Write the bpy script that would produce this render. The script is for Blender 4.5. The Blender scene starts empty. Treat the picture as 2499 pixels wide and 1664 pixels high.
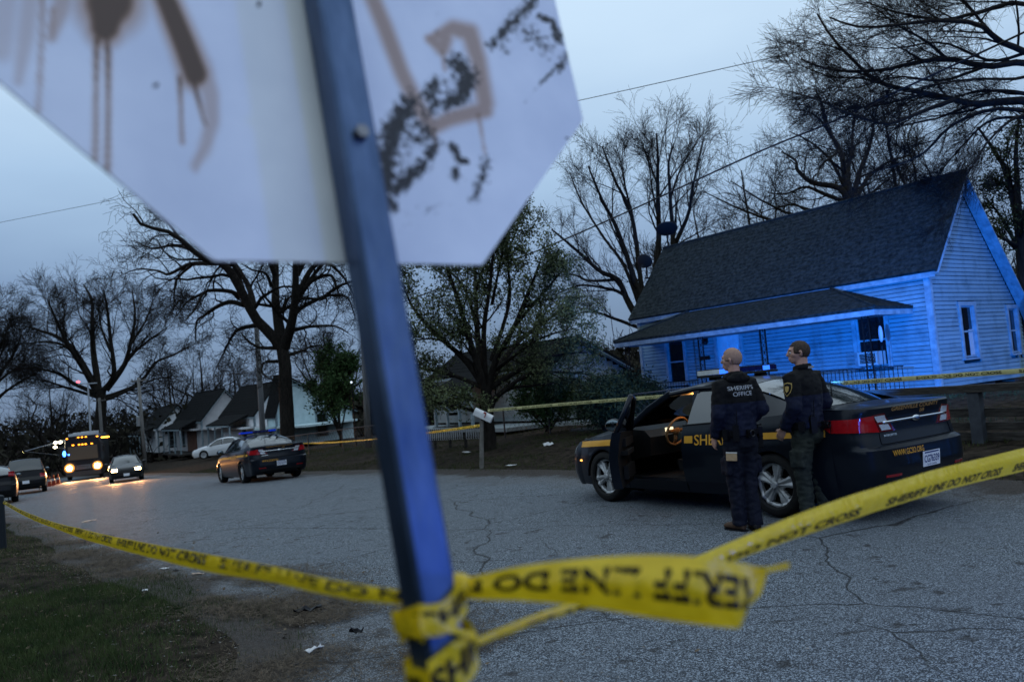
import bpy, bmesh, math, random
import numpy as np
from mathutils import Vector, Matrix, Euler

rng = np.random.default_rng(7)
random.seed(7)
S = bpy.context.scene
COL = S.collection
R = math.radians
PI = math.pi

# ------------------------------------------------------------------ camera
CAM_F, CAM_H, PITCH, ROLL = 1944.0 / 2499 * 36.0, 1.617, R(3.148), R(4.8165)
cd = bpy.data.cameras.new('camera')
cd.sensor_width = 36.0
cd.lens = CAM_F
cd.clip_start, cd.clip_end = 0.05, 2000
cd.dof.use_dof = True
cd.dof.focus_distance = 6.6
cd.dof.aperture_fstop = 3.0
cd.dof.aperture_blades = 9
cam = bpy.data.objects.new('camera', cd)
COL.objects.link(cam)
_cp, _sp = math.cos(PITCH), math.sin(PITCH)
_fw = Vector((0, _cp, _sp)); _up0 = Vector((0, -_sp, _cp)); _rt0 = Vector((1, 0, 0))
_c, _s = math.cos(ROLL), math.sin(ROLL)
_rt = _c * _rt0 - _s * _up0
_up = _c * _up0 + _s * _rt0
m = Matrix((_rt, _up, -_fw)).transposed().to_4x4()
m.translation = (0, 0, CAM_H)
cam.matrix_world = m
S.camera = cam

# ------------------------------------------------------------------ sky and sun: overcast dusk
W = bpy.data.worlds.new('World'); S.world = W; W.use_nodes = True
wn, wl = W.node_tree.nodes, W.node_tree.links
wn.clear()
wo = wn.new('ShaderNodeOutputWorld'); bg = wn.new('ShaderNodeBackground')
bg.inputs['Strength'].default_value = 0.10
sk = wn.new('ShaderNodeTexSky'); sk.sky_type = 'NISHITA'; sk.sun_disc = False
sk.sun_elevation = R(3.0); sk.sun_rotation = R(145); sk.ozone_density = 5.0; sk.air_density = 1.2; sk.dust_density = 0.6
tc = wn.new('ShaderNodeTexCoord'); sx = wn.new('ShaderNodeSeparateXYZ')
wl.new(tc.outputs['Generated'], sx.inputs[0])
nz = wn.new('ShaderNodeTexNoise'); nz.inputs['Scale'].default_value = 2.2; nz.inputs['Detail'].default_value = 4
mpw = wn.new('ShaderNodeMapping'); mpw.inputs['Scale'].default_value = (1, 1, 3.2)
wl.new(tc.outputs['Generated'], mpw.inputs[0]); wl.new(mpw.outputs[0], nz.inputs['Vector'])
ma = wn.new('ShaderNodeMath'); ma.operation = 'MULTIPLY_ADD'; ma.inputs[1].default_value = 0.16; ma.inputs[2].default_value = -0.08
wl.new(nz.outputs[0], ma.inputs[0])
ad = wn.new('ShaderNodeMath'); ad.operation = 'ADD'
wl.new(sx.outputs['Z'], ad.inputs[0]); wl.new(ma.outputs[0], ad.inputs[1])
rp = wn.new('ShaderNodeValToRGB')
els = [(0.0, (.185, .27, .41)), (.14, (.265, .39, .60)), (.26, (.46, .65, .89)), (.40, (.66, .86, 1.07)), (.62, (.86, 1.08, 1.28)), (1.0, (.92, 1.14, 1.34))]
while len(rp.color_ramp.elements) < len(els): rp.color_ramp.elements.new(.5)
for e, (q, c) in zip(rp.color_ramp.elements, els):
    e.position = q; e.color = (*c, 1)
wl.new(ad.outputs[0], rp.inputs[0])
vm = wn.new('ShaderNodeVectorMath'); vm.operation = 'SCALE'; vm.inputs['Scale'].default_value = 10.0
wl.new(rp.outputs[0], vm.inputs[0])
mx = wn.new('ShaderNodeMix'); mx.data_type = 'RGBA'; mx.inputs[0].default_value = 0.88
wl.new(sk.outputs[0], mx.inputs[6]); wl.new(vm.outputs[0], mx.inputs[7])
wl.new(mx.outputs[2], bg.inputs[0]); wl.new(bg.outputs[0], wo.inputs[0])

sl = bpy.data.lights.new('sun', 'SUN'); sl.energy = 0.05; sl.angle = R(40); sl.color = (.95, .97, 1)
so = bpy.data.objects.new('sun', sl); COL.objects.link(so)
so.rotation_euler = (R(62), 0, R(35)); so.location = (0, -20, 40)

S.render.engine = 'CYCLES'
S.cycles.use_denoising = True
S.cycles.max_bounces = 6
S.cycles.diffuse_bounces = 3
S.cycles.glossy_bounces = 3
S.cycles.transmission_bounces = 5
S.cycles.transparent_max_bounces = 12
S.cycles.sample_clamp_indirect = 4.0
S.cycles.caustics_reflective = False
S.cycles.caustics_refractive = False
S.view_settings.view_transform = 'Standard'
S.view_settings.look = 'None'
S.view_settings.exposure = 0.0
S.view_settings.gamma = 1.0
S.view_settings.use_curve_mapping = False

def lamp(name, kind, loc, energy, color, parent=None, size=.1, aim=None, size_y=None, cone=None, blend=.4):
    l = bpy.data.lights.new(name, kind); l.energy = energy; l.color = color
    if kind == 'AREA':
        l.size = size
        if size_y: l.shape = 'RECTANGLE'; l.size_y = size_y
    else:
        l.shadow_soft_size = size
    if kind == 'SPOT': l.spot_size = R(cone or 80); l.spot_blend = blend
    o = bpy.data.objects.new(name, l); COL.objects.link(o); o.location = loc
    if aim is not None: o.rotation_euler = (Vector(aim) - Vector(loc)).to_track_quat('-Z', 'Y').to_euler()
    if parent: o.parent = parent
    return o

# ------------------------------------------------------------------ measuring: photo pixel (2355 wide) -> place
K = 2499 / 2355.0
def ray(x, y):
    return (_rt * ((x * K - 1249.5) / 1944.0) - _up * ((y * K - 832.0) / 1944.0) + _fw)
def at_depth(x, y, Y):
    d = ray(x, y); return Vector((0, 0, CAM_H)) + d * (Y / d.y)
def on_plane(x, y, P, N):
    d = ray(x, y); c = Vector((0, 0, CAM_H)); P = Vector(P); N = Vector(N)
    return c + d * ((P - c).dot(N) / d.dot(N))
UY = R(127)
DU, DN = Vector((math.cos(UY), math.sin(UY))), Vector((math.sin(UY), -math.cos(UY)))   # along the road / across it
def sn(s, n): return (DU.x * s + DN.x * n, DU.y * s + DN.y * n)
def to_sn(x, y): return (x * DU.x + y * DU.y, x * DN.x + y * DN.y)
def softplus(v): return v if v > 30 else math.log1p(math.exp(v))
def fall(s): return -.047 * 3.5 * softplus((s - 8.5) / 3.5)
def sstep(a, b, v):
    t = min(1, max(0, (v - a) / (b - a))); return t * t * (3 - 2 * t)
def road_far(s):  return 9.55 + .9 * sstep(8, 24, s) + 1.6 * sstep(30, 60, s) + 1.6 * sstep(3, -4, s)
def road_near(s): return 2.0 + .10 * math.sin(s * .9) + .06 * math.sin(s * 2.3 + 1) + .28 * sstep(4.8, 6.2, s) * sstep(8.6, 7, s) - .45 * sstep(5.4, 4.2, s)
def height(x, y):
    s, n = to_sn(x, y)
    z = fall(s)
    f, e = road_far(s), road_near(s)
    if n > f: z += .42 * sstep(f + .2, f + 7, n) + .25 * sstep(f + 6, f + 14, n) + .02
    if n < e: z += .06 * sstep(e, e - 1.2, n)
    if n < -14: z += .9 * sstep(-14, -40, n)
    return z

# ------------------------------------------------------------------ mesh helpers
class MB:
    def __init__(self): self.v = []; self.f = []; self.mi = []; self._m = 0
    def add(self, vs, fs):
        b = len(self.v); self.v += [tuple(p) for p in vs]
        for f in fs: self.f.append([b + i for i in f]); self.mi.append(self._m)
    def box(self, c, s, rot=None):
        c = Vector(c); hx, hy, hz = s[0] / 2, s[1] / 2, s[2] / 2
        P = [Vector((sx * hx, sy * hy, sz * hz)) for sx in (-1, 1) for sy in (-1, 1) for sz in (-1, 1)]
        if rot is not None: P = [rot @ p for p in P]
        self.add([c + p for p in P], [(0, 1, 3, 2), (4, 6, 7, 5), (0, 4, 5, 1), (2, 3, 7, 6), (0, 2, 6, 4), (1, 5, 7, 3)])
    def beam(self, a, b, w, h, up=(0, 0, 1)):
        a, b = Vector(a), Vector(b); t = (b - a).normalized(); up = Vector(up)
        if abs(t.dot(up)) > .98: up = Vector((1, 0, 0))
        x = t.cross(up).normalized(); y = x.cross(t)
        P = []
        for q in (a, b):
            for i, j in ((-1, -1), (1, -1), (1, 1), (-1, 1)): P.append(q + x * (i * w / 2) + y * (j * h / 2))
        self.add(P, [(0, 1, 2, 3), (7, 6, 5, 4), (0, 4, 5, 1), (1, 5, 6, 2), (2, 6, 7, 3), (3, 7, 4, 0)])
    def tube(self, pts, rad, n=8, caps=True, flat=None):
        pts = [Vector(p) for p in pts]; m = len(pts)
        if not hasattr(rad, '__len__'): rad = [rad] * m
        ref = None; base = len(self.v); vs = []
        for i, p in enumerate(pts):
            t = (pts[min(i + 1, m - 1)] - pts[max(i - 1, 0)]).normalized()
            if ref is None:
                ref = Vector((0, 0, 1)) if abs(t.z) < .9 else Vector((1, 0, 0))
            x = (ref - t * ref.dot(t)).normalized(); ref = x; y = t.cross(x)
            for k in range(n):
                a = 2 * PI * k / n
                r = rad[i]; rx, ry = (r if not hasattr(r, '__len__') else r[0]), (r if not hasattr(r, '__len__') else r[1])
                vs.append(p + x * (math.cos(a) * rx) + y * (math.sin(a) * ry))
        fs = []
        for i in range(m - 1):
            for k in range(n):
                fs.append((i * n + k, i * n + (k + 1) % n, (i + 1) * n + (k + 1) % n, (i + 1) * n + k))
        if caps: fs += [tuple(range(n - 1, -1, -1)), tuple(range((m - 1) * n, m * n))]
        self.add(vs, fs)
    def grid(self, P, flip=False, skip=None, closed=False):
        nu, nv = len(P), len(P[0]); vs = [q for row in P for q in row]; fs = []
        for i in range(nu - 1 + (1 if closed else 0)):
            for j in range(nv - 1):
                if skip and skip(i, j): continue
                i2 = (i + 1) % nu
                f = (i * nv + j, i2 * nv + j, i2 * nv + j + 1, i * nv + j + 1)
                fs.append(f[::-1] if flip else f)
        self.add(vs, fs)
    def lathe(self, prof, n=24, axis='Z', c=(0, 0, 0)):
        # prof: (r, h) list
        P = []
        for k in range(n):
            a = 2 * PI * k / n; row = []
            for r, h in prof:
                x, y = r * math.cos(a), r * math.sin(a)
                q = (x, y, h) if axis == 'Z' else ((x, h, y) if axis == 'Y' else (h, x, y))
                row.append((q[0] + c[0], q[1] + c[1], q[2] + c[2]))
            P.append(row)
        self.grid(P, closed=True)
    def prism(self, poly, a, b, fn):
        # poly: 2D outline; fn(u, v, w) -> 3D ; between w=a and w=b
        n = len(poly)
        self.add([fn(u, v, a) for u, v in poly] + [fn(u, v, b) for u, v in poly],
                 [tuple(range(n)), tuple(range(2 * n - 1, n - 1, -1))] + [(i, n + i, n + (i + 1) % n, (i + 1) % n) for i in range(n)])
    def ball(self, c, r, nu=10, nv=8):
        if not hasattr(r, '__len__'): r = (r, r, r)
        P = []
        for i in range(nu):
            a = 2 * PI * i / nu
            P.append([(c[0] + r[0] * math.cos(a) * math.sin(PI * j / nv), c[1] + r[1] * math.sin(a) * math.sin(PI * j / nv), c[2] - r[2] * math.cos(PI * j / nv)) for j in range(nv + 1)])
        self.grid(P, closed=True)
    def build(self, name, mat, parent=None, smooth=False, fix=True):
        me = bpy.data.meshes.new(name)
        me.from_pydata(self.v, [], self.f)
        if fix:
            bm = bmesh.new(); bm.from_mesh(me)
            bmesh.ops.remove_doubles(bm, verts=bm.verts, dist=1e-5)
            bmesh.ops.dissolve_degenerate(bm, edges=bm.edges, dist=1e-6)
            bmesh.ops.recalc_face_normals(bm, faces=bm.faces)
            bm.to_mesh(me); bm.free()
        mats = mat if isinstance(mat, (list, tuple)) else [mat]
        for q in mats: me.materials.append(q)
        if len(mats) > 1 and not fix:
            me.polygons.foreach_set('material_index', self.mi)
        if smooth:
            me.shade_smooth()
            if smooth is not True:
                me.set_sharp_from_angle(angle=R(smooth))
        me.update()
        return link(name, me, parent)

def link(name, data, parent=None):
    o = bpy.data.objects.new(name, data); COL.objects.link(o)
    if parent is not None: o.parent = parent
    return o
def tag(o, label=None, cat=None, group=None, kind=None):
    if label: o['label'] = label
    if cat: o['category'] = cat
    if group: o['group'] = group
    if kind: o['kind'] = kind
    return o
def empty(name, loc=(0, 0, 0), rz=0, label=None, cat=None, group=None, rot=None):
    o = bpy.data.objects.new(name, None); COL.objects.link(o); o.location = loc
    o.rotation_euler = rot if rot else (0, 0, rz); o.empty_display_size = .2
    return tag(o, label, cat, group)
def copy_tree(o, parent=None, swap=None):
    c = o.copy(); COL.objects.link(c)
    if parent is not None: c.parent = parent
    for ch in list(o.children): copy_tree(ch, c)
    return c
def raw_mesh(name, V, F, mat, parent=None, smooth=False):
    """V (n,3) array, F (m,k) array with constant k."""
    me = bpy.data.meshes.new(name); V = np.asarray(V, np.float32); F = np.asarray(F, np.int32); k = F.shape[1]
    me.vertices.add(len(V)); me.vertices.foreach_set('co', V.ravel())
    me.loops.add(F.size); me.loops.foreach_set('vertex_index', F.ravel())
    me.polygons.add(len(F)); me.polygons.foreach_set('loop_start', np.arange(0, F.size, k, dtype=np.int32))
    me.update(calc_edges=True); me.validate(); me.materials.append(mat)
    if smooth: me.shade_smooth()
    return link(name, me, parent)

# ------------------------------------------------------------------ materials
MATS = {}
def M(name, c, c2=None, scale=8.0, rough=.7, metal=0.0, bump=0.0, bscale=None, spec=.15, coat=0.0, emit=None, es=0.0,
      detail=5, rand=0.0, coords='Object', stretch=None, alpha=None, trans=0.0, ramp=(.35, .65), ior=None, rvar=0.0):
    if name in MATS: return MATS[name]
    m = bpy.data.materials.new(name); m.use_nodes = True; nt = m.node_tree; n, l = nt.nodes, nt.links
    b = n['Principled BSDF']
    b.inputs['Base Color'].default_value = (*c, 1); b.inputs['Roughness'].default_value = rough
    b.inputs['Metallic'].default_value = metal; b.inputs['Specular IOR Level'].default_value = spec
    b.inputs['Coat Weight'].default_value = coat; b.inputs['Coat Roughness'].default_value = .05
    b.inputs['Transmission Weight'].default_value = trans
    if ior: b.inputs['IOR'].default_value = ior
    if alpha is not None: b.inputs['Alpha'].default_value = alpha
    if emit: b.inputs['Emission Color'].default_value = (*emit, 1); b.inputs['Emission Strength'].default_value = es
    tc = n.new('ShaderNodeTexCoord'); v = tc.outputs[coords]
    if stretch:
        mp = n.new('ShaderNodeMapping'); mp.inputs['Scale'].default_value = stretch; l.new(v, mp.inputs[0]); v = mp.outputs[0]
    if c2 is not None or rvar:
        t = n.new('ShaderNodeTexNoise'); t.inputs['Scale'].default_value = scale; t.inputs['Detail'].default_value = detail
        t.inputs['Roughness'].default_value = .62
        l.new(v, t.inputs['Vector'])
        if c2 is not None:
            r = n.new('ShaderNodeValToRGB'); e = r.color_ramp.elements
            e[0].position, e[1].position = ramp; e[0].color = (*c, 1); e[1].color = (*c2, 1)
            l.new(t.outputs[0], r.inputs[0]); out = r.outputs[0]
            if rand:
                oi = n.new('ShaderNodeObjectInfo'); mr = n.new('ShaderNodeMapRange')
                mr.inputs[3].default_value = 1 - rand; mr.inputs[4].default_value = 1 + rand
                l.new(oi.outputs['Random'], mr.inputs[0])
                sc = n.new('ShaderNodeVectorMath'); sc.operation = 'SCALE'
                l.new(out, sc.inputs[0]); l.new(mr.outputs[0], sc.inputs['Scale']); out = sc.outputs[0]
            l.new(out, b.inputs['Base Color'])
        if rvar:
            mr2 = n.new('ShaderNodeMapRange'); mr2.inputs[3].default_value = max(.02, rough - rvar); mr2.inputs[4].default_value = min(1, rough + rvar)
            l.new(t.outputs[0], mr2.inputs[0]); l.new(mr2.outputs[0], b.inputs['Roughness'])
    if bump:
        t2 = n.new('ShaderNodeTexNoise'); t2.inputs['Scale'].default_value = bscale or scale * 3; t2.inputs['Detail'].default_value = 6
        l.new(v, t2.inputs['Vector'])
        bp = n.new('ShaderNodeBump'); bp.inputs['Strength'].default_value = bump; bp.inputs['Distance'].default_value = .02
        l.new(t2.outputs[0], bp.inputs['Height']); l.new(bp.outputs[0], b.inputs['Normal'])
    MATS[name] = m
    return m
def glow(name, color, strength):
    return M(name, tuple(min(.8, q) for q in color), emit=color, es=strength, rough=.3)

# ------------------------------------------------------------------ lettering: font outlines -> flat triangles
_TX = {}
def text2d(s, bold=0.0):
    if (s, bold) in _TX: return _TX[(s, bold)]
    cu = bpy.data.curves.new('lettering', 'FONT'); cu.body = s; cu.resolution_u = 3; cu.offset = bold
    o = bpy.data.objects.new('lettering', cu); COL.objects.link(o)
    dg = bpy.context.evaluated_depsgraph_get(); dg.update()
    me = o.evaluated_get(dg).to_mesh()
    me.calc_loop_triangles()
    V = np.array([v.co[:2] for v in me.vertices]); F = [tuple(t.vertices) for t in me.loop_triangles]
    o.evaluated_get(dg).to_mesh_clear(); bpy.data.objects.remove(o); bpy.data.curves.remove(cu)
    V = V - V.min(0); _TX[(s, bold)] = (V, F, V.max(0)); return _TX[(s, bold)]
def letter(name, s, fn, h, mat, parent=None, w=None, bold=0.0, reps=None):
    """fn(u, v) -> 3D; u from 0..width, v 0..h. reps: list of u offsets."""
    V, F, e = text2d(s, bold); sy = h / e[1]; sx_ = (w / e[0]) if w else sy
    vs, fs = [], []
    for off in (reps or [0.0]):
        b = len(vs); vs += [fn(off + q[0] * sx_, q[1] * sy) for q in V]; fs += [tuple(b + i for i in f) for f in F]
    mb = MB(); mb.add(vs, fs)
    return mb.build(name, mat, parent, fix=False)
def interp(tab, x):
    xs = [t[0] for t in tab]; ys = [t[1] for t in tab]
    if xs[0] > xs[-1]: xs, ys = xs[::-1], ys[::-1]
    return float(np.interp(x, xs, ys))
# ================================================================== GROUND
def asphalt():
    m = bpy.data.materials.new('asphalt'); m.use_nodes = True; nt = m.node_tree; n, l = nt.nodes, nt.links
    b = n['Principled BSDF']; b.inputs['Roughness'].default_value = .7; b.inputs['Specular IOR Level'].default_value = .24
    tc = n.new('ShaderNodeTexCoord'); P = tc.outputs['Object']
    def noise(s, d=4, v=P, r=.6):
        t = n.new('ShaderNodeTexNoise'); t.inputs['Scale'].default_value = s; t.inputs['Detail'].default_value = d; t.inputs['Roughness'].default_value = r
        l.new(v, t.inputs['Vector']); return t.outputs[0]
    def math_(op, a, c=None, d=None):
        t = n.new('ShaderNodeMath'); t.operation = op
        for i, q in enumerate((a, c, d)):
            if q is None: continue
            if isinstance(q, (int, float)): t.inputs[i].default_value = q
            else: l.new(q, t.inputs[i])
        return t.outputs[0]
    def rng_(v, a, c, x=0, y=1):
        t = n.new('ShaderNodeMapRange'); t.interpolation_type = 'SMOOTHSTEP'
        for i, q in enumerate((a, c, x, y)): t.inputs[i + 1].default_value = q
        l.new(v, t.inputs[0]); return t.outputs[0]
    def mix(f, a, c):
        t = n.new('ShaderNodeMix'); t.data_type = 'RGBA'
        if isinstance(f, (int, float)): t.inputs[0].default_value = f
        else: l.new(f, t.inputs[0])
        for i, q in ((6, a), (7, c)):
            if isinstance(q, tuple): t.inputs[i].default_value = (*q, 1)
            else: l.new(q, t.inputs[i])
        return t.outputs[2]
    # aggregate: pale and dark stones in binder
    vo = n.new('ShaderNodeTexVoronoi'); vo.inputs['Scale'].default_value = 150; vo.inputs['Randomness'].default_value = 1
    l.new(P, vo.inputs['Vector'])
    sep = n.new('ShaderNodeSeparateColor'); l.new(vo.outputs['Color'], sep.inputs[0])
    ag = rng_(sep.outputs[0], .45, .98)
    base = mix(ag, (.026, .030, .036), (.30, .345, .39))
    big = rng_(noise(.42, 5), .34, .68)
    base = mix(math_('MULTIPLY', big, .45), base, (.108, .121, .138))
    fine = noise(9, 3)
    base = mix(math_('MULTIPLY', rng_(fine, .56, .72), .45), base, (.045, .046, .05))
    # dark blotches of worn-out binder
    mp = n.new('ShaderNodeMapping'); mp.inputs['Rotation'].default_value = (0, 0, R(-37)); mp.inputs['Scale'].default_value = (1.0, 2.6, 1)
    l.new(P, mp.inputs[0])
    bl = math_('MAXIMUM', rng_(noise(1.7, 6, mp.outputs[0], .7), .60, .68), rng_(noise(4.2, 4, P, .55), .63, .68))
    base = mix(math_('MULTIPLY', bl, .82), base, (.018, .017, .017))
    # cracks
    wv = n.new('ShaderNodeTexNoise'); wv.inputs['Scale'].default_value = 1.1; wv.inputs['Detail'].default_value = 6; l.new(P, wv.inputs['Vector'])
    va = n.new('ShaderNodeVectorMath'); va.operation = 'MULTIPLY_ADD'; va.inputs[1].default_value = (.55, .55, 0)
    l.new(wv.outputs['Color'], va.inputs[0]); l.new(P, va.inputs[2])
    cr = []
    for sc, wdt in ((.30, .016), (.85, .013)):
        v2 = n.new('ShaderNodeTexVoronoi'); v2.feature = 'DISTANCE_TO_EDGE'; v2.inputs['Scale'].default_value = sc
        l.new(va.outputs[0], v2.inputs['Vector']); cr.append(rng_(v2.outputs[0], wdt * sc, 0.0))
    gate = rng_(noise(.23, 2), .50, .60)
    crack = math_('MAXIMUM', cr[0], math_('MULTIPLY', cr[1], gate))
    base = mix(math_('MULTIPLY', crack, .92), base, (.010, .010, .010))
    # dirt washing in from the edges
    at = n.new('ShaderNodeAttribute'); at.attribute_name = 'edge'
    e = math_('ADD', at.outputs['Fac'], math_('MULTIPLY', math_('SUBTRACT', noise(1.3, 7), .5), 1.9))
    df = rng_(e, .34, -.12)
    d2 = rng_(e, 1.5, .2)
    dirt = mix(noise(14, 8), (.009, .0075, .006), (.058, .043, .033))
    base = mix(math_('MULTIPLY', d2, .35), base, (.085, .072, .060))
    base = mix(df, base, dirt)
    l.new(base, b.inputs['Base Color'])
    l.new(rng_(ag, 0, 1, .82, .52), b.inputs['Roughness'])
    h = math_('ADD', math_('MULTIPLY', vo.outputs['Distance'], -.6), math_('MULTIPLY', crack, -2.2))
    h = math_('ADD', h, math_('MULTIPLY', bl, -.5)); h = math_('ADD', h, noise(130, 2))
    bp = n.new('ShaderNodeBump'); bp.inputs['Strength'].default_value = .7; bp.inputs['Distance'].default_value = .008
    l.new(h, bp.inputs['Height']); l.new(bp.outputs[0], b.inputs['Normal'])
    return m

def soil():
    m = M('soil', (.007, .006, .005), (.044, .034, .026), scale=5.0, rough=.95, bump=.8, bscale=30, spec=.03, detail=8)
    return m

def frange(pts):
    out = []
    for a, b, st in pts:
        out += list(np.arange(a, b, st))
    return out + [pts[-1][1]]

# terrain: one sheet out to the horizon, in road coordinates
ss = frange([(-160, -30, 10), (-30, -6, 2), (-6, 30, .6), (30, 70, 1.5), (70, 160, 5), (160, 460, 30)])
ns = frange([(-260, -40, 20), (-40, -10, 3), (-10, 0, 1), (0, 3.4, .2), (3.4, 9, 1.4), (9, 13, .25), (13, 24, .8), (24, 60, 4), (60, 300, 30)])
rows = []
bump_rng = np.random.default_rng(3)
for s in ss:
    row = []
    for n in ns:
        x, y = sn(s, n); z = height(x, y)
        f, e = road_far(s), road_near(s)
        if e - .1 < n < f + .1: z -= .09
        else:
            q = min(1.0, max(0.0, max(e - n - .5, n - f - 1.0)) / 1.5)
            z += q * (.045 * math.sin(1.7 * s + 2.3 * n) * math.sin(.9 * n - 1.1 * s) + .02 * bump_rng.standard_normal() * (1 if s < 40 else .2))
        if s > 95 or n > 45 or n < -45:
            far = max(sstep(95, 200, s), sstep(45, 110, n), sstep(-45, -110, n)); z += far * (7.5 + 2.5 * math.sin(s * .021 + 1) * math.cos(n * .03))
        row.append((x, y, z))
    rows.append(row)
mb = MB(); mb.grid(rows)
tag(mb.build('ground', soil(), smooth=True), kind='structure')

# road
ss = frange([(-40, -6, 1.5), (-6, 16, .35), (16, 60, .8), (60, 150, 3)])
rows, ev = [], []
for s in ss:
    e, f = road_near(s), road_far(s); row = []
    qs = [-.55, -.42, -.3, -.15, 0, .25, .5, .8, 1.2] + [1.2 + (f - e - 2.4) * t for t in np.linspace(.1, .9, 9)] + [f - e - 1.2, f - e - .8, f - e - .5, f - e - .25, f - e, f - e + .25, f - e + .5, f - e + .75, f - e + 1.0]
    for i, q in enumerate(qs):
        n = e + q; x, y = sn(s, n); d = min(q, f - e - q)
        z = fall(s) + .012 + (.0 if d > 0 else .02 * -d) + .012 * math.sin(s * .8) * math.sin(n * .9)
        if n > f: z = height(x, y) + .02
        if n < e: z = height(x, y) + .02
        if i in (0, len(qs) - 1): z -= .09
        row.append((x, y, z)); ev.append(d)
    rows.append(row)
mb = MB(); mb.grid(rows)
road = mb.build('road', asphalt(), smooth=True, fix=False)
at = road.data.attributes.new('edge', 'FLOAT', 'POINT'); at.data.foreach_set('value', np.array(ev, np.float32))
tag(road, kind='structure')

# ================================================================== HOUSE MATERIALS
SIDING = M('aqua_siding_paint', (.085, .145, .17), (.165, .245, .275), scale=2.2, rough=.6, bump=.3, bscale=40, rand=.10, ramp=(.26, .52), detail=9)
SHEATH = M('dark_sheathing', (.05, .055, .06), (.09, .10, .105), scale=6, rough=.9)
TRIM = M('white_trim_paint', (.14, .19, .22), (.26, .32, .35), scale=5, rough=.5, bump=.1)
SHINGLE = M('asphalt_shingle', (.008, .011, .011), (.034, .041, .040), scale=9, rough=.9, bump=.6, bscale=160, spec=.06, detail=8)
DARKWOOD = M('weathered_timber', (.022, .020, .018), (.060, .055, .050), scale=5, rough=.85, bump=.4, stretch=(1, 8, 8))
IRON = M('black_iron', (.012, .012, .014), rough=.5, metal=.6)
WINGLASS = M('window_glass', (.006, .008, .010), rough=.06, spec=.9)
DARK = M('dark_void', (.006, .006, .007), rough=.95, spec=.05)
CURTAIN = M('pale_curtain', (.30, .30, .32), (.48, .48, .50), scale=12, rough=.9, stretch=(9, 9, 1))
DOORP = M('door_paint', (.40, .42, .46), (.50, .52, .56), scale=3, rough=.45)
FOUND = M('brick_foundation', (.045, .035, .030), (.09, .07, .06), scale=9, rough=.95, bump=.5)

WARP = random.Random(11)
def board(name, a, b, z0, z1, fn, mat, parent, out=.026, top=.010):
    mb = MB(); P = []
    w0, w1 = WARP.uniform(-.003, .003), WARP.uniform(-.003, .003)
    for u, w in ((a, w0), (b, w1)):
        P += [fn(u, out, z0 + w), fn(u, top, z1 + w), fn(u, -.01, z1 + w), fn(u, -.01, z0 + w)]
    mb.add(P, [(0, 1, 2, 3), (7, 6, 5, 4), (0, 4, 5, 1), (1, 5, 6, 2), (3, 2, 6, 7), (0, 3, 7, 4)])
    return mb.build(name, mat, parent, fix=False)
def cut_row(a, b, z0, z1, holes):
    """a..b minus holes (u0,u1,w0,w1) that this course meets."""
    seg = [(a, b)]
    for u0, u1, w0, w1 in holes:
        if z1 - .02 <= w0 or z0 + .02 >= w1: continue
        out = []
        for p, q in seg:
            if u1 <= p or u0 >= q: out.append((p, q)); continue
            if u0 > p: out.append((p, u0))
            if u1 < q: out.append((u1, q))
        seg = out
    return [(p, q) for p, q in seg if q - p > .03]

def window(parent, fn, u0, u1, z0, z1, rows=2, cols=1, trim=.11, curtain=False, ac=False, sash_mat=None, simple=False):
    """fn(u, out, z) -> 3D local. A framed sash window in a wall."""
    w = empty('window'); w.parent = parent
    def bx(name, a, b, c, d, o0, o1, mat, par=w):
        mb = MB(); mb.prism([(a, c), (b, c), (b, d), (a, d)], o0, o1, lambda u, v, o: fn(u, o, v)); return mb.build(name, mat, par)
    mb = MB()
    for a, b, c, d in ((u0 - trim, u0, z0 - .02, z1), (u1, u1 + trim, z0 - .02, z1), (u0 - trim - .03, u1 + trim + .03, z1, z1 + trim)):
        mb.prism([(a, c), (b, c), (b, d), (a, d)], -.02, .045, lambda u, v, o: fn(u, o, v))
    mb.build('frame', TRIM, w)
    bx('sill', u0 - trim - .04, u1 + trim + .04, z0 - .07, z0 - .02, -.02, .085, TRIM)
    mb = MB(); t = .045
    zm = (z0 + z1) / 2
    for a, b, c, d, o in ((u0, u0 + t, z0, z1, 0), (u1 - t, u1, z0, z1, 0), (u0 + t, u1 - t, z0, z0 + t, 0), (u0 + t, u1 - t, z1 - t, z1, 0), (u0 + t, u1 - t, zm - t / 2, zm + t / 2, 0)):
        mb.prism([(a, c), (b, c), (b, d), (a, d)], -.07, -.02, lambda u, v, o: fn(u, o, v))
    if not simple:
        for k in range(1, rows * 2):
            if k == rows: continue
            zz = z0 + (z1 - z0) * k / (rows * 2)
            mb.prism([(u0 + t, zz - .011), (u1 - t, zz - .011), (u1 - t, zz + .011), (u0 + t, zz + .011)], -.062, -.03, lambda u, v, o: fn(u, o, v))
        for k in range(1, cols):
            uu = u0 + (u1 - u0) * k / cols
            mb.prism([(uu - .011, z0 + t), (uu + .011, z0 + t), (uu + .011, z1 - t), (uu - .011, z1 - t)], -.060, -.034, lambda u, v, o: fn(u, o, v))
    mb.build('sash', sash_mat or TRIM, w)
    bx('pane', u0 + .01, u1 - .01, z0 + .01, zm, -.058, -.050, WINGLASS)
    bx('pane', u0 + .01, u1 - .01, zm, z1 - .01, -.058, -.050, WINGLASS)
    if curtain: bx('curtain', u0 + (u1 - u0) * .62, u1 - .05, z0 + .05, zm + .05, -.047, -.040, CURTAIN)
    return w

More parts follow.
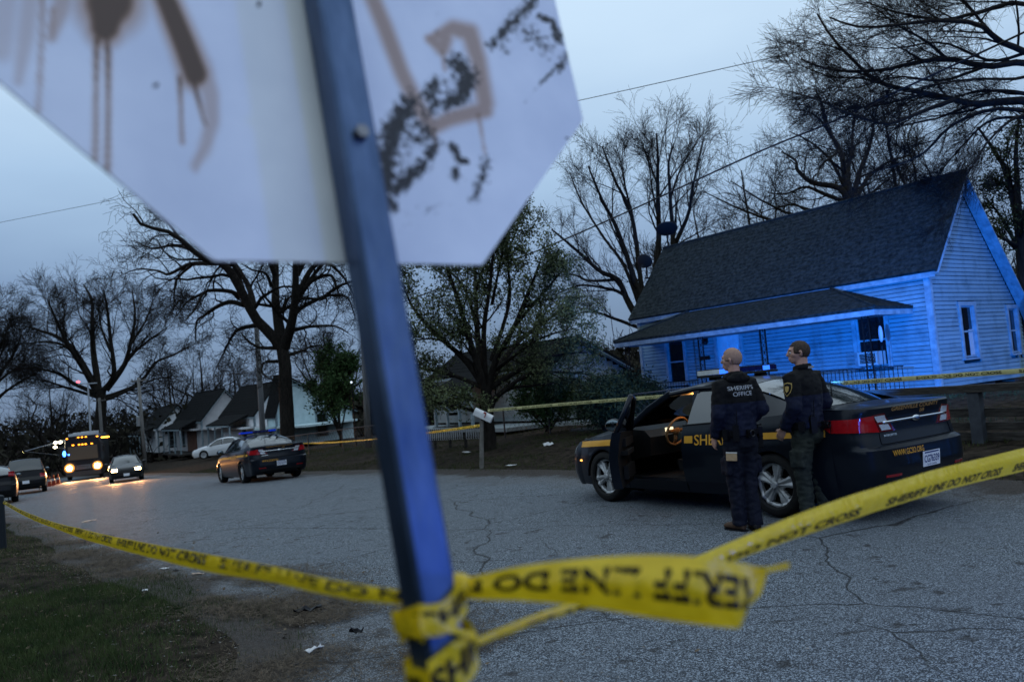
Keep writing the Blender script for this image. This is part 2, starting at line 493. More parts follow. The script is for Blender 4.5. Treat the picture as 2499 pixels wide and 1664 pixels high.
def roof_slab(mb, P, th=.10):
    """P: 4 corners (CCW seen from above)."""
    P = [Vector(p) for p in P]; nrm = (P[1] - P[0]).cross(P[3] - P[0]).normalized()
    if nrm.z < 0: nrm = -nrm
    Q = [p - nrm * th for p in P]
    mb.add(P + Q, [(0, 1, 2, 3), (7, 6, 5, 4), (0, 4, 5, 1), (1, 5, 6, 2), (2, 6, 7, 3), (3, 7, 4, 0)])
def shingles(mb, A, B, C, D, rowh=.15, tab=.32, jit=.004, r=None):
    """courses on the quad A-B (eave) ... D-C (top)."""
    A, B, C, D = map(Vector, (A, B, C, D)); nrm = (B - A).cross(D - A).normalized()
    if nrm.z < 0: nrm = -nrm
    L = (D - A).length; n = max(1, int(L / rowh))
    for i in range(n):
        t0, t1 = i / n, (i + 1.12) / n; t1 = min(t1, 1)
        a0, b0, a1, b1 = A.lerp(D, t0), B.lerp(C, t0), A.lerp(D, t1), B.lerp(C, t1)
        k = max(1, int((b0 - a0).length / tab)); off = r.random() * .8
        us = [0.0] + [min(.999, max(.001, (j + off) / k)) for j in range(k)] + [1.0]
        us = sorted(set(us))
        for u0, u1 in zip(us[:-1], us[1:]):
            h = .010 + r.random() * jit; g = .004 / max(.1, (b0 - a0).length)
            P = [a0.lerp(b0, u0 + g), a0.lerp(b0, u1 - g), a1.lerp(b1, u1 - g), a1.lerp(b1, u0 + g)]
            mb.add([P[0] + nrm * h, P[1] + nrm * h, P[2] + nrm * .003, P[3] + nrm * .003, P[0] + nrm * .001, P[1] + nrm * .001],
                   [(0, 1, 2, 3), (4, 5, 1, 0), (4, 0, 3), (1, 5, 2)])

def mill_house(name, label, C, yaw, L, zb, HW=2.75, rz=2.49, w=2.03, rear=5.2, zrear=2.35, oe=.14, orr=.28, zg=0.0, mat=SIDING, lap=.15,
               boards='each', facade_holes=(), gable_holes=(), group=None, porch=None, roofmat=SHINGLE, trim=TRIM):
    """Saltbox mill house. Local x runs along the front away from the viewer, y out of the front, z up (absolute)."""
    h = empty(name, (C[0], C[1], 0), yaw, label, 'house', group)
    T = zb + HW; RZ = T + rz + .15; sf = rz / w; sr = (RZ - .15 - zrear) / (rear - w)
    fac = lambda u, o, z: (u, o, z)
    gab = lambda u, o, z: (-o, -u, z)                      # u measured back from the front corner
    def gtop(u): return (T + sf * u) if u < w else (T + rz - sr * (u - w))
    def grow(z):                                            # span of the gable at height z
        a = 0 if z < T else (z - T) / sf
        b = rear if z < zrear else w + (T + rz - z) / sr
        return a, b
    mb = MB(); mb.prism([(0, zb - .02), (rear, zb - .02), (rear, zrear), (w, T + rz), (0, T)], -.16, -.01, gab)
    gw = mb.build('gable_wall', SHEATH if boards == 'each' else mat, h)
    mb = MB(); mb.prism([(.16, zb - .02), (L - .16, zb - .02), (L - .16, T), (.16, T)], -.16, -.01, fac)
    fw = mb.build('front_wall', SHEATH if boards == 'each' else mat, h)
    mb = MB(); mb.prism([(0, zb - .02), (rear, zb - .02), (rear, zrear), (w, T + rz), (0, T)], L - .16, L, lambda u, v, o: (o, -u, v))
    mb.prism([(.16, zb), (L - .16, zb), (L - .16, zrear), (.16, zrear)], rear - .15, rear, lambda u, v, o: (u, -o, v))
    mb.build('rear_wall', mat, h)
    # siding
    jr = random.Random(len(label) + 5)
    stuff = MB()
    def lay(fn, u0, u1, z0, z1, par):
        if boards == 'each':
            dz = jr.uniform(-.002, .002)
            board('siding_board', u0, u1, z0 + dz, z1 - .0145, fn, mat, par, out=.022 + jr.uniform(0, .007))
        else:
            P = [fn(u0, .022, z0), fn(u0, .006, z1), fn(u1, .006, z1), fn(u1, .022, z0), fn(u0, -.005, z0), fn(u1, -.005, z0)]
            stuff.add(P, [(0, 1, 2, 3), (4, 0, 3, 5)])
    nz_ = int((T + rz - zb) / lap)
    for i in range(nz_ + 1):
        z0 = zb + i * lap; z1 = z0 + lap
        if z1 < T + .01:
            for a, b in cut_row(.10, L - .10, z0, z1, facade_holes): lay(fac, a, b, z0, z1, fw)
        a, b = grow(z1 if z1 > zb else z0)
        a = max(a + .02, .10 if z0 < T else 0); b = min(b - .02, rear - .1)
        if b - a > .08:
            for p, q in cut_row(a, b, z0, z1, gable_holes): lay(gab, p, q, z0, z1, gw)
    if boards != 'each': tag(stuff.build('siding', mat, h), kind='stuff')
    # corner boards, fascia, rake boards
    mb = MB()
    mb.box((.04, .03, (zb + T) / 2), (.13, .03, T - zb)); mb.box((-.03, -.045, (zb + T) / 2), (.03, .12, T - zb))
    mb.build('corner_board', trim, h)
    mb = MB(); mb.box((L - .05, .03, (zb + T) / 2), (.13, .03, T - zb)); mb.build('corner_board', trim, h)
    ze = T - sf * oe
    mb = MB(); mb.box((L / 2, oe - .02, ze - .02), (L + 2 * orr - .06, .03, .14)); mb.box((L / 2, oe / 2 - .01, ze - .075), (L + .2, oe - .02, .02))
    mb.build('fascia', trim, h)
    for q0, q1 in (((oe, ze), (-w, T + rz)), ((-w, T + rz), (-rear - .25, zrear - .25 * sr))):
        for xx in (-orr + .015, L + orr - .015):
            mb = MB(); mb.beam((xx, q0[0], q0[1] - .02), (xx, q1[0], q1[1] - .02), .03, .17, up=(1, 0, 0)); mb.build('rake_board', trim, h)
    mb = MB()
    for q0, q1 in (((oe, ze), (-w, T + rz)), ((-w, T + rz), (-rear - .25, zrear - .25 * sr))):
        a, b = Vector((-orr + .03, q0[0], q0[1] - .01)), Vector((-orr + .03, q1[0], q1[1] - .01))
        mb.add([a, b, b + Vector((orr - .05, 0, 0)), a + Vector((orr - .05, 0, 0))], [(0, 1, 2, 3)])
    mb.build('soffit', trim, h)
    # roof
    mb = MB(); zt = .15
    e0, e1 = (oe + .05, ze + zt - .05 * sf), (-rear - .3, zrear + zt - .3 * sr)
    x0, x1 = -orr - .03, L + orr + .03
    roof_slab(mb, [(x0, e0[0], e0[1]), (x1, e0[0], e0[1]), (x1, -w, RZ), (x0, -w, RZ)], .09)
    roof_slab(mb, [(x0, -w, RZ - .002), (x1, -w, RZ - .002), (x1, e1[0], e1[1]), (x0, e1[0], e1[1])], .09)
    rf = mb.build('roof', roofmat, h)
    sh = MB(); shingles(sh, (x1, e0[0], e0[1]), (x0, e0[0], e0[1]), (x0, -w, RZ), (x1, -w, RZ), r=jr, tab=.33 if boards == 'each' else 1.2, rowh=.15 if boards == 'each' else .3)
    tag(sh.build('shingles', roofmat, rf, fix=False), kind='stuff')
    mb = MB(); mb.tube([(x0 - .01, -w, RZ + .012), (x1 + .01, -w, RZ + .012)], .045, n=8); mb.build('ridge_cap', roofmat, rf)
    # base under the floor
    mb = MB(); nb = max(3, int(L / 2.2))
    for i in range(nb):
        mb = MB(); mb.box((.25 + (L - .5) * i / (nb - 1), -.2, (zb + zg) / 2 - .15), (.4, .35, zb - zg + .2)); mb.build('pier', FOUND, h)
    for i in range(3):
        mb = MB(); mb.box((.22, -rear * (i + .8) / 3.2, (zb + zg) / 2 - .15), (.35, .4, zb - zg + .2)); mb.build('pier', FOUND, h)
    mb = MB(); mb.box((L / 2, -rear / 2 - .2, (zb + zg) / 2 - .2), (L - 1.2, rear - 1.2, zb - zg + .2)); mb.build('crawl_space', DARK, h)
    return h, fac, gab

# ------------------------------------------------------------------ the blue-lit house
HY = 2.192; HC = (10.797, 20.429)
FH = [(1.15, 2.24, 1.22, 2.85), (5.98, 7.16, .5, 2.86), (8.39, 9.38, 1.10, 2.82)]
GH = [(1.37, 2.33, 1.22, 2.84), (4.17, 4.94, 1.22, 2.72)]
house, fac, gab = mill_house('clapboard_house', 'pale clapboard house with a hipped front porch and dark shingle roof, washed in blue light', HC, HY, 10.58, .62, HW=3.10,
                             zg=.15, lap=.112, facade_holes=FH, gable_holes=GH, zrear=2.35)
window(house, fac, 1.27, 2.12, 1.30, 2.72, rows=1)
window(house, fac, 8.51, 9.26, 1.19, 2.69, rows=1)
window(house, gab, 1.48, 2.22, 1.33, 2.72, rows=1, curtain=True)
window(house, gab, 4.28, 4.83, 1.33, 2.61, rows=1)
d = empty('door', (0, 0, 0)); d.parent = house
mb = MB(); mb.prism([(6.11, .62), (7.03, .62), (7.03, 2.62), (6.11, 2.62)], -.06, -.015, lambda u, v, o: (u, o, v)); mb.build('leaf', DOORP, d)
mb = MB()
for a, b, z0, z1 in ((6.23, 6.52, 1.75, 2.42), (6.62, 6.91, 1.75, 2.42), (6.23, 6.52, .85, 1.5), (6.62, 6.91, .85, 1.5)):
    mb.prism([(a, z0), (b, z0), (b, z1), (a, z1)], -.02, -.004, lambda u, v, o: (u, o, v))
mb.build('panel', DOORP, d)
mb = MB()
for a, b, z0, z1 in ((6.0, 6.11, .62, 2.62), (7.03, 7.14, .62, 2.62), (5.97, 7.17, 2.62, 2.74)): mb.prism([(a, z0), (b, z0), (b, z1), (a, z1)], -.03, .045, lambda u, v, o: (u, o, v))
mb.build('frame', TRIM, d)
mb = MB(); mb.ball((6.2, .03, 1.58), .035); mb.build('handle', IRON, d)
mb = MB(); mb.box((7.55, .05, 1.97), (.38, .09, .13)); mb.build('letter_box', IRON, house)
mb = MB(); mb.box((7.45, .05, 2.55), (.13, .10, .2)); mb.lathe([(.0, 2.40), (.06, 2.42), (.07, 2.5), (.02, 2.56)], 10, c=(7.45, .09, 0)); mb.build('wall_lantern', IRON, house)
# porch
u0, u1, pd, zf, zt, t1, t2 = .45, 9.96, 1.86, 2.80, 3.62, 7.89, 2.81
mb = MB(); V = [(u0, pd, zf), (u1, pd, zf), (u0, .0, zf), (u1, .0, zf), (t2, .03, zt), (t1, .03, zt)]
V = V + [(a, b, c - .07) for a, b, c in V]
mb.add(V, [(0, 1, 5, 4), (0, 4, 2), (1, 3, 5), (6, 10, 11, 7), (6, 8, 10), (7, 11, 9), (0, 6, 7, 1), (0, 2, 8, 6), (1, 7, 9, 3)])
pr = mb.build('porch_roof', SHINGLE, house)
jr = random.Random(4); sh = MB()
A, B, Cc, D_ = Vector((u1, pd, zf)), Vector((u0, pd, zf)), Vector((t2, .03, zt)), Vector((t1, .03, zt))
shingles(sh, A, B, Cc, D_, rowh=.15, tab=.34, r=jr)
shingles(sh, Vector((u0, pd, zf)), Vector((u0, .0, zf)), Vector((t2, .03, zt)), Vector((t2, .031, zt)), rowh=.15, tab=.34, r=jr)
tag(sh.build('shingles', SHINGLE, pr, fix=False), kind='stuff')
mb = MB(); mb.tube([(u0, pd, zf + .02), (t2, .03, zt + .03)], .035, n=6); mb.tube([(u1, pd, zf + .02), (t1, .03, zt + .03)], .035, n=6)
mb.tube([(t2, .05, zt + .02), (t1, .05, zt + .02)], .03, n=6); mb.build('hip_cap', SHINGLE, pr)
mb = MB(); mb.box(((u0 + u1) / 2, pd - .03, zf - .13), (u1 - u0 - .04, .05, .15)); mb.box((u0 + .045, pd / 2 - .03, zf - .13), (.05, pd - .06, .15)); mb.box((u1 - .045, pd / 2 - .03, zf - .13), (.05, pd - .06, .15))
mb.build('porch_fascia', TRIM, house)
mb = MB(); mb.box(((u0 + u1) / 2, pd / 2 - .05, zf - .17), (u1 - u0 - .15, pd - .15, .02)); mb.build('porch_ceiling', TRIM, house)
mb = MB(); mb.box(((u0 + u1) / 2 - .1, pd / 2 + .02, .53), (u1 - u0 + .5, pd - .02, .12)); mb.build('porch_floor', DARKWOOD, house)
for cx in (.85, 3.97, 6.28, 9.55):
    mb = MB()
    for dx in (-.085, .085): mb.box((cx + dx, pd - .2, (zf - .18 + .6) / 2), (.028, .028, zf - .2 - .59))
    for k in range(9):
        zc = .8 + k * .21
        mb.tube([(cx - .07, pd - .2, zc), (cx - .02, pd - .2, zc + .03), (cx + .02, pd - .2, zc + .12), (cx + .07, pd - .2, zc + .16)], .007, n=5)
        mb.tube([(cx + .07, pd - .2, zc), (cx + .02, pd - .2, zc + .03), (cx - .02, pd - .2, zc + .12), (cx - .07, pd - .2, zc + .16)], .007, n=5)
    mb.build('porch_post', IRON, house)
for a, b in ((.0, .72), (1.0, 3.85), (6.5, 9.45)):
    ra = empty('railing'); ra.parent = house
    mb = MB(); mb.box(((a + b) / 2, pd - .2, 1.28), (b - a, .04, .03)); mb.box(((a + b) / 2, pd - .2, .70), (b - a, .03, .025)); mb.build('rail', IRON, ra)
    base = None
    for k in range(int((b - a) / .115) + 1):
        x = a + .03 + k * .115
        if base is None:
            mb = MB(); mb.box((0, 0, 0), (.011, .011, .56)); base = mb.build('baluster', IRON, ra); base.location = (x, pd - .2, .99)
        else:
            o = base.copy(); COL.objects.link(o); o.location = (x, pd - .2, .99)
# air conditioner in the right front window
HM = Matrix.Translation((HC[0], HC[1], 0)) @ Matrix.Rotation(HY, 4, 'Z')
def on_house(v): return HM @ Vector(v)
ACM = M('beige_metal', (.34, .34, .33), rough=.5)
t = empty('air_conditioner', on_house((1.62, .12, 1.33)), HY, 'boxy window air conditioner in the right front window of the blue-lit house', 'air conditioner')
mb = MB(); mb.box((0, .1, .19), (.56, .42, .36)); mb.build('casing', ACM, t)
mb = MB(); mb.box((0, .315, .19), (.44, .012, .26)); mb.build('grille', DARK, t)
mb = MB()
for k in range(6): mb.box((0, .325, .09 + k * .04), (.43, .01, .010))
mb.build('louver', ACM, t)
t = empty('hanging_windsock', on_house((.62, pd - .45, 1.72)), HY, 'pale oval ornament hanging from the porch roof by the right window', 'ornament')
mb = MB(); mb.ball((0, 0, .40), (.055, .05, .21), 12, 10); mb.build('body', M('white_plastic', (.34, .36, .42), rough=.4), t)
mb = MB(); mb.tube([(0, 0, .69), (0, 0, .90)], .006, n=5); mb.tube([(0, 0, .1), (.01, 0, -.5)], .012, n=5); mb.build('cord', IRON, t)
# satellite dishes at the far end of the ridge
DISH = M('grey_dish', (.018, .019, .02), rough=.6)
def dish(loc, rz, tilt, size, label, foot):
    t = empty('satellite_dish', loc, rz, label, 'satellite dish', 'satellite dishes on the roof end')
    Rt = Matrix.Rotation(tilt, 3, 'X')
    P = []
    for k in range(28):
        a = 2 * PI * k / 28; row = []
        for q in (0, .3, .6, .85, 1.0):
            v = Vector((math.cos(a) * q * size, -.16 * size * (1 - q * q) * -1 - .16 * size, math.sin(a) * q * size * .86)); v = Rt @ v; row.append(v)
        P.append(row)
    mb = MB(); mb.grid(P, closed=True); o = mb.build('reflector', DISH, t, smooth=True)
    sm = o.modifiers.new('thick', 'SOLIDIFY'); sm.thickness = .02
    mb = MB(); f = Rt @ Vector((0, .55 * size, -.35 * size)); mb.tube([Rt @ Vector((0, -.1, -size * .8)), f], .018, n=6); mb.box(f, (.09, .12, .09)); mb.build('feed_arm', DISH, t)
    mb = MB(); mb.tube([(0, -.12, 0), (0, -.16, -.2), (0, -.14, foot)], .03, n=8); mb.tube([(0, -.14, foot * .55), (.22, -.3, foot - .1)], .015, n=5)
    mb.box((0, -.14, foot), (.14, .14, .05)); mb.build('mast', IRON, t)
dish(on_house((10.55, -1.95, 7.0)), R(171), R(-52), .42, 'larger grey satellite dish on a short mast at the ridge end', -.62)
dish(on_house((10.78, -.80, 5.80)), R(140), R(-25), .32, 'smaller dark satellite dish low on the roof edge', -.62)

# low plank guard beside the house, behind the big patrol car
pf = empty('plank_fence', (*sn(4.0, 13.0), height(*sn(4.0, 13.0))), UY, 'low weathered plank fence with a heavy top rail right of the patrol car', 'fence')
for k, s in enumerate((-4.2, -2.4, -.35, 1.6, 3.4)):
    mb = MB(); mb.box((s, 0, .28), (.17, .15, 1.0)); mb.build('post', M('painted_post', (.035, .04, .05), (.06, .068, .08), scale=4, rough=.7), pf)
for z, hh in ((.80, .11), (.42, .13), (.22, .12), (.06, .12)):
    for a, b in ((-4.3, -.36), (-.34, 3.5)):
        mb = MB(); mb.beam((a, -.09 if z < .7 else 0, z + random.uniform(-.015, .015)), (b, -.09 if z < .7 else 0, z + random.uniform(-.02, .02)), .05 if z < .7 else .2, hh); mb.build('plank' if z < .7 else 'top_rail', DARKWOOD, pf)
mb = MB(); mb.beam((-.9, .1, .0), (-1.9, .02, .75), .07, .1); mb.build('brace', DARKWOOD, pf)

# ------------------------------------------------------------------ the other houses of the row
GREY = M('grey_siding_paint', (.34, .34, .35), (.42, .42, .43), scale=2, rough=.6)
PALE = M('pale_siding_paint', (.17, .20, .21), (.24, .27, .28), scale=2, rough=.6)
ROOF2 = M('dark_far_roof', (.006, .0065, .007), (.014, .015, .016), scale=10, rough=.95, spec=.03)
def place_house(px, D, py_base):
    P = at_depth(px, py_base, D); return (P.x, P.y), P.z
def simple_porch(h, x0, x1, zfl, ze, mat=ROOF2, pd=1.8, post=TRIM):
    mb = MB(); V = [(x0, pd, ze), (x1, pd, ze), (x0, .0, ze + .75), (x1, .0, ze + .75)]; V += [(a, b, c - .1) for a, b, c in V]
    mb.add(V, [(0, 1, 3, 2), (4, 6, 7, 5), (0, 4, 5, 1), (0, 2, 6, 4), (1, 5, 7, 3)]); mb.build('porch_roof', mat, h)
    mb = MB(); mb.box(((x0 + x1) / 2, pd - .02, ze - .16), (x1 - x0 - .04, .06, .14)); mb.build('porch_fascia', TRIM, h)
    mb = MB(); mb.box(((x0 + x1) / 2, pd / 2, zfl - .08), (x1 - x0, pd - .04, .14)); mb.build('porch_floor', DARKWOOD, h)
    for k in range(4):
        mb = MB(); mb.box((x0 + .12 + (x1 - x0 - .24) * k / 3, pd - .15, (zfl + ze - .2) / 2), (.11, .11, ze - .2 - zfl)); mb.build('porch_post', post, h)

def far_house(label, px, D, py_base, L, HW, rz, w, rear, zr, mat, boards='row', porch=True, windows=(), lap=.2, frontwin=()):
    C, z = place_house(px, D, py_base)
    gh = [(a - .1, b + .1, z + c - .1, z + e + .1) for a, b, c, e in windows]; fh = [(a - .1, b + .1, z + c - .1, z + e + .1) for a, b, c, e in frontwin]
    h, f, g = mill_house('clapboard_house', label, C, UY, L, z + .45, HW=HW, rz=rz, w=w, rear=rear, zrear=z + .45 + zr, zg=z, mat=mat, boards=boards, lap=lap, roofmat=ROOF2,
                         facade_holes=fh, gable_holes=gh, group='houses along the far side of the road')
    for a, b, c, e in windows: window(h, g, a, b, z + c, z + e, simple=True)
    for a, b, c, e in frontwin: window(h, f, a, b, z + c, z + e, simple=True)
    if porch: simple_porch(h, 1.2, L - 1.5, z + .4, z + .45 + HW - .6)
    return h, z
# E: behind the leafy tree
hE, zE = far_house('pale clapboard house mostly hidden behind the leafy tree', 1275, 32, 992, 9.0, 2.15, 1.0, 1.6, 4.2, 1.9, PALE, windows=((1.0, 1.7, 1.0, 2.1),), frontwin=((1.2, 2.0, 1.0, 2.3), (6.9, 7.8, 1.0, 2.3)), lap=.17, porch=False)
simple_porch(hE, 3.2, 6.4, zE + .4, zE + 2.0)
C_, zC = far_house('white gabled house behind the grey utility pole', 590, 66, 1048, 9.0, 2.9, 2.5, 2.1, 6.0, 1.7, M('cool_white_paint', (.60, .61, .63), (.70, .71, .73), scale=2), windows=((1.2, 2.0, 1.1, 2.7), (3.3, 4.1, 1.1, 2.7)), frontwin=((2.2, 3.0, 1.1, 2.6),))
hB, zB = far_house('grey clapboard house with a steep gable and a brown porch', 468, 76, 1050, 9.5, 3.0, 2.7, 2.3, 6.0, 1.6, GREY, windows=((2.3, 3.2, .9, 2.2),), frontwin=((6.2, 7.0, 1.1, 2.6),))
mb = MB(); mb.box((3.4, .05, zB + 1.5), (3.2, .08, 2.1)); mb.build('brown_front', M('brown_boards', (.10, .045, .030), (.15, .075, .05), scale=4), hB)
far_house('small white house at the far end with a low gable', 366, 90, 1050, 8.0, 2.8, 2.2, 2.2, 4.6, 1.9, M('cool_white_paint', (.5, .5, .5)), windows=((1.2, 2.0, 1.1, 2.5),), porch=True)
hD, zD = far_house('pale blue cottage wall right of the big oak', 640, 60, 1040, 1.8, 2.6, 2.6, .8, 6.3, 2.2, M('pale_blue_paint', (.40, .52, .55), (.50, .62, .65), scale=2), windows=((3.2, 4.0, 1.1, 2.6),), porch=False)
# ================================================================== VEHICLES
PAINT = M('navy_black_paint', (.0045, .007, .012), rough=.3, spec=.12, coat=.22, c2=(.006, .009, .015), scale=2)
GOLD = M('gold_vinyl', (.62, .30, .035), (.70, .36, .05), scale=5, rough=.35)
TYRE = M('tyre_rubber', (.010, .010, .011), (.018, .018, .018), scale=20, rough=.85, spec=.2)
SILVER = M('silver_wheel_cover', (.34, .35, .36), (.44, .45, .46), scale=6, rough=.38, metal=.35)
CHROME = M('chrome', (.62, .64, .66), rough=.18, metal=1.0)
BLACKP = M('black_plastic', (.008, .008, .009), rough=.55, spec=.25)
SEATF = M('dark_seat_fabric', (.010, .010, .012), (.02, .02, .022), scale=30, rough=.95)
CARGLASS = M('car_glass', (.010, .016, .018), rough=.04, spec=.8, trans=.0, coat=.4)
CLEARGLASS = M('clear_car_glass', (.55, .62, .62), rough=.02, trans=1.0, ior=1.1, spec=.8)
REDLENS = M('red_lens', (.36, .008, .012), (.28, .006, .010), scale=14, rough=.18, coat=1.0)
DARKRED = M('dark_red_lens', (.10, .006, .010), rough=.2, coat=1.0)
CLEARLENS = M('clear_lens', (.50, .54, .58), (.66, .69, .72), scale=40, rough=.22, coat=.8, metal=.35)
PLATE = M('licence_plate', (.66, .68, .74), (.72, .74, .80), scale=5, rough=.4)
PLATEINK = M('plate_ink', (.02, .04, .16), rough=.5)
MIRRORG = M('mirror_glass', (.16, .20, .22), rough=.06, metal=1.0)

TAURUS = dict(
    wb=1.434, arch=.372, wr=.345, sill=.20, xf=2.02, xr=-2.18,
    W=[(2.02, .865), (1.85, .90), (1.434, .945), (1.0, .955), (0, .96), (-1.0, .965), (-1.434, .96), (-1.85, .945), (-2.18, .905)],
    belt=[(2.02, .80), (1.6, .88), (1.1, .95), (.5, .985), (-.1, 1.01), (-1.0, 1.05), (-1.5, 1.085), (-1.85, 1.115), (-2.18, 1.115)],
    side=[(0, .925), (.10, .962), (.30, .988), (.52, 1.0), (.66, .997), (.70, .986), (.88, .962), (1.0, .925)],
    fd=[(.20, .36), (.36, .46), (.55, .47), (.68, .43), (.76, .33), (.82, .24)], fp=2.6,
    rd=[(.24, .30), (.34, .43), (.50, .485), (.70, .475), (.735, .40), (.86, .375), (1.00, .37), (1.10, .40), (1.14, .37)], rp=4.2,
    cowl=1.06, ws_top=.30, roof_r=-.95, deck=-1.80, crown=.09, deck_crown=.035,
    rail=[(1.02, .805, .955), (.66, .715, 1.215), (.30, .625, 1.405), (-.15, .605, 1.452), (-.55, .600, 1.448), (-.95, .605, 1.402), (-1.45, .665, 1.262), (-1.95, .745, 1.125)],
    roofz=[(.30, 1.462), (.0, 1.520), (-.3, 1.537), (-.65, 1.522), (-.95, 1.475)], bpillar=-.13, cpillar=-1.22)

class Car:
    def __init__(self, spec, root, paint, glass=None, open_door=False, doors=True, suv=False):
        self.s = spec; self.root = root; self.paint = paint; self.glass = glass or CARGLASS; self.open = open_door; self.suv = suv; self.doors = doors
    def zbelt(self, x): return interp(self.s['belt'], x)
    def half(self, x): return interp(self.s['W'], x)
    def Y(self, x, z):
        b = self.zbelt(x); t = (z - .18) / (b - .18); return self.half(x) * interp(self.s['side'], max(0, min(1, t)))
    def zbot(self, x):
        s = self.s
        for xa in (s['wb'], -s['wb']):
            d = abs(x - xa)
            if d < s['arch'] + 1e-6: return s['wr'] + math.sqrt(max(0, s['arch'] ** 2 - d * d)) if d < s['arch'] - 1e-4 else s['wr']
        return s['sill'] + .02 * abs(x) * .3
    def rail(self, x):
        r = self.s['rail']; return interp([(a, b) for a, b, c in r], x), interp([(a, c) for a, b, c in r], x)
    def roofz(self, x): return interp(self.s['roofz'], x)
    def side_pt(self, x, z, sg=1, out=0.0): return (x, sg * (self.Y(x, z) + out), z)
    def rear_pt(self, q, z, out=0.0):
        """q in -1..1 across the tail (positive = left)."""
        s = self.s; y = q * self.Y(s['xr'], z); d = interp(s['rd'], z) * (1 - abs(q) ** s['rp']) ** (1 / s['rp'])
        return (s['xr'] - d - out, y * (1 + out * .5), z)
    def front_pt(self, q, z, out=0.0):
        s = self.s; y = q * self.Y(s['xf'], z); d = interp(s['fd'], z) * (1 - abs(q) ** s['fp']) ** (1 / s['fp'])
        return (s['xf'] + d + out, y, z)
    def stations(self, a, b, step=.07):
        s = self.s; xs = set(np.round(np.arange(b, a, step), 4)) | {a, b}
        for xa in (s['wb'], -s['wb']):
            for k in range(0, 19):
                xs.add(round(xa + s['arch'] * math.cos(PI * k / 18), 4))
            xs |= {round(xa + s['arch'] + .003, 4), round(xa - s['arch'] - .003, 4)}
        return sorted(x for x in xs if b - 1e-6 <= x <= a + 1e-6)
    def body(self):
        s = self.s; mb = MB(); gap = .006
        dA, dB, dC = s['cowl'] - .10, s['bpillar'], s['cpillar'] + .02
        regions = [(dB + gap, dA - gap), (dC + gap, dB - gap)] if self.doors else []
        for sg in (1, -1):
            xs = self.stations(s['xf'], s['xr'])
            for a, b in regions: xs = sorted(set(xs) | {a, b})
            def inside(x, regs=regions): return any(a - 1e-6 < x < b + 1e-6 for a, b in regs)
            zs = np.linspace(0, 1, 12)
            P = []
            for x in xs:
                zb, zt = self.zbot(x), self.zbelt(x); P.append([self.side_pt(x, zb + (zt - zb) * t, sg) for t in zs])
            zsill = .34
            def skip(i, j):
                xm = (xs[i] + xs[i + 1]) / 2
                if not inside(xm): return False
                zm = P[i][j][2] * .5 + P[i][j + 1][2] * .5
                return True
            mb.grid(P, flip=sg < 0, skip=skip)
            # sills under the doors
            for a, b in regions:
                Q = []
                for x in np.linspace(a, b, 14):
                    z0 = max(s['sill'], self.zbot(x)); z1 = max(zsill, z0 + .02)
                    Q.append([self.side_pt(x, z0, sg, -.004), self.side_pt(x, z1, sg, -.004), (x, sg * (self.Y(x, z1) - .10), z1 + .01)])
                mb.grid(Q, flip=sg < 0)
            # wheel-arch lips and wells
            for xa in (s['wb'], -s['wb']):
                Q = []
                for k in range(19):
                    a = PI * k / 18; x = xa + s['arch'] * math.cos(a); z = s['wr'] + s['arch'] * math.sin(a)
                    y = self.Y(x, max(z, .34)); Q.append([(x, sg * (y + .004), z), (xa + (x - xa) * 1.07, sg * (y + .002), s['wr'] + (z - s['wr']) * 1.07), (xa + (x - xa) * .98, sg * (y - .04), s['wr'] + (z - s['wr']) * .98)])
                mb.grid([[r[1], r[0], r[2]] for r in Q])
            # rocker top to belt inner lip
        # nose and tail
        zs = sorted(set([q[0] for q in s['fd']] + list(np.linspace(s['fd'][0][0], s['fd'][-1][0], 9))))
        qs = np.sin(np.linspace(-PI / 2, PI / 2, 31))
        zf = self.zbelt(s['xf'])
        self.nose_top = [self.front_pt(q, zf) for q in qs]
        mb.grid([[self.front_pt(q, z if z < zf else zf) for z in list(zs[:-1]) + [zf]] for q in qs])
        zs = sorted(set([q[0] for q in s['rd']] + list(np.linspace(s['rd'][0][0], self.zbelt(s['xr']), 16)))); zr = self.zbelt(s['xr']); zs = [z for z in zs if z < zr - .004] + [zr]
        qr = np.sin(np.linspace(-PI / 2, PI / 2, 41))
        mb.grid([[self.rear_pt(q, z) for z in zs] for q in qr])
        # bonnet
        hb = []
        nst = 12
        for i in range(nst + 1):
            t = i / nst; row = []
            for q, e in zip(qs, self.nose_top):
                x = s['cowl'] + (s['xf'] - s['cowl']) * t
                xc = s['cowl'] + .20 * (1 - q * q)
                X = xc + (e[0] - xc) * t
                yb = self.half(x) * s['side'][-1][1]; zb = self.zbelt(x)
                z = zb + s['crown'] * (1 - abs(q) ** 2.4) * (1 - t ** 3) - (.02 * t * (1 - q * q))
                row.append((X, q * yb if t < 1 else e[1], z if t < 1 else e[2]))
            hb.append(row)
        mb.grid(hb)
        # deck
        if not self.suv:
            dk = []; tail = [self.rear_pt(q, zr) for q in qr]
            for i in range(9):
                t = i / 8; row = []
                for q, e in zip(qr, tail):
                    x = s['deck'] + (s['xr'] - s['deck']) * t; xc = s['deck'] - .16 * (1 - q * q)
                    X = xc + (e[0] - xc) * t; yb = self.half(x) * s['side'][-1][1]
                    row.append((X, q * yb if t < 1 else e[1], (self.zbelt(x) + s['deck_crown'] * (1 - abs(q) ** 2.5) * (1 - t * .6)) if t < 1 else e[2]))
                dk.append(row)
            mb.grid(dk)
        # roof
        xs = np.linspace(s['ws_top'], s['roof_r'], 11); rf = []
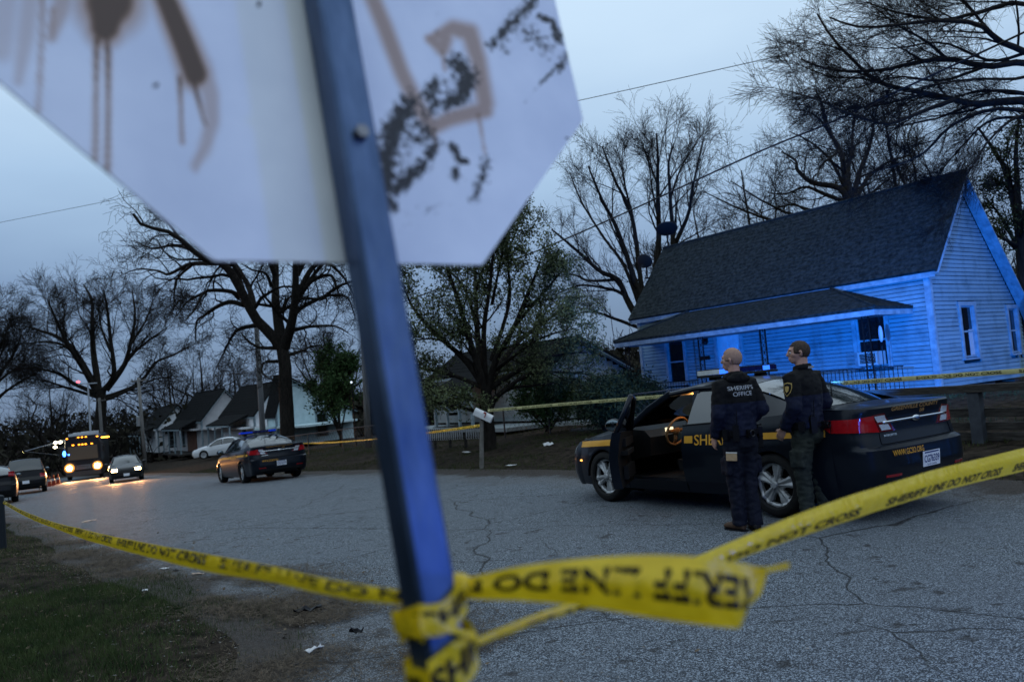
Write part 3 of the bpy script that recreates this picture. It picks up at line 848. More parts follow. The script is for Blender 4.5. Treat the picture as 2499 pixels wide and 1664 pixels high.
        for x in xs:
            y, z = self.rail(x); c = self.roofz(x); row = []
            for q in np.linspace(-1, 1, 17):
                bow = (.09 * (1 - q * q)) if abs(x - s['ws_top']) < 1e-6 else ((-.06 * (1 - q * q)) if abs(x - s['roof_r']) < 1e-6 else 0)
                row.append((x + bow, q * y, z + (c - z) * (1 - abs(q) ** 2.6)))
            rf.append(row)
        mb.grid(rf)
        # pillars and rear quarters
        for sg in (1, -1):
            r = s['rail']
            k0 = [q for q in r if q[0] >= s['ws_top'] - .001]
            mb.tube([(a, sg * b, c) for a, b, c in k0], [(.045, .03)] * len(k0), n=8)
            mb.tube([(a, sg * b, c - .012) for a, b, c in r if s['roof_r'] - .01 <= a <= s['ws_top'] + .01], .034, n=8)
            xr = [x for x in np.linspace(s['roof_r'], s['rail'][-1][0], 8)]
            Q = []
            xe = self.s['cpillar'] - .12
            for i, x in enumerate(xr):
                y, z = self.rail(x); t = i / 7
                xb = xe + (s['rail'][-1][0] - xe) * t; zb = self.zbelt(xb)
                Q.append([(x, sg * y, z), ((x + xb) / 2, sg * (y * .5 + self.Y(xb, zb) * .5 + .012), (z + zb) / 2), (xb, sg * self.Y(xb, zb), zb)])
            mb.grid(Q)
            y, z = self.rail(s['bpillar']); xb = s['bpillar']
            if not (self.open and sg > 0) or True:
                mb.beam((xb, sg * (self.Y(xb, self.zbelt(xb)) - .03), self.zbelt(xb) - .65), (xb - .03, sg * (y - .012), z), .10, .05, up=(0, 1, 0))
        self.body_o = mb.build('body', self.paint, self.root, smooth=38)
        mb = MB()
        for xa in (s['wb'], -s['wb']):
            for sg in (1, -1):
                Q = []
                for k in range(13):
                    a = PI * k / 12; x = xa + (s['arch'] - .01) * math.cos(a); z = s['wr'] + (s['arch'] - .01) * math.sin(a); Q.append([(x, sg * .93, z), (x, sg * .60, z)])
                mb.grid(Q); mb.box((xa, sg * .58, .42), (.74, .03, .6))
        mb.box((0, 0, .21), (2.1, 1.75, .03)); mb.box((0, 0, .26), (3.9, 1.2, .05)); mb.box((1.75, 0, .45), (.5, 1.1, .4)); mb.box((-1.9, 0, .5), (.5, 1.1, .5))
        mb.build('underbody', DARK, self.root)
    def glazing(self):
        s = self.s
        mb = MB(); P = []
        for q in np.linspace(-1, 1, 15):
            row = []
            for t in np.linspace(0, 1, 7):
                x0, y0, z0 = s['cowl'] + .20 * (1 - q * q) - .02, q * .80, s['rail'][0][2] + s['crown'] * .9 * (1 - abs(q) ** 2.4)
                yt, zt = self.rail(s['ws_top']); c = self.roofz(s['ws_top'])
                x1, y1, z1 = s['ws_top'] + .09 * (1 - q * q), q * yt, zt + (c - zt) * (1 - abs(q) ** 2.6)
                bl = .03 * math.sin(PI * t) * (1 - q * q)
                row.append((x0 + (x1 - x0) * t + bl, y0 + (y1 - y0) * t, z0 + (z1 - z0) * t + bl - .004))
            P.append(row)
        mb.grid(P); mb.build('windscreen', CLEARGLASS if self.open else self.glass, self.root, smooth=True)
        mb = MB(); P = []
        for q in np.linspace(-1, 1, 15):
            row = []
            for t in np.linspace(0, 1, 8):
                yt, zt = self.rail(s['roof_r']); c = self.roofz(s['roof_r'])
                x1, y1, z1 = s['roof_r'] - .06 * (1 - q * q), q * yt, zt + (c - zt) * (1 - abs(q) ** 2.6)
                xl, yl, zl = s['rail'][-1]
                x0, y0, z0 = (s['deck'] if not self.suv else xl) - .15 * (1 - q * q) * (1 if not self.suv else .3), q * yl, zl + .03 * (1 - q * q)
                bl = .035 * math.sin(PI * t)
                row.append((x1 + (x0 - x1) * t - bl * .5, y1 + (y0 - y1) * t, z1 + (z0 - z1) * t + bl - .003))
            P.append(row)
        mb.grid(P); mb.build('rear_window', self.glass, self.root, smooth=True)
        for sg in (1, -1):
            segs = [(s['cowl'] - .14, s['bpillar'] + .05), (s['bpillar'] - .05, s['cpillar'] + .06)]
            for i, (a, b) in enumerate(segs):
                if self.open and sg > 0 and i == 0: continue
                mb = MB(); P = []
                for x in np.linspace(a, b, 12):
                    y, z = self.rail(x); zb = self.zbelt(x); yb = self.Y(x, zb) - .012
                    if z < zb + .01: z = zb + .01
                    P.append([(x, sg * (yb + (y - yb) * t + .018 * math.sin(PI * t)), zb - .01 + (z - zb - .02) * t) for t in np.linspace(0, 1, 5)])
                mb.grid(P); mb.build('side_window', self.glass, self.root, smooth=True)
                # chrome-dark beltline strip
            mb = MB(); mb.tube([self.side_pt(x, self.zbelt(x), sg, .004) for x in np.linspace(s['cowl'] - .1 if not (self.open and sg > 0) else s['bpillar'], s['cpillar'] - .1, 14)], .011, n=6); mb.build('belt_trim', BLACKP, self.root)
            mb = MB(); Q = []
            xc = s['cpillar']; y, z = self.rail(xc); zb = self.zbelt(xc)
            mb.beam((xc - .05, sg * (self.Y(xc, zb) - .02), zb - .02), (xc + .06, sg * (y - .008), z - .01), .07, .05, up=(0, 1, 0)); mb.build('pillar_trim', BLACKP, self.root)
    def door_panel(self, a, b, sg, frame, opened=0, name='door', handle=True):
        s = self.s; d = empty(name, self.side_pt(a, 0, sg)); d.parent = self.root; ox, oy = d.location.x, d.location.y
        xs = sorted(set(list(np.linspace(b, a, 16)) + [x for x in self.stations(a, b) if b < x < a and abs(x) > 1.0])); P = []
        L = lambda q: (q[0] - ox, q[1] - oy, q[2])
        for x in xs:
            z0 = max(.335, self.zbot(x) + .015); z1 = self.zbelt(x)
            P.append([L(self.side_pt(x, z0 + (z1 - z0) * t, sg, .001)) for t in np.linspace(0, 1, 12)])
        mb = MB(); mb.grid(P, flip=sg < 0)
        for row in (P[0], P[-1]): mb.grid([[q, (q[0], q[1] - sg * .11, q[2])] for q in row])
        mb.grid([[r[0], (r[0][0], r[0][1] - sg * .11, r[0][2])] for r in P]); mb.grid([[r[-1], (r[-1][0], r[-1][1] - sg * .09, r[-1][2])] for r in P])
        mb.build('skin', self.paint, d, smooth=35)
        mb = MB(); mb.grid([[(q[0], q[1] - sg * .11, q[2]) for q in r] for r in P])
        if opened:
            xm = (a + b) / 2 - ox
            mb.box((xm, -sg * .155 + P[8][4][1] - 0, .50), (.62, .06, .16)); mb.box((xm - .05, P[8][6][1] - sg * .16, .74), (.55, .09, .055)); mb.box((xm + .1, P[8][7][1] - sg * .14, .86), (.7, .05, .10))
            mb.lathe([(.0, .0), (.085, .0), (.085, .015), (.0, .02)], 16, axis='Y', c=(xm + .28, P[8][3][1] - sg * .13, .56))
        mb.build('inner_panel', BLACKP, d)
        if frame:
            mb = MB(); F = []; G = []
            for x in np.linspace(a - .03, b + .03, 13):
                y, z = self.rail(x); zb = self.zbelt(x); F.append(L((x, sg * (y + .012), max(z - .012, zb)))); G.append((L((x, sg * (self.Y(x, zb) - .03), zb)), F[-1]))
            mb.tube([L((a - .01, sg * (self.Y(a, self.zbelt(a)) - .03), self.zbelt(a) - .03))] + F + [L((b + .02, sg * (self.Y(b, self.zbelt(b)) - .03), self.zbelt(b) - .03))], [(.032, .022)] * 15, n=8)
            mb.build('window_frame', self.paint, d, smooth=True)
            mb = MB(); mb.grid([[tuple(Vector(p).lerp(Vector(q), t)) for t in np.linspace(0, 1, 4)] for p, q in G]); mb.build('pane', CLEARGLASS, d, smooth=True)
        if handle:
            mb = MB(); zc = self.zbelt(b) - .13; x = b + .15
            pts = [L(self.side_pt(x + k * .05, zc + .006 * (1 - abs(k - 2) / 2), sg, .012 + .018 * math.sin(PI * k / 4))) for k in range(5)]
            mb.tube(pts, [(.014, .010)] * 5, n=8); mb.build('handle', self.paint, d, smooth=True)
        return d
    def mirror(self, sg, parent=None, off=(0, 0, 0)):
        s = self.s; x = s['cowl'] - .22; zb = self.zbelt(x); y = self.Y(x, zb)
        m_ = empty('wing_mirror', (x - off[0], sg * y - off[1], zb + .02)); m_.parent = parent or self.root
        mb = MB(); mb.ball((-.02, sg * .13, .07), (.075, .115, .085), 14, 10); mb.tube([(0, -sg * .03, 0), (-.01, sg * .06, .03)], .03, n=8); mb.build('housing', self.paint, m_, smooth=True)
        mb = MB(); mb.lathe([(0, -.083), (.06, -.081), (.072, -.075)], 16, axis='X', c=(-.008, sg * .13, .07))
        for i, v in enumerate(mb.v): mb.v[i] = (v[0], sg * .13 + (v[1] - sg * .13) * 1.35, v[2])
        mb.build('glass', MIRRORG, m_, smooth=True)
        return m_
    def wheel(self, x, sg, rim='cover', yaw=0, y0=None, parts=True):
        s = self.s; r = s['wr']
        w = empty('wheel', (x, sg * ((y0 or self.half(x)) - .135), r), 0); w.parent = self.root
        w.rotation_euler = (0, 0.35 * (1 if x > 0 else 2.3), yaw)
        hw = .118; R_ = .240
        mb = MB(); mb.lathe([(R_ - .004, -hw * .8), (R_ + .02, -hw), (r - .035, -hw), (r - .010, -hw * .84), (r, -hw * .55), (r, hw * .55), (r - .010, hw * .84), (r - .035, hw), (R_ + .02, hw), (R_ - .004, hw * .8)], 44, axis='Y')
        mb.build('tyre', TYRE, w, smooth=40)
        mb = MB()
        if rim == 'cover':
            N, nr = 90, 13
            P = []
            for k in range(N + 1):
                th = 2 * PI * k / N; row = []
                for j in range(nr + 1):
                    q = .02 + (R_ + .004 - .02) * j / nr; f = q / R_
                    a = ((th / (2 * PI) * 5) % 1.0) - .5            # 0 = middle of a hole
                    spoke = max(0, (abs(a) - .17) / .33)
                    h = hw * (.62 - .10 * f + .22 * max(0, 1 - f * 3.2)) + .010 * math.cos(PI * min(1, abs(spoke - .55) * 2)) + (.012 if f > .9 else 0)
                    row.append((q * math.cos(th), sg * h, q * math.sin(th)))
                P.append(row)
            def skip(i, j):
                f = (.02 + (R_ + .004 - .02) * (j + .5) / nr) / R_; a = abs((((i + .5) / N * 5) % 1.0) - .5)
                wdt = .17 + .17 * (f - .35); wdt = min(wdt, .27)
                return .40 < f < .885 and a < wdt
            mb.grid(P, skip=skip)
            # walls of the holes
            for i in range(N):
                for j in range(nr):
                    if not skip(i, j): continue
                    for di, dj, e in ((1, 0, ((i + 1, j), (i + 1, j + 1))), (-1, 0, ((i, j), (i, j + 1))), (0, 1, ((i, j + 1), (i + 1, j + 1))), (0, -1, ((i, j), (i + 1, j)))):
                        if skip((i + di) % N, j + dj): continue
                        p, q = P[e[0][0] % N if e[0][0] < N else 0][e[0][1]], P[e[1][0] % N if e[1][0] < N else 0][e[1][1]]
                        mb.add([p, q, (q[0], q[1] - sg * .04, q[2]), (p[0], p[1] - sg * .04, p[2])], [(0, 1, 2, 3)])
            mb.lathe([(0, sg * hw * .95), (.03, sg * hw * .93), (.042, sg * hw * .80), (.042, sg * hw * .5)], 20, axis='Y')
        else:
            mb.lathe([(0, sg * hw * .6), (.05, sg * hw * .6), (.07, sg * hw * .35), (.19, sg * hw * .45), (R_, sg * hw * .8)], 30, axis='Y')
            for k in range(10):
                a = 2 * PI * k / 10; mb.box((.13 * math.cos(a), sg * hw * .52, .13 * math.sin(a)), (.03, .03, .14), Matrix.Rotation(PI / 2 - a, 3, 'Y'))
        mb.build('rim', SILVER, w, smooth=30)
        mb = MB(); mb.lathe([(0, sg * .01), (R_ - .01, sg * .01), (R_ - .01, -sg * .03), (0, -sg * .03)], 24, axis='Y'); mb.build('brake_disc', DARK, w)
        return w
    def side_decal(self, name, x0, x1, z0, z1, sg, mat, slope=0.0, out=.004, nx=16):
        mb = MB(); P = []
        for x in np.linspace(x0, x1, nx):
            P.append([self.side_pt(x, z, sg, out) for z in np.linspace(z0 + slope * (x - x0), z1 + slope * (x - x0), 4)])
        mb.grid(P); return mb.build(name, mat, self.root, smooth=True)
    def rear_patch(self, name, poly, mat, out=.006, parent=None, nu=10, nv=5, pw=1.0):
        """poly: four (q, z) corners, ordered bottom-outer, bottom-inner, top-inner, top-outer."""
        mb = MB(); P = []
        for i in range(nu):
            u = (i / (nu - 1)) ** pw; row = []
            for j in range(nv):
                v = j / (nv - 1)
                q = (poly[0][0] * (1 - u) + poly[1][0] * u) * (1 - v) + (poly[3][0] * (1 - u) + poly[2][0] * u) * v
                z = (poly[0][1] * (1 - u) + poly[1][1] * u) * (1 - v) + (poly[3][1] * (1 - u) + poly[2][1] * u) * v
                row.append(self.rear_pt(max(-1, min(1, q)), z, out))
            P.append(row)
        mb.grid(P)
        edge = [P[i][0] for i in range(nu)] + [P[-1][j] for j in range(1, nv)] + [P[i][-1] for i in range(nu - 2, -1, -1)] + [P[0][j] for j in range(nv - 2, 0, -1)]
        mb.grid([[e, (e[0] + out + .004, e[1] * (1 - .01), e[2])] for e in edge], closed=True)
        return mb.build(name, mat, parent or self.root, smooth=40)

def patrol_car(label, loc, yaw, rot, open_door, group):
    root = empty('patrol_car', loc, yaw, label, 'police car', group)
    root.rotation_euler = rot
    c = Car(TAURUS, root, PAINT, open_door=open_door); c.body(); c.glazing(); s = TAURUS
    dA, dB, dC = s['cowl'] - .10, s['bpillar'], s['cpillar'] + .02
    for sg in (1, -1):
        op = open_door and sg > 0
        fd = c.door_panel(dA - .006, dB + .006, sg, op, opened=op, name='door')
        if op:
            fd.rotation_euler = (0, 0, R(-49)); c.mirror(sg, fd, (fd.location.x, fd.location.y, 0))
        else: c.mirror(sg)
        c.door_panel(dB - .006, dC + .006, sg, False, name='door')
    for x in (1.434, -1.434):
        for sg in (1, -1): c.wheel(x, sg)
    # livery
    for sg in (1, -1):
        zc = .80
        c.side_decal('gold_stripe', 2.02, .98, .735, .815, sg, GOLD, slope=-.045)
        if not (open_door and sg > 0): c.side_decal('gold_stripe', .94, -.10, .785, .868, sg, GOLD, slope=-.02)
        c.side_decal('gold_stripe', -.17, -.31, .80, .885, sg, GOLD, slope=-.012)
        c.side_decal('gold_stripe', -1.02, -2.12, .835, .905, sg, GOLD, slope=-.015)
        for q in [0]:
            lt = letter('lettering', 'SHERIFF', (lambda u, v, sg=sg: c.side_pt(-.34 - u if sg > 0 else -1.0 + u, .775 + v + .012 * u, sg, .005)), .125, GOLD, root, w=.66, bold=.012)
        mb = MB(); mb.grid([[c.side_pt(x, z, sg, .007) for z in np.linspace(.80, 1.0, 5)] for x in np.linspace(-1.82, -1.99, 6)]); mb.build('badge', M('badge_black', (.012, .010, .008), rough=.4), root, smooth=True)
        mb = MB(); P = []
        for k in range(24):
            a = 2 * PI * k / 24; P.append([c.side_pt(-1.905 + r * math.cos(a), .90 + r * math.sin(a), sg, .010) for r in (.055, .066)])
        mb.grid(P, closed=True)
        pts = []
        for k in range(12):
            a = PI / 2 + 2 * PI * k / 12; r = .050 if k % 2 == 0 else .028; pts.append(c.side_pt(-1.905 + r * math.cos(a), .90 + r * math.sin(a), sg, .010))
        mb.add(pts, [tuple(range(12))]); mb.build('badge_star', M('badge_gold', (.30, .15, .03), rough=.4), root)
    letter('lettering', 'GREENVILLE COUNTY', lambda u, v: c.rear_pt(.50 - u / .86, 1.058 + v, .007), .040, M('trunk_gold', (.42, .24, .09), rough=.4), root, w=.86, bold=.01)
    letter('lettering', 'E49', lambda u, v: c.rear_pt(-.10 - u / .86, 1.005 + v, .007), .040, MATS['trunk_gold'], root, bold=.01)
    letter('lettering', 'WWW.GCSO.ORG', lambda u, v: c.rear_pt(.66 - u / .9, .628 + v, .007), .058, GOLD, root, w=.50, bold=.008)
    letter('lettering', 'INTERCEPTOR', lambda u, v: c.rear_pt(.64 - u / .9, .818 + v, .008), .020, CHROME, root, w=.20, bold=.006)
    # lamps at the tail
    for sg in (1, -1):
        t = empty('tail_lamp'); t.parent = root
        c.rear_patch('red_lens', [(sg * 1.0, .885), (sg * .70, .868), (sg * .78, 1.035), (sg * 1.0, 1.015)], REDLENS, .010, t, nu=22, pw=3.2)
        mb = MB(); P = []
        for x in np.linspace(-2.18, -2.07, 6):
            k = (x + 2.18) / .11; P.append([c.side_pt(x, z, sg, .008 * (1 - k) + .002) for z in np.linspace(.886 + .075 * k, 1.014 + .012 * k, 5)])
        mb.grid(P); mb.build('side_lens', REDLENS, t, smooth=True)
        c.rear_patch('inner_lens', [(sg * .69, .868), (sg * .42, .862), (sg * .62, 1.050), (sg * .78, 1.040)], DARKRED, .008, t)
        c.rear_patch('reversing_lens', [(sg * .665, .882), (sg * .505, .882), (sg * .55, .937), (sg * .70, .940)], CLEARLENS, .012, t)
        c.rear_patch('reversing_lens', [(sg * .715, .965), (sg * .56, .968), (sg * .61, 1.028), (sg * .765, 1.025)], CLEARLENS, .012, t)
    mb = MB(); mb.tube([c.rear_pt(q, .955 + .004 * (1 - q * q), .014) for q in np.linspace(.64, -.64, 21)], [(.013, .008)] * 21, n=8); mb.build('chrome_strip', CHROME, root, smooth=True)
    mb = MB(); mb.ball(c.rear_pt(0, .955, .014), (.014, .075, .032), 16, 8); mb.build('emblem', CHROME, root, smooth=True)
    # number plate on the bumper
    px = c.rear_pt(0, .56, 0)[0]
    pl = empty('number_plate', (px - .016, 0, .545)); pl.parent = root; pl.rotation_euler = (0, R(-6), 0)
    mb = MB(); mb.box((.004, 0, 0), (.006, .305, .152)); mb.build('panel', PLATE, pl)
    letter('lettering', 'CG76339', lambda u, v: (-.002, .135 - u, -.036 + v), .074, PLATEINK, pl, w=.27, bold=.012)
    letter('lettering', 'South Carolina', lambda u, v: (-.002, .085 - u, -.066 + v), .020, PLATEINK, pl, w=.17)
    mb = MB(); mb.box((-.0005, 0, .064), (.004, .25, .012)); mb.build('band', PLATEINK, pl)
    c.rear_patch('bumper_insert', [(.80, .305), (-.80, .305), (-.78, .395), (.78, .395)], BLACKP, .004, nu=20)
    c.rear_patch('reflector', [(.78, .43), (.55, .43), (.55, .455), (.78, .455)], REDLENS, .006); c.rear_patch('reflector', [(-.55, .43), (-.78, .43), (-.78, .455), (-.55, .455)], REDLENS, .006)
    mb = MB()
    for sg in (1, -1): mb.tube([(-2.35, sg * .55, .30), (-2.66, sg * .55, .285)], [.045, .045], n=14, caps=False)
    mb.build('exhaust', CHROME, root, smooth=True)
    # trunk seams
    mb = MB()
    for sg in (1, -1): mb.tube([c.rear_pt(sg * .70, z, .001) for z in np.linspace(.86, .75, 5)] + [c.rear_pt(sg * q, .745, .001) for q in np.linspace(.68, 0, 8)], .005, n=4)
    mb.build('boot_seam', DARK, root)
    # nose
    for sg in (1, -1):
        mb = MB(); P = []
        for i in range(8):
            q = .62 + .36 * i / 7; P.append([c.front_pt(sg * q, z, .006) for z in np.linspace(.63, .735 + .03 * i / 7, 5)])
        mb.grid(P); mb.build('headlight', CLEARLENS, root, smooth=True)
        mb = MB(); mb.ball(c.side_pt(2.0, .55, sg, .004), (.03, .012, .014), 8, 6); mb.build('marker_lamp', glow('amber_marker', (1.0, .42, .08), 3.0), root)
    mb = MB(); mb.grid([[c.front_pt(q, z, .004) for z in (.42, .5, .6, .7)] for q in np.linspace(-.55, .55, 13)]); mb.build('grille', BLACKP, root, smooth=True)
    mb = MB()
    for yy in (-.32, .32): mb.tube([(2.35, yy, .36), (2.58, yy, .40), (2.60, yy, .62), (2.53, yy, .80)], .03, n=8)
    mb.tube([(2.59, -.5, .55), (2.59, .5, .55)], .025, n=8); mb.build('push_bar', BLACKP, root, smooth=True)
    # light bar
    lb = empty('light_bar', (-.30, 0, c.roofz(-.3) + .045)); lb.parent = root
    mb = MB(); mb.box((0, 0, -.005), (.27, 1.20, .03)); mb.box((0, .42, -.035), (.12, .10, .05)); mb.box((0, -.42, -.035), (.12, .10, .05)); mb.box((0, 0, .075), (.24, 1.16, .012)); mb.build('base', BLACKP, lb)
    LENS = M('clear_bar_lens', (.50, .52, .50), (.60, .62, .60), scale=30, rough=.25)
    BLUED = M('dark_blue_lens', (.006, .012, .09), rough=.15, coat=1.0)
    BLUEL = glow('lit_blue_lens', (.03, .17, 1.0), 1.5) if open_door else glow('dim_blue_lens', (.006, .04, .5), .32)
    lit = (1, 2, 7) if open_door else (0, 1, 2, 7, 8)
    for k in range(9):
        yy = .60 - 1.20 * (k + .5) / 9
        mt = BLUEL if k in lit else (LENS if (k == 0 and open_door) else BLUED)
        mb = MB()
        P = [(-.125, -.062), (.125, -.062), (.135, 0), (.125, .062), (-.125, .062), (-.135, 0)]
        mb.prism([(a, b) for a, b in P], .012, .068, lambda u, v, w, yy=yy: (u, yy + v, w)); mb.build('lens', mt, lb)
    # spot lamp and boot antennas
    mb = MB(); mb.tube([(-1.75, .2, 1.17), (-1.76, .2, 1.42)], [.012, .004], n=5); mb.lathe([(0, .02), (.025, .015), (.03, 0)], 10, c=(-1.75, .2, 1.155)); mb.build('antenna', BLACKP, root)
    # cabin
    ca = empty('cabin'); ca.parent = root
    mb = MB(); mb.box((-.2, 0, .33), (2.6, 1.6, .04)); mb.build('floor_mat', SEATF, ca)
    mb = MB(); mb.prism([(1.10, .55), (.62, .62), (.60, .86), (.70, .95), (1.12, .98)], -.78, .78, lambda u, v, w: (u, w, v)); mb.build('dashboard', BLACKP, ca)
    for yy in (.38, -.38):
        mb = MB()
        mb.prism([(.28, .42), (.30, .56), (-.20, .52), (-.22, .40)], yy - .25, yy + .25, lambda u, v, w: (u, w, v))
        mb.prism([(-.12, .50), (-.34, 1.08), (-.44, 1.08), (-.28, .48)], yy - .24, yy + .24, lambda u, v, w: (u, w, v))
        mb.prism([(-.37, 1.10), (-.38, 1.27), (-.47, 1.27), (-.46, 1.10)], yy - .12, yy + .12, lambda u, v, w: (u, w, v)); mb.build('seat', SEATF, ca)
    mb = MB(); mb.prism([(-.65, .45), (-.62, .56), (-1.1, .55), (-1.36, 1.08), (-1.46, 1.08), (-1.3, .42)], -.66, .66, lambda u, v, w: (u, w, v)); mb.build('rear_bench', SEATF, ca)
    st = empty('steering_wheel', (.50, .38, .90)); st.parent = ca; st.rotation_euler = (0, R(-24), 0)
    WH = M('wheel_leather', (.36, .20, .09), rough=.5)
    mb = MB(); mb.tube([(0, .19 * math.cos(2 * PI * k / 32), .19 * math.sin(2 * PI * k / 32)) for k in range(33)], .016, n=8, caps=False); mb.build('rim', WH, st, smooth=True)
    mb = MB(); mb.ball((.02, 0, -.01), (.03, .065, .055), 12, 8)
    for a in (PI * .02, PI * .98, PI * 1.5): mb.beam((.015, .04 * math.cos(a), .04 * math.sin(a)), (.002, .185 * math.cos(a), .185 * math.sin(a)), .045, .014, up=(1, 0, 0))
    mb.build('hub', WH, st, smooth=True)
    if open_door:
        mb = MB(); mb.box((.52, .02, .80), (.04, .20, .12), Matrix.Rotation(R(-25), 3, 'Y')); mb.build('screen', glow('console_screen', (.55, .85, .95), 1.6), ca)
        mb = MB(); mb.box((.63, .40, .93), (.02, .13, .05)); mb.build('gauge', glow('gauge_light', (1.0, .8, .5), 1.5), ca)
        mb = MB(); mb.box((-.16, -.02, 1.475), (.09, .16, .02)); mb.build('dome_lamp', glow('dome_lamp', (1.0, .62, .25), 4.0), ca)
        mb = MB(); mb.box((.16, .38, 1.40), (.16, .30, .02), Matrix.Rotation(R(18), 3, 'Y')); mb.build('sun_visor', M('visor', (.55, .42, .24), rough=.8), ca)
        lamp('dome_light', 'POINT', (.20, .28, 1.36), 5.5, (1.0, .50, .16), ca, size=.04)
        mb = MB(); mb.box((.72, .02, .58), (.22, .30, .36)); mb.build('console', BLACKP, ca)
        mb = MB(); mb.tube([(.34, 0, 1.36), (.40, 0, 1.33)], .012, n=6); mb.box((.40, 0, 1.31), (.03, .24, .07)); mb.build('rear_view_mirror', BLACKP, ca)
    return root

def ground_pose(x, y, yaw):
    ez = Vector((height(x + .8, y) - height(x - .8, y), height(x, y + .8) - height(x, y - .8), 0)) / 1.6
    nrm = Vector((-ez.x, -ez.y, 1)).normalized(); fx = Vector((math.cos(yaw), math.sin(yaw), 0)); fx = (fx - nrm * fx.dot(nrm)).normalized(); fy = nrm.cross(fx)
    return Matrix((fx, fy, nrm)).transposed().to_euler()
def road_z(x, y): return fall(to_sn(x, y)[0]) + .014
CARX, CARY, CARYAW = 2.684, 10.381, R(123.15)
car = patrol_car('dark blue patrol car with gold stripe, its driver door open', (CARX, CARY, road_z(CARX, CARY) - .0), CARYAW, ground_pose(CARX, CARY, CARYAW), True, 'sheriff patrol cars')
# the blue lamp at the house end of the light bar, thrown across to the porch
cm = Matrix.Translation((CARX, CARY, 0)) @ Matrix.Rotation(CARYAW, 4, 'Z')
for lx, lz, en in ((1.4, 4.2, 9000), (5.8, 3.7, 4600)):
    lamp('light_bar_flash', 'SPOT', cm @ Vector((-.32, -.66, 1.74)), en, (.012, .205, 1.0), size=.05, aim=on_house((lx, 0, lz)), cone=56, blend=.55)
MX, MY = -9.05, 27.5
car2 = patrol_car('parked patrol car further down the road with glints along its side', (MX, MY, road_z(MX, MY)), UY - R(3), ground_pose(MX, MY, UY - R(3)), False, 'sheriff patrol cars')

# a second lit bar stands beyond the right edge of the picture and catches the sign post and the officers' backs
lamp('flash_from_the_right', 'SPOT', (4.3, 1.25, 1.3), 180, (.015, .13, 1.0), size=.10, aim=(1.2, 3.6, 1.0), cone=150, blend=.6)
lamp('flash_from_the_right', 'SPOT', (3.7, -1.15, 2.0), 85, (.008, .14, 1.0), size=.25, aim=(.5, 2.2, 1.2), cone=110, blend=.6)

lamp('flash_on_gable', 'SPOT', (9.6, 4.2, 1.35), 14000, (.010, .20, 1.0), size=.1, aim=on_house((-.2, -1.6, .6)), cone=46, blend=.8)
# ------------------------------------------------------------------ other vehicles
def plain_car(name, label, cat, loc, yaw, paint, scale=(.92, .92, .94), suv=False, lit=False, group=None, spec=None):
    root = empty(name, loc, yaw, label, cat, group); root.rotation_euler = ground_pose(loc[0], loc[1], yaw); root.scale = scale
    s = dict(TAURUS)
    if suv:
        s['belt'] = [(2.02, .98), (1.6, 1.05), (1.1, 1.10), (.5, 1.12), (-1.0, 1.14), (-2.18, 1.16)]
        s['rail'] = [(1.02, .83, 1.10), (.75, .76, 1.40), (.45, .70, 1.66), (-.2, .69, 1.74), (-1.0, .69, 1.74), (-1.95, .70, 1.70), (-2.15, .72, 1.45), (-2.24, .76, 1.17)]
        s['roofz'] = [(.45, 1.70), (.0, 1.79), (-.6, 1.81), (-1.2, 1.80), (-1.95, 1.74)]; s['ws_top'] = .45; s['roof_r'] = -1.95; s['cpillar'] = -1.3; s['sill'] = .30
        s['fd'] = [(.28, .30), (.5, .42), (.8, .40), (.92, .28), (1.0, .20)]; s['rd'] = [(.3, .18), (.5, .26), (.7, .26), (.85, .2), (1.16, .18)]; s['deck'] = -2.1
    c = Car(s, root, paint, suv=suv, doors=True); c.body(); c.glazing()
    dA, dB, dC = s['cowl'] - .10, s['bpillar'], s['cpillar'] + .02
    for sg in (1, -1):
        c.door_panel(dA - .006, dB + .006, sg, False); c.door_panel(dB - .006, dC + .006, sg, False); c.mirror(sg)
        for x in (1.434, -1.434): c.wheel(x, sg, rim='plain')
        z0 = s['fd'][2][0] + .08
        mb = MB(); mb.grid([[c.front_pt(sg * q, z, .008) for z in np.linspace(z0 - .02, z0 + .12, 5)] for q in np.linspace(.56, .92, 8)])
        mb.build('headlight', glow('lit_headlight', (1.0, .66, .26), 45.0) if lit else CLEARLENS, root, smooth=True)
        z1 = s['rd'][-2][0]
        c.rear_patch('tail_lamp', [(sg * .99, z1 - .05), (sg * .72, z1 - .05), (sg * .74, z1 + .13), (sg * .99, z1 + .13)], REDLENS, .008)
    mb = MB(); mb.grid([[c.front_pt(q, z, .006) for z in np.linspace(.48, .68, 4)] for q in np.linspace(-.45, .45, 9)]); mb.build('grille', BLACKP, root)
    mb = MB(); p = c.front_pt(0, .40, .012); mb.box(p, (.01, .31, .15)); mb.build('number_plate', PLATE, root)
    p = c.rear_pt(0, .6, .012); mb = MB(); mb.box(p, (.01, .31, .15)); mb.build('number_plate', PLATE, root)
    if lit:
        for sg in (1, -1):
            p = Vector(c.front_pt(sg * .74, .70, .06)); lamp('headlight_beam', 'SPOT', p, 800, (1.0, .44, .15), root, size=.09, aim=p + Vector((9, -.3, -.35)), cone=80, blend=1.0)
    return root
p = at_depth(290, 1091, 45); SX, SY = p.x, p.y
plain_car('saloon_car', 'dark saloon car coming up the road with its headlights on', 'car', (SX, SY, road_z(SX, SY)), R(-63), M('dark_saloon_paint', (.010, .010, .011), rough=.35, coat=.3, spec=.25), lit=True)
p = at_depth(62, 1123, 43); SX, SY = p.x, p.y
plain_car('sport_utility_vehicle', 'dark estate vehicle parked at the left edge with its tail to us', 'suv', (SX, SY, road_z(SX, SY)), UY - R(6), M('black_suv_paint', (.004, .004, .005), rough=.35, coat=.25, spec=.2), scale=(.95, .98, 1.0), suv=True)
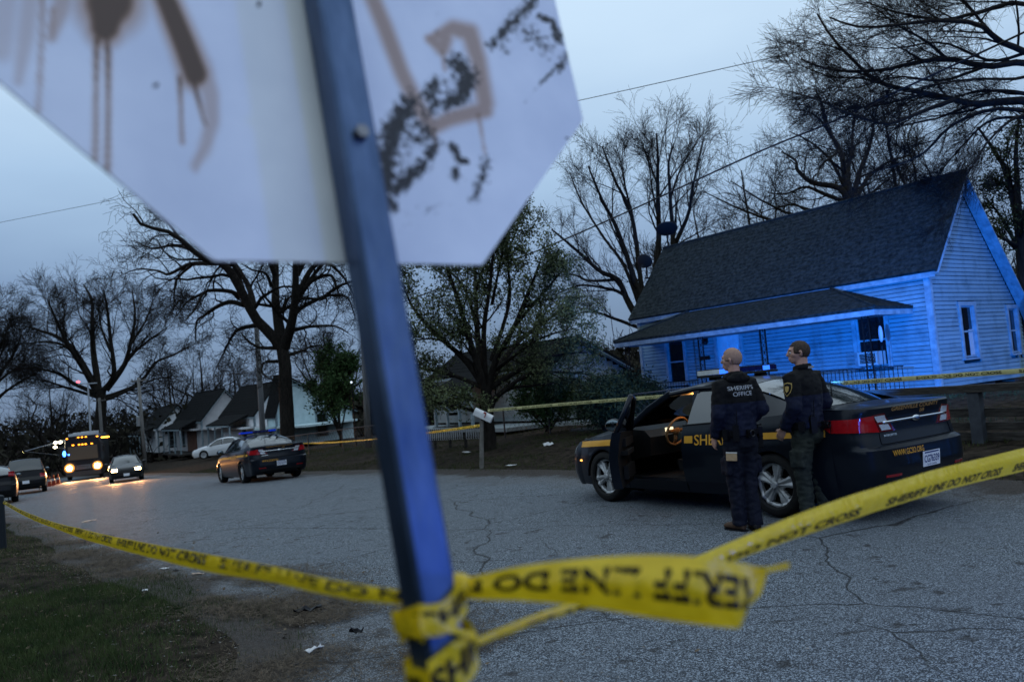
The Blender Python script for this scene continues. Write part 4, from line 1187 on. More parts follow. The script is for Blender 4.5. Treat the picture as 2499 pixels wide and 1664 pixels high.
p = at_depth(-18, 1138, 33); SX, SY = p.x, p.y
plain_car('saloon_car', 'black car cut off by the left edge, parked behind the estate vehicle', 'car', (SX, SY, road_z(SX, SY)), UY - R(4), M('black_suv_paint', (.006, .006, .008)), scale=(.95, .95, 1.0))
p = at_depth(516, 1050, 62); SX, SY = p.x, p.y
plain_car('saloon_car', 'white saloon car parked on the grass beside the grey house', 'car', (SX, SY, p.z + .05), UY + R(62), M('white_car_paint', (.62, .64, .66), rough=.25, coat=.8))

# ------------------------------------------------------------------ mobile command bus
p = at_depth(193, 1086, 60); BX, BY = p.x, p.y; BZ = road_z(BX, BY)
byaw = R(-66)
bus = empty('command_bus', (BX, BY, BZ), byaw, 'large dark command bus with blazing headlights, amber marker lamps and an awning out', 'bus')
BUSP = M('dark_bus_paint', (.012, .013, .018), rough=.35, coat=.5)
mb = MB(); P = []
for x in (-9.2, -9.1, -1.0, -.35, -.08, 0.0):
    k = {-9.2: .96, -9.1: 1.0, -1.0: 1.0, -.35: .985, -.08: .95, 0.0: .90}[x]
    P.append([(x, 1.25 * k * a, .35 + (2.95) * b) for a, b in ((-1, 0), (-1, .35), (-1, .62), (-.97, .9), (-.88, .985), (-.7, 1.0), (.7, 1.0), (.88, .985), (.97, .9), (1, .62), (1, .35), (1, 0))])
mb.grid(P); mb.add([P[-1][i] for i in range(12)], [tuple(range(12))]); mb.add([P[0][i] for i in range(12)], [tuple(range(12))]); mb.build('body', BUSP, bus, smooth=35)
mb = MB(); mb.prism([(-1.0, 1.55), (1.0, 1.55), (.98, 2.55), (-.98, 2.55)], .0, .03, lambda u, v, w: (w, u, v)); mb.build('windscreen', M('bus_glass', (.10, .085, .07), rough=.15), bus)
mb = MB(); mb.box((.05, 0, .52), (.14, 2.3, .30)); mb.build('bumper', M('bus_bumper', (.05, .05, .055), rough=.4), bus)
mb = MB()
for k in range(5): mb.box((.03, 0, .85 + k * .07), (.04, 1.0, .03))
mb.build('grille', CHROME, bus)
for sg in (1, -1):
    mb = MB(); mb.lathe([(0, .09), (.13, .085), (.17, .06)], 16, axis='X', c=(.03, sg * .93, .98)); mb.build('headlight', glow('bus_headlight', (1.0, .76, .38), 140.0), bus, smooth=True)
    mb = MB(); mb.lathe([(.17, .06), (.25, .05)], 20, axis='X', c=(.03, sg * .93, .98)); mb.build('halo_inner', glow('halo_glow', (1.0, .45, .10), 3.5), bus, smooth=True)  # glowing ring added as the orange glare halo round the headlight
    mb = MB(); mb.lathe([(.25, .05), (.33, .03), (.34, .0)], 20, axis='X', c=(.03, sg * .93, .98)); mb.build('halo_outer', glow('halo_glow_dim', (1.0, .34, .06), .9), bus, smooth=True)  # dimmer outer ring of the added glare halo
    lamp('headlight_beam', 'SPOT', (.22, sg * .93, .98), 2000, (1.0, .44, .15), bus, size=.14, aim=(12, sg * .9, .55), cone=125, blend=1.0)
    mb = MB(); mb.box((.25, sg * 1.42, 2.2), (.12, .2, .42)); mb.tube([(-.05, sg * 1.2, 2.7), (.25, sg * 1.42, 2.55), (.25, sg * 1.42, 2.3)], .025, n=6); mb.build('wing_mirror', BLACKP, bus)
    mb = MB(); mb.ball((.04, sg * 1.05, .62), (.03, .08, .04), 8, 6); mb.build('turn_lamp', glow('amber_lamp', (1.0, .33, .03), 9.0), bus)
    for x in (-1.6, -6.6):
        w = empty('wheel', (x, sg * 1.08, .48)); w.parent = bus
        mb = MB(); mb.lathe([(.28, -.14), (.46, -.14), (.48, -.1), (.48, .1), (.46, .14), (.28, .14)], 24, axis='Y'); mb.build('tyre', TYRE, w)
        mb = MB(); mb.lathe([(0, sg * .05), (.28, sg * .12)], 20, axis='Y'); mb.build('rim', SILVER, w)
AMB = glow('amber_marker_lamp', (1.0, .30, .02), 5.0)
for yy, zz in ((-1.0, 3.16), (-.25, 3.20), (0, 3.20), (.25, 3.20), (1.0, 3.16), (-.62, 2.66), (-.22, 2.66), (0, 2.66), (.22, 2.66), (.62, 2.66)):
    mb = MB(); mb.ball((-.02 if zz > 3 else .02, yy, zz), (.05, .085, .05), 10, 6); mb.build('marker_lamp', AMB, bus)
mb = MB(); mb.box((-2.2, 0, 3.42), (1.3, 1.5, .22)); mb.box((-4.6, .2, 3.42), (1.2, 1.2, .24)); mb.box((-.9, -.6, 3.40), (.6, .7, .18)); mb.build('roof_unit', M('white_roof_unit', (.5, .52, .55), rough=.5), bus)
mb = MB(); mb.tube([(-3.2, .35, 3.3), (-3.2, .35, 7.3)], [.075, .055], n=8); mb.beam((-3.2, -.35, 7.32), (-3.2, 1.0, 7.32), .06, .08); mb.build('mast', M('mast_metal', (.30, .33, .37), rough=.5), bus)
mb = MB(); mb.ball((-3.2, -.30 - .02 + .0, 7.5), (.09, .13, .08), 10, 6); mb.build('warning_lamp', glow('red_lamp', (1.0, .06, .08), 7.0), bus)
mb = MB(); mb.add([(-1.2, -1.28, 3.1), (-6.2, -1.28, 3.1), (-6.2, -3.9, 2.55), (-1.2, -3.9, 2.55)], [(0, 1, 2, 3)]); aw = mb.build('awning', M('awning_canvas', (.30, .34, .40), rough=.8), bus)
sm = aw.modifiers.new('thick', 'SOLIDIFY'); sm.thickness = .05
mb = MB(); mb.tube([(-1.25, -1.3, 1.9), (-1.25, -3.85, 2.5)], .03, n=6); mb.tube([(-1.25, -1.3, 2.4), (-1.25, -2.6, 2.8)], .025, n=6); mb.build('awning_arm', CHROME, bus)
for k, (yy, zz) in enumerate(((-1.55, 2.95), (-1.85, 2.95), (-1.9, 2.62))):
    mb = MB(); mb.ball((-1.0, yy, zz), (.06, .13, .10), 10, 6); mb.build('scene_lamp', glow('scene_lamp', (1.0, .85, .55), 16.0), bus)
mb = MB(); mb.ball((-.02, -1.22, 2.08), (.05, .12, .22), 10, 8); mb.ball((.0, -.92, 1.98), (.04, .09, .1), 8, 6); mb.build('blue_flasher', glow('blue_flasher', (.05, .22, 1.0), 9.0), bus)
mb = MB(); mb.box((.0, 1.55, 3.05), (.1, .55, .10)); mb.build('side_lamp', glow('amber_lamp', (1, .33, .03), 9.0), bus)
mb = MB(); mb.box((-1.4, -1.27, 1.45), (.8, .03, 2.1)); mb.build('door', M('bus_door', (.02, .02, .03), rough=.4), bus)
# traffic cones beside it
CONEO = M('cone_orange', (.22, .025, .01), rough=.6); CONEW = M('cone_band', (.3, .3, .3), rough=.4)
CL = ['leftmost orange cone of the three beside the command bus', 'middle orange cone of the three beside the command bus', 'orange traffic cone closest to the front of the command bus']
first = None
for k, (px, py) in enumerate(((113, 1093), (123, 1094), (133, 1091))):
    q = at_depth(px, py, 52 + k * 2); z = road_z(q.x, q.y)
    if first is None:
        first = empty('traffic_cone', (q.x, q.y, z), 0, CL[0], 'traffic cone', 'traffic cones by the bus')
        mb = MB(); mb.box((0, 0, .02), (.38, .38, .04)); mb.build('base', CONEO, first)
        mb = MB(); mb.lathe([(.14, .04), (.025, .72), (0, .72)], 14); mb.build('body', CONEO, first, smooth=40)
        mb = MB(); mb.lathe([(.098, .32), (.077, .45)], 14); mb.build('band', CONEW, first)
    else:
        o = copy_tree(first); o.location = (q.x, q.y, z); o['label'] = CL[k]
# ================================================================== STOP SIGN, SEEN FROM BEHIND
SG = empty('stop_sign', (0, 0, 0), 0, 'weathered stop sign seen from behind on its leaning galvanised post, paint drips on the back', 'sign')
SG.location = (-.20044, .92274, 2.1376); SG.rotation_euler = (R(-10.7976), R(-.331), R(35.688))
SGM = Matrix.Translation(SG.location) @ SG.rotation_euler.to_matrix().to_4x4()
HS = .381
def octr(a):
    a = (a + PI / 8) % (PI / 4) - PI / 8; return HS / math.cos(a)
NA, NR = 420, 120
th = np.linspace(0, 2 * PI, NA, endpoint=False); rad = np.array([octr(a) for a in th])
rr = np.linspace(0, 1, NR + 1)
U = (np.cos(th) * rad)[:, None] * rr[None]; Vv = (np.sin(th) * rad)[:, None] * rr[None]
PX = np.stack([U, np.full_like(U, -.0016), Vv], -1).reshape(-1, 3)
PXw = PX @ np.array(SGM.to_3x3()).T + np.array(SGM.translation)
dd = PXw - np.array([0, 0, CAM_H]); zc = dd @ np.array(_fw)
sx_ = (1249.5 + 1944 * (dd @ np.array(_rt)) / zc) / K; sy_ = (832 - 1944 * (dd @ np.array(_up)) / zc) / K
def stroke(pts, hw, soft=.42):
    """paint stroke along a polyline (traced once, then fixed to the panel as print)."""
    m_ = np.zeros_like(sx_)
    if not hasattr(hw, '__len__'): hw = [hw] * len(pts)
    for (a, b), (c, d), h0, h1 in zip(pts[:-1], pts[1:], hw[:-1], hw[1:]):
        vx, vy = c - a, d - b; t = np.clip(((sx_ - a) * vx + (sy_ - b) * vy) / (vx * vx + vy * vy + 1e-9), 0, 1)
        dist = np.hypot(sx_ - a - t * vx, sy_ - b - t * vy); h = h0 + (h1 - h0) * t
        m_ = np.maximum(m_, np.clip((h * (1 + soft) - dist) / (h * soft * 2), 0, 1))
    return m_
br = np.zeros_like(sx_)
for pts, hw, k in (([(252, -200), (252, 5)], [90, 76], 1), ([(250, 0), (242, 62)], [72, 46], 1), ([(222, 90), (221, 200), (219, 372)], [9, 5, 6], 1), ([(248, 95), (249, 230), (247, 398)], [9, 5.5, 6.5], 1),
                   ([(100, -60), (97, 60), (88, 262)], [7, 4.5, 4], .9), ([(152, -60), (140, 20), (118, 88)], [26, 22, 12], .6), ([(75, -40), (58, 90), (42, 190)], [24, 20, 10], .42), ([(20, -60), (5, 120)], [30, 22], .35), ([(122, 20), (118, 90)], [8, 5], .8),
                   ([(345, -120), (378, -10), (425, 105), (450, 172)], [40, 31, 34, 36], 1), ([(413, 180), (416, 250), (419, 326)], [7, 3.6, 4.4], 1), ([(446, 190), (458, 240), (471, 286)], [8, 5, 4], 1),
                   ([(462, 150), (484, 220), (488, 280), (470, 345), (448, 385)], [24, 20, 17, 15, 10], .55),
                   ([(820, -120), (858, 0), (884, 62), (924, 168), (962, 246), (993, 292)], [20, 19, 20, 19, 18, 17], .78),
                   ([(990, 92), (1042, 66), (1080, 76), (1100, 139), (1116, 240), (1106, 254)], [12, 20, 22, 20, 21, 20], .78), ([(1118, 256), (1093, 258), (1033, 274), (993, 296)], [17, 20, 19, 17], .78), ([(985, 88), (1018, 112), (1024, 90)], [9, 18, 19], .78),
                   ([(1100, 262), (1108, 310), (1116, 357)], [5, 2.6, 2.4], .9), ([(1017, 120), (1023, 162)], [4, 3.5], .9), ([(997, 296), (1004, 342)], [5, 3.5], .9)):
    br = np.maximum(br, k * stroke(pts, hw))
bk = np.zeros_like(sx_)
for pts, hw, k in (([(1045, 140), (1078, 178), (1060, 222), (1030, 238)], [14, 18, 16, 14], 1), ([(1075, 150), (1020, 228), (950, 292), (905, 380), (890, 470)], [16, 24, 30, 26, 14], .62), ([(1005, 190), (985, 215), (1000, 240)], [13, 13, 10], .9), ([(942, 240), (905, 300), (890, 370), (892, 450)], [22, 26, 22, 14], .95), ([(960, 285), (990, 310), (950, 330)], [16, 14, 14], .75),
                   ([(975, 378), (945, 405), (912, 438)], [13, 15, 12], 1), ([(895, 320), (888, 440)], [14, 15], 1), ([(1000, 330), (985, 360)], [12, 12], .9), ([(1040, 335), (1056, 370), (1074, 372)], [8, 8, 6], 1), ([(1046, 396), (1050, 408)], [10, 9], 1), ([(1118, 370), (1104, 425), (1088, 462)], [12, 13, 9], .72),
                   ([(1233, -5), (1180, 52), (1132, 104)], [12, 15, 11], .85), ([(1239, 38), (1272, 52), (1286, 92)], [6, 7, 11], .95), ([(1212, 75), (1262, 112)], [20, 18], .66), ([(1304, 128), (1288, 160)], [12, 10], .72), ([(1299, 138), (1239, 196)], [4.5, 3.5], .9), ([(1239, 196), (1170, 280)], [2.6, 1.6], .6), ([(1150, 95), (1165, 120)], [16, 12], .6), ([(905, 480), (895, 460)], [10, 9], 1), ([(1020, 470), (900, 520)], [14, 16], .42),
                   ([(358, 195), (360, 197)], [5, 4], 1), ([(594, 10), (595, 14)], [5, 4], 1), ([(560, 212), (561, 216)], [4, 3], .7), ([(1306, 318), (1307, 320)], [3.5, 3], 1), ([(1005, 25), (1004, 80)], [3, 2], .5)):
    bk = np.maximum(bk, k * stroke(pts, [q * 1.45 for q in hw], .9))
F = []
for i in range(NA):
    i2 = (i + 1) % NA
    for j in range(NR): F.append((i * (NR + 1) + j, i2 * (NR + 1) + j, i2 * (NR + 1) + j + 1, i * (NR + 1) + j + 1))
m = bpy.data.materials.new('sign_back'); m.use_nodes = True; n, l = m.node_tree.nodes, m.node_tree.links; b = n['Principled BSDF']
b.inputs['Roughness'].default_value = .55; b.inputs['Metallic'].default_value = .0; b.inputs['Specular IOR Level'].default_value = .5
def attr(nm):
    a = n.new('ShaderNodeAttribute'); a.attribute_name = nm; return a.outputs['Fac']
tc_ = n.new('ShaderNodeTexCoord')
t1 = n.new('ShaderNodeTexNoise'); t1.inputs['Scale'].default_value = 7; t1.inputs['Detail'].default_value = 7; l.new(tc_.outputs['Object'], t1.inputs[0])
r1 = n.new('ShaderNodeValToRGB'); r1.color_ramp.elements[0].position = .36; r1.color_ramp.elements[1].position = .66
r1.color_ramp.elements[0].color = (.70, .73, .77, 1); r1.color_ramp.elements[1].color = (.84, .86, .87, 1); l.new(t1.outputs[0], r1.inputs[0])
t2 = n.new('ShaderNodeTexNoise'); t2.inputs['Scale'].default_value = 60; t2.inputs['Detail'].default_value = 6; l.new(tc_.outputs['Object'], t2.inputs[0])
mxb = n.new('ShaderNodeMix'); mxb.data_type = 'RGBA'; l.new(attr('brown'), mxb.inputs[0]); l.new(r1.outputs[0], mxb.inputs[6]); mxb.inputs[7].default_value = (.42, .225, .115, 1)
rdk = n.new('ShaderNodeMapRange'); rdk.inputs[1].default_value = .74; rdk.inputs[2].default_value = 1.0; l.new(attr('brown'), rdk.inputs[0])
mxd = n.new('ShaderNodeMix'); mxd.data_type = 'RGBA'; l.new(rdk.outputs[0], mxd.inputs[0]); l.new(mxb.outputs[2], mxd.inputs[6]); mxd.inputs[7].default_value = (.098, .052, .030, 1)
t3 = n.new('ShaderNodeTexNoise'); t3.inputs['Scale'].default_value = 150; t3.inputs['Detail'].default_value = 8; t3.inputs['Roughness'].default_value = .76; l.new(tc_.outputs['Object'], t3.inputs[0])
am = n.new('ShaderNodeMath'); am.operation = 'MULTIPLY_ADD'; am.inputs[1].default_value = .38; l.new(attr('black'), am.inputs[0]); l.new(t3.outputs[0], am.inputs[2])
rg = n.new('ShaderNodeMapRange'); rg.inputs[1].default_value = .70; rg.inputs[2].default_value = .76; l.new(am.outputs[0], rg.inputs[0])
mxk = n.new('ShaderNodeMix'); mxk.data_type = 'RGBA'; l.new(rg.outputs[0], mxk.inputs[0]); l.new(mxd.outputs[2], mxk.inputs[6]); mxk.inputs[7].default_value = (.008, .008, .012, 1)
l.new(mxk.outputs[2], b.inputs['Base Color'])
MATS['sign_back'] = m
face = raw_mesh('panel_back', PX, np.array(F), m, SG)
for nm, arr in (('brown', br), ('black', bk)):
    a = face.data.attributes.new(nm, 'FLOAT', 'POINT')
    if len(a.data) == len(arr): a.data.foreach_set('value', arr.astype(np.float32))
poly = [(octr(PI / 8) * math.cos(PI / 8 + k * PI / 4), octr(PI / 8) * math.sin(PI / 8 + k * PI / 4)) for k in range(8)]
mb = MB(); mb.prism(poly, -.0012, .0014, lambda u, v, w: (u, w, v)); mb.build('panel', M('sign_aluminium', (.45, .46, .48), rough=.4, metal=.4), SG)
mb = MB(); mb.prism([(u * .995, v * .995) for u, v in poly], .0014, .002, lambda u, v, w: (u, w, v)); mb.build('panel_front', M('sign_red', (.45, .02, .02), rough=.4), SG)
letter('lettering', 'STOP', lambda u, v: (.28 - u, .0026, -.125 + v), .25, M('sign_white', (.7, .7, .7), rough=.4), SG, w=.56, bold=.03)
PW = .043
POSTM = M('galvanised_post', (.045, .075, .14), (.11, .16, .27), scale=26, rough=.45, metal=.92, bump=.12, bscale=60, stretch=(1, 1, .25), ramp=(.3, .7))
mb = MB(); z0, z1 = -2.13, .36; c = .004; h = PW / 2; yc = -.0035 - h
prof = [(-h + c, -h), (h - c, -h), (h, -h + c), (h, h - c), (h - c, h), (-h + c, h), (-h, h - c), (-h, -h + c)]
mb.prism(prof, z0, z1, lambda u, v, w: (u, yc + v, w)); mb.build('post', POSTM, SG)
BOLT = M('bolt_steel', (.2, .2, .21), rough=.4, metal=.8)
for zz in (.25, -.25):
    mb = MB(); mb.lathe([(0, -.009), (.008, -.009), (.0085, -.001), (.0085, .001)], 6, axis='Y', c=(0, yc - h, zz)); mb.build('bolt', BOLT, SG)

# ================================================================== BARRIER TAPE
def tape_mat():
    m = bpy.data.materials.new('yellow_film'); m.use_nodes = True; n, l = m.node_tree.nodes, m.node_tree.links; b = n['Principled BSDF']; o = n['Material Output']
    t = n.new('ShaderNodeTexNoise'); t.inputs['Scale'].default_value = 42; tc = n.new('ShaderNodeTexCoord'); l.new(tc.outputs['Object'], t.inputs[0])
    r = n.new('ShaderNodeValToRGB'); r.color_ramp.elements[0].color = (.78, .52, .006, 1); r.color_ramp.elements[1].color = (.90, .66, .02, 1); l.new(t.outputs[0], r.inputs[0])
    l.new(r.outputs[0], b.inputs['Base Color']); b.inputs['Roughness'].default_value = .28; b.inputs['Specular IOR Level'].default_value = .5
    bp = n.new('ShaderNodeBump'); bp.inputs['Strength'].default_value = .8; bp.inputs['Distance'].default_value = .006; l.new(t.outputs[0], bp.inputs['Height']); l.new(bp.outputs[0], b.inputs['Normal'])
    tr = n.new('ShaderNodeBsdfTranslucent'); l.new(r.outputs[0], tr.inputs[0]); mx = n.new('ShaderNodeMixShader'); mx.inputs[0].default_value = .30
    l.new(b.outputs[0], mx.inputs[1]); l.new(tr.outputs[0], mx.inputs[2]); l.new(mx.outputs[0], o.inputs[0]); return m
TAPE = tape_mat(); TAPE2 = M('backlit_yellow_film', (.44, .41, .17), (.54, .50, .24), scale=14, rough=.4, spec=.4); INK = M('tape_ink', (.012, .010, .006), rough=.45)  # TAPE2: paler copy of the film, its backlight put into the colour
PHRASE = 'SHERIFF LINE DO NOT CROSS'
class Ribbon:
    def __init__(self, top, bot, crease=0.0, nv=5, ripple=0.0, sub=4, seed=1):
        T, B = np.array([tuple(p) for p in top], float), np.array([tuple(p) for p in bot], float)
        m_ = len(T); f = np.linspace(0, m_ - 1, (m_ - 1) * sub + 1)
        def cr(A):
            out = []
            for q in f:
                i = min(int(q), m_ - 2); t = q - i; p0, p1, p2, p3 = A[max(i - 1, 0)], A[i], A[i + 1], A[min(i + 2, m_ - 1)]
                out.append(.5 * (2 * p1 + (p2 - p0) * t + (2 * p0 - 5 * p1 + 4 * p2 - p3) * t * t + (3 * p1 - p0 - 3 * p2 + p3) * t ** 3))
            return np.array(out)
        self.T, self.B = cr(T), cr(B); mid = (self.T + self.B) / 2
        self.L = np.concatenate([[0], np.cumsum(np.linalg.norm(np.diff(mid, axis=0), axis=1))]); self.len = self.L[-1]
        r = np.random.default_rng(seed); self.ph = r.uniform(0, 6, 4); self.crease, self.ripple, self.nv = crease, ripple, nv
        tg = np.gradient(mid, axis=0); ac = self.T - self.B; N = np.cross(tg, ac); N /= np.linalg.norm(N, axis=1)[:, None] + 1e-9
        view = np.array([0, 0, CAM_H]) - mid; N *= np.sign((N * view).sum(1))[:, None]; self.N = N
    def at(self, u, v, out=0.0):
        i = np.searchsorted(self.L, u) - 1; i = int(np.clip(i, 0, len(self.L) - 2)); t = (u - self.L[i]) / (self.L[i + 1] - self.L[i] + 1e-9); t = min(max(t, -.2), 1.2)
        a = self.B[i] * (1 - t) + self.B[i + 1] * t; c = self.T[i] * (1 - t) + self.T[i + 1] * t; N = self.N[i] * (1 - t) + self.N[i + 1] * t
        w = np.linalg.norm(c - a)
        o = self.crease * w * (1 - abs(2 * v - 1)) + self.ripple * w * (math.sin(u / max(w, .02) * 1.3 + self.ph[0] + v * 2) + .6 * math.sin(u / max(w, .02) * 2.9 + self.ph[1] - v * 3))
        return tuple(a * (1 - v) + c * v + N * (o + out))
    def build(self, parent, text=True, v0=.34, v1=.88, period=1.25, flip=False, start=0.0, nu=None, name='film', tl=1.05, side=1, mat=None):
        nu = nu or max(20, len(self.L)); us = np.linspace(0, self.len, nu)
        mb = MB(); mb.grid([[self.at(u, v) for v in np.linspace(0, 1, self.nv)] for u in us]); o = mb.build(name, mat or TAPE, parent, smooth=True, fix=False)
        if text:
            h = v1 - v0
            reps = [start + k * period for k in range(-1, int(self.len / period) + 2)]
            V, F_, e = text2d(PHRASE, .035); vs, fs = [], []
            for off in reps:
                for tri in F_:
                    q = [(off + V[i][0] / e[0] * tl, v0 + V[i][1] / e[1] * h) for i in tri]
                    if any(a < 0 or a > self.len for a, _ in q): continue
                    k = len(vs)
                    for a, c in q:
                        if flip: a, c = self.len - a, 1 - c
                        vs.append(self.at(a, c, .0011 * side))
                    fs.append((k, k + 1, k + 2))
            if vs:
                mb = MB(); mb.add(vs, fs); mb.build('lettering', INK, parent, fix=False)
        return o
def vplane(A, B):
    d = Vector((B[0] - A[0], B[1] - A[1], 0)).normalized(); return (Vector((A[0], A[1], 0)), Vector((d.y, -d.x, 0)))
PP = SGM @ Vector((0, yc, -.74))                 # where the tapes are tied on the post
GRP = 'strips of yellow barrier tape'
# strip to the left
EP = Vector((*sn(15.4, 1.05), 0))
pl = vplane(PP + Vector((-.03, .02, 0)), EP)
top = [(945, 1360), (902, 1352), (850, 1346), (780, 1335), (700, 1319), (616, 1298), (540, 1285), (464, 1271), (390, 1258), (320, 1245), (255, 1232), (192, 1217), (130, 1202), (80, 1185), (40, 1168), (10, 1151)]
bot = [(945, 1392), (902, 1388), (850, 1384), (780, 1374), (700, 1356), (616, 1335), (540, 1325), (464, 1312), (390, 1293), (320, 1275), (255, 1257), (192, 1239), (130, 1216), (80, 1197), (40, 1177), (10, 1159)]
t = empty('barrier_tape', PP, 0, 'yellow barrier tape sagging from the sign post to the short post at the left edge', 'barrier tape', GRP); t.location = (0, 0, 0)
Ribbon([on_plane(*p, *pl) for p in top[::-1]], [on_plane(*p, *pl) for p in bot[::-1]], crease=.18, ripple=.035, seed=3, sub=6).build(t, v0=.40, v1=.95, period=1.22, start=.05, tl=1.12)
# strip to the right
pl = vplane(PP + Vector((.03, 0, 0)), (1.8, 2.8, 0))
top = [(1042, 1490), (1100, 1466), (1200, 1422), (1300, 1388), (1390, 1362), (1500, 1318), (1620, 1272), (1750, 1216), (1860, 1172), (2000, 1125), (2150, 1080), (2250, 1055), (2355, 1030), (2480, 1000), (2620, 968)]
bot = [(1042, 1507), (1100, 1485), (1200, 1444), (1300, 1413), (1390, 1388), (1500, 1352), (1620, 1318), (1750, 1266), (1860, 1227), (2000, 1181), (2150, 1134), (2250, 1108), (2355, 1082), (2480, 1048), (2620, 1012)]
t = empty('barrier_tape', (0, 0, 0), 0, 'taut yellow barrier tape running from the sign post up to the right edge', 'barrier tape', GRP)
rb = Ribbon([on_plane(*p, *pl) for p in top], [on_plane(*p, *pl) for p in bot], crease=.24, ripple=.022, seed=5, sub=6); rb.build(t, v0=.10, v1=.46, period=1.1, start=.1, tl=.95)
endR = Vector(rb.at(rb.len, .5))
# fluttering tail with upside-down print
tp = [(1030, 1338, .80), (1100, 1322, .795), (1200, 1301, .785), (1300, 1288, .775), (1400, 1280, .77), (1500, 1276, .765), (1600, 1280, .765), (1680, 1290, .77), (1735, 1302, .78), (1760, 1318, .785)]
bt = [(1030, 1372, .80), (1100, 1378, .79), (1200, 1381, .775), (1300, 1389, .765), (1400, 1403, .755), (1500, 1420, .75), (1600, 1434, .752), (1670, 1441, .76), (1700, 1436, .77), (1712, 1404, .78)]
t = empty('barrier_tape', (0, 0, 0), 0, 'wide loose tail of barrier tape fluttering right of the sign post, print upside down', 'barrier tape', GRP)
Ribbon([at_depth(*p) for p in tp], [at_depth(*p) for p in bt], crease=.10, ripple=.055, nv=11, seed=8, sub=6).build(t, v0=.20, v1=.72, flip=True, start=-.02, period=.62, tl=.50)
tp = [(1725, 1300, .782), (1760, 1304, .785), (1790, 1298, .79), (1815, 1292, .79)]; bt = [(1712, 1330, .782), (1755, 1318, .785), (1790, 1310, .79), (1815, 1306, .79)]
Ribbon([at_depth(*p) for p in tp], [at_depth(*p) for p in bt]).build(t, text=False, name='torn_tip')
# wraps round the post
t = empty('barrier_tape', (0, 0, 0), 0, 'barrier tape knotted and wound twice round the sign post', 'barrier tape', GRP)
def wrap(zc, hw, tilt, grow, seed, txt):
    rw = random.Random(seed); top, bot = [], []
    q = PW / 2 + .003 + grow
    ring = [(-q, -q), (0, -q - .003), (q, -q), (q + .004, 0), (q, q), (0, q + .002), (-q, q), (-q - .002, 0), (-q, -q)]
    for k, (u, v) in enumerate(ring):
        dz = tilt * u / q; j = rw.uniform(-.006, .006)
        top.append(SGM @ Vector((u, yc + v, zc + hw + dz + j))); bot.append(SGM @ Vector((u * 1.02, yc + v * 1.02, zc - hw + dz + rw.uniform(-.006, .006))))
    r_ = Ribbon(top, bot, ripple=.03, seed=seed, sub=5, nv=6)
    ctr = SGM @ Vector((0, yc, zc)); mid = (r_.T + r_.B) / 2; out = mid - np.array(ctr); r_.N *= np.sign((r_.N * out).sum(1))[:, None]
    r_.build(t, text=txt, v0=.22, v1=.78, period=.55, tl=.5, start=.0, nu=60, name='band')
wrap(-.752, .015, .008, .001, 2, True); wrap(-.803, .022, .014, .002, 6, True); wrap(-.768, .008, -.012, .004, 9, False)
mb = MB(); mb.ball(SGM @ Vector((PW / 2 + .006, yc - .012, -.735)), (.016, .014, .014), 10, 8); mb.build('knot', TAPE, t, smooth=True)
# short posts
def stake(x, y, z0, z1, w, label, name='wooden_post', mat=None, lean=(0, 0)):
    t = empty(name, (x, y, z0), 0, label, 'post'); mb = MB(); mb.tube([(0, 0, -.1), (lean[0], lean[1], z1 - z0)], [w, w * .95], n=10); mb.build('shaft', mat or DARKWOOD, t)
    mb = MB(); mb.ball((lean[0], lean[1], z1 - z0), (w * .97, w * .97, w * .35), 10, 6); mb.build('cap', mat or DARKWOOD, t); return t
e = at_depth(5, 1153, 12.75); stake(e.x - .06, e.y, height(e.x, e.y), e.z + .08, .085, 'short dark post at the left edge holding the end of the tape', mat=M('dark_metal_post', (.02, .025, .03), rough=.6, metal=.2))
stake(endR.x, endR.y, 0, endR.z + .1, .03, 'steel stake beyond the right edge', name='steel_stake', mat=POSTM)

# tape along the far side: from the letter box to the right, behind the big car
MBX = Vector((*sn(16.2, 10.95), 0)); MBX.z = height(MBX.x, MBX.y)
mb_top = at_depth(1122, 944, MBX.y)
def line_tape(label, A, B, w, sag, period=1.3, tl=1.1, n=26, seed=2, twist=0.0, mat=None):
    t = empty('barrier_tape', (0, 0, 0), 0, label, 'barrier tape', GRP); A, B = Vector(A), Vector(B); top, bot = [], []
    for k in range(n + 1):
        q = k / n; p = A.lerp(B, q); p.z -= sag * 4 * q * (1 - q); ww = w * (.72 + .28 * math.cos(q * 9 + seed)) if twist else w
        top.append(p + Vector((0, 0, ww / 2))); bot.append(p - Vector((0, 0, ww / 2)))
    Ribbon(top, bot, crease=.08, sub=2, seed=seed).build(t, v0=.2, v1=.8, period=period, tl=tl, start=.1, mat=mat)
    return t
E1 = at_depth(2365, 854, 10.0); E1 = Vector((E1.x, E1.y, E1.z)); far = E1 + (E1 - mb_top).normalized() * 1.6
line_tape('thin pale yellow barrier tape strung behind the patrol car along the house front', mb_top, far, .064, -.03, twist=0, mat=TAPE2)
A2 = at_depth(1112, 977, MBX.y); B2 = at_depth(690, 1019, 42)
line_tape('yellow barrier tape leading from the letter box post away to the left', B2, A2, .068, .12, seed=4, twist=1)

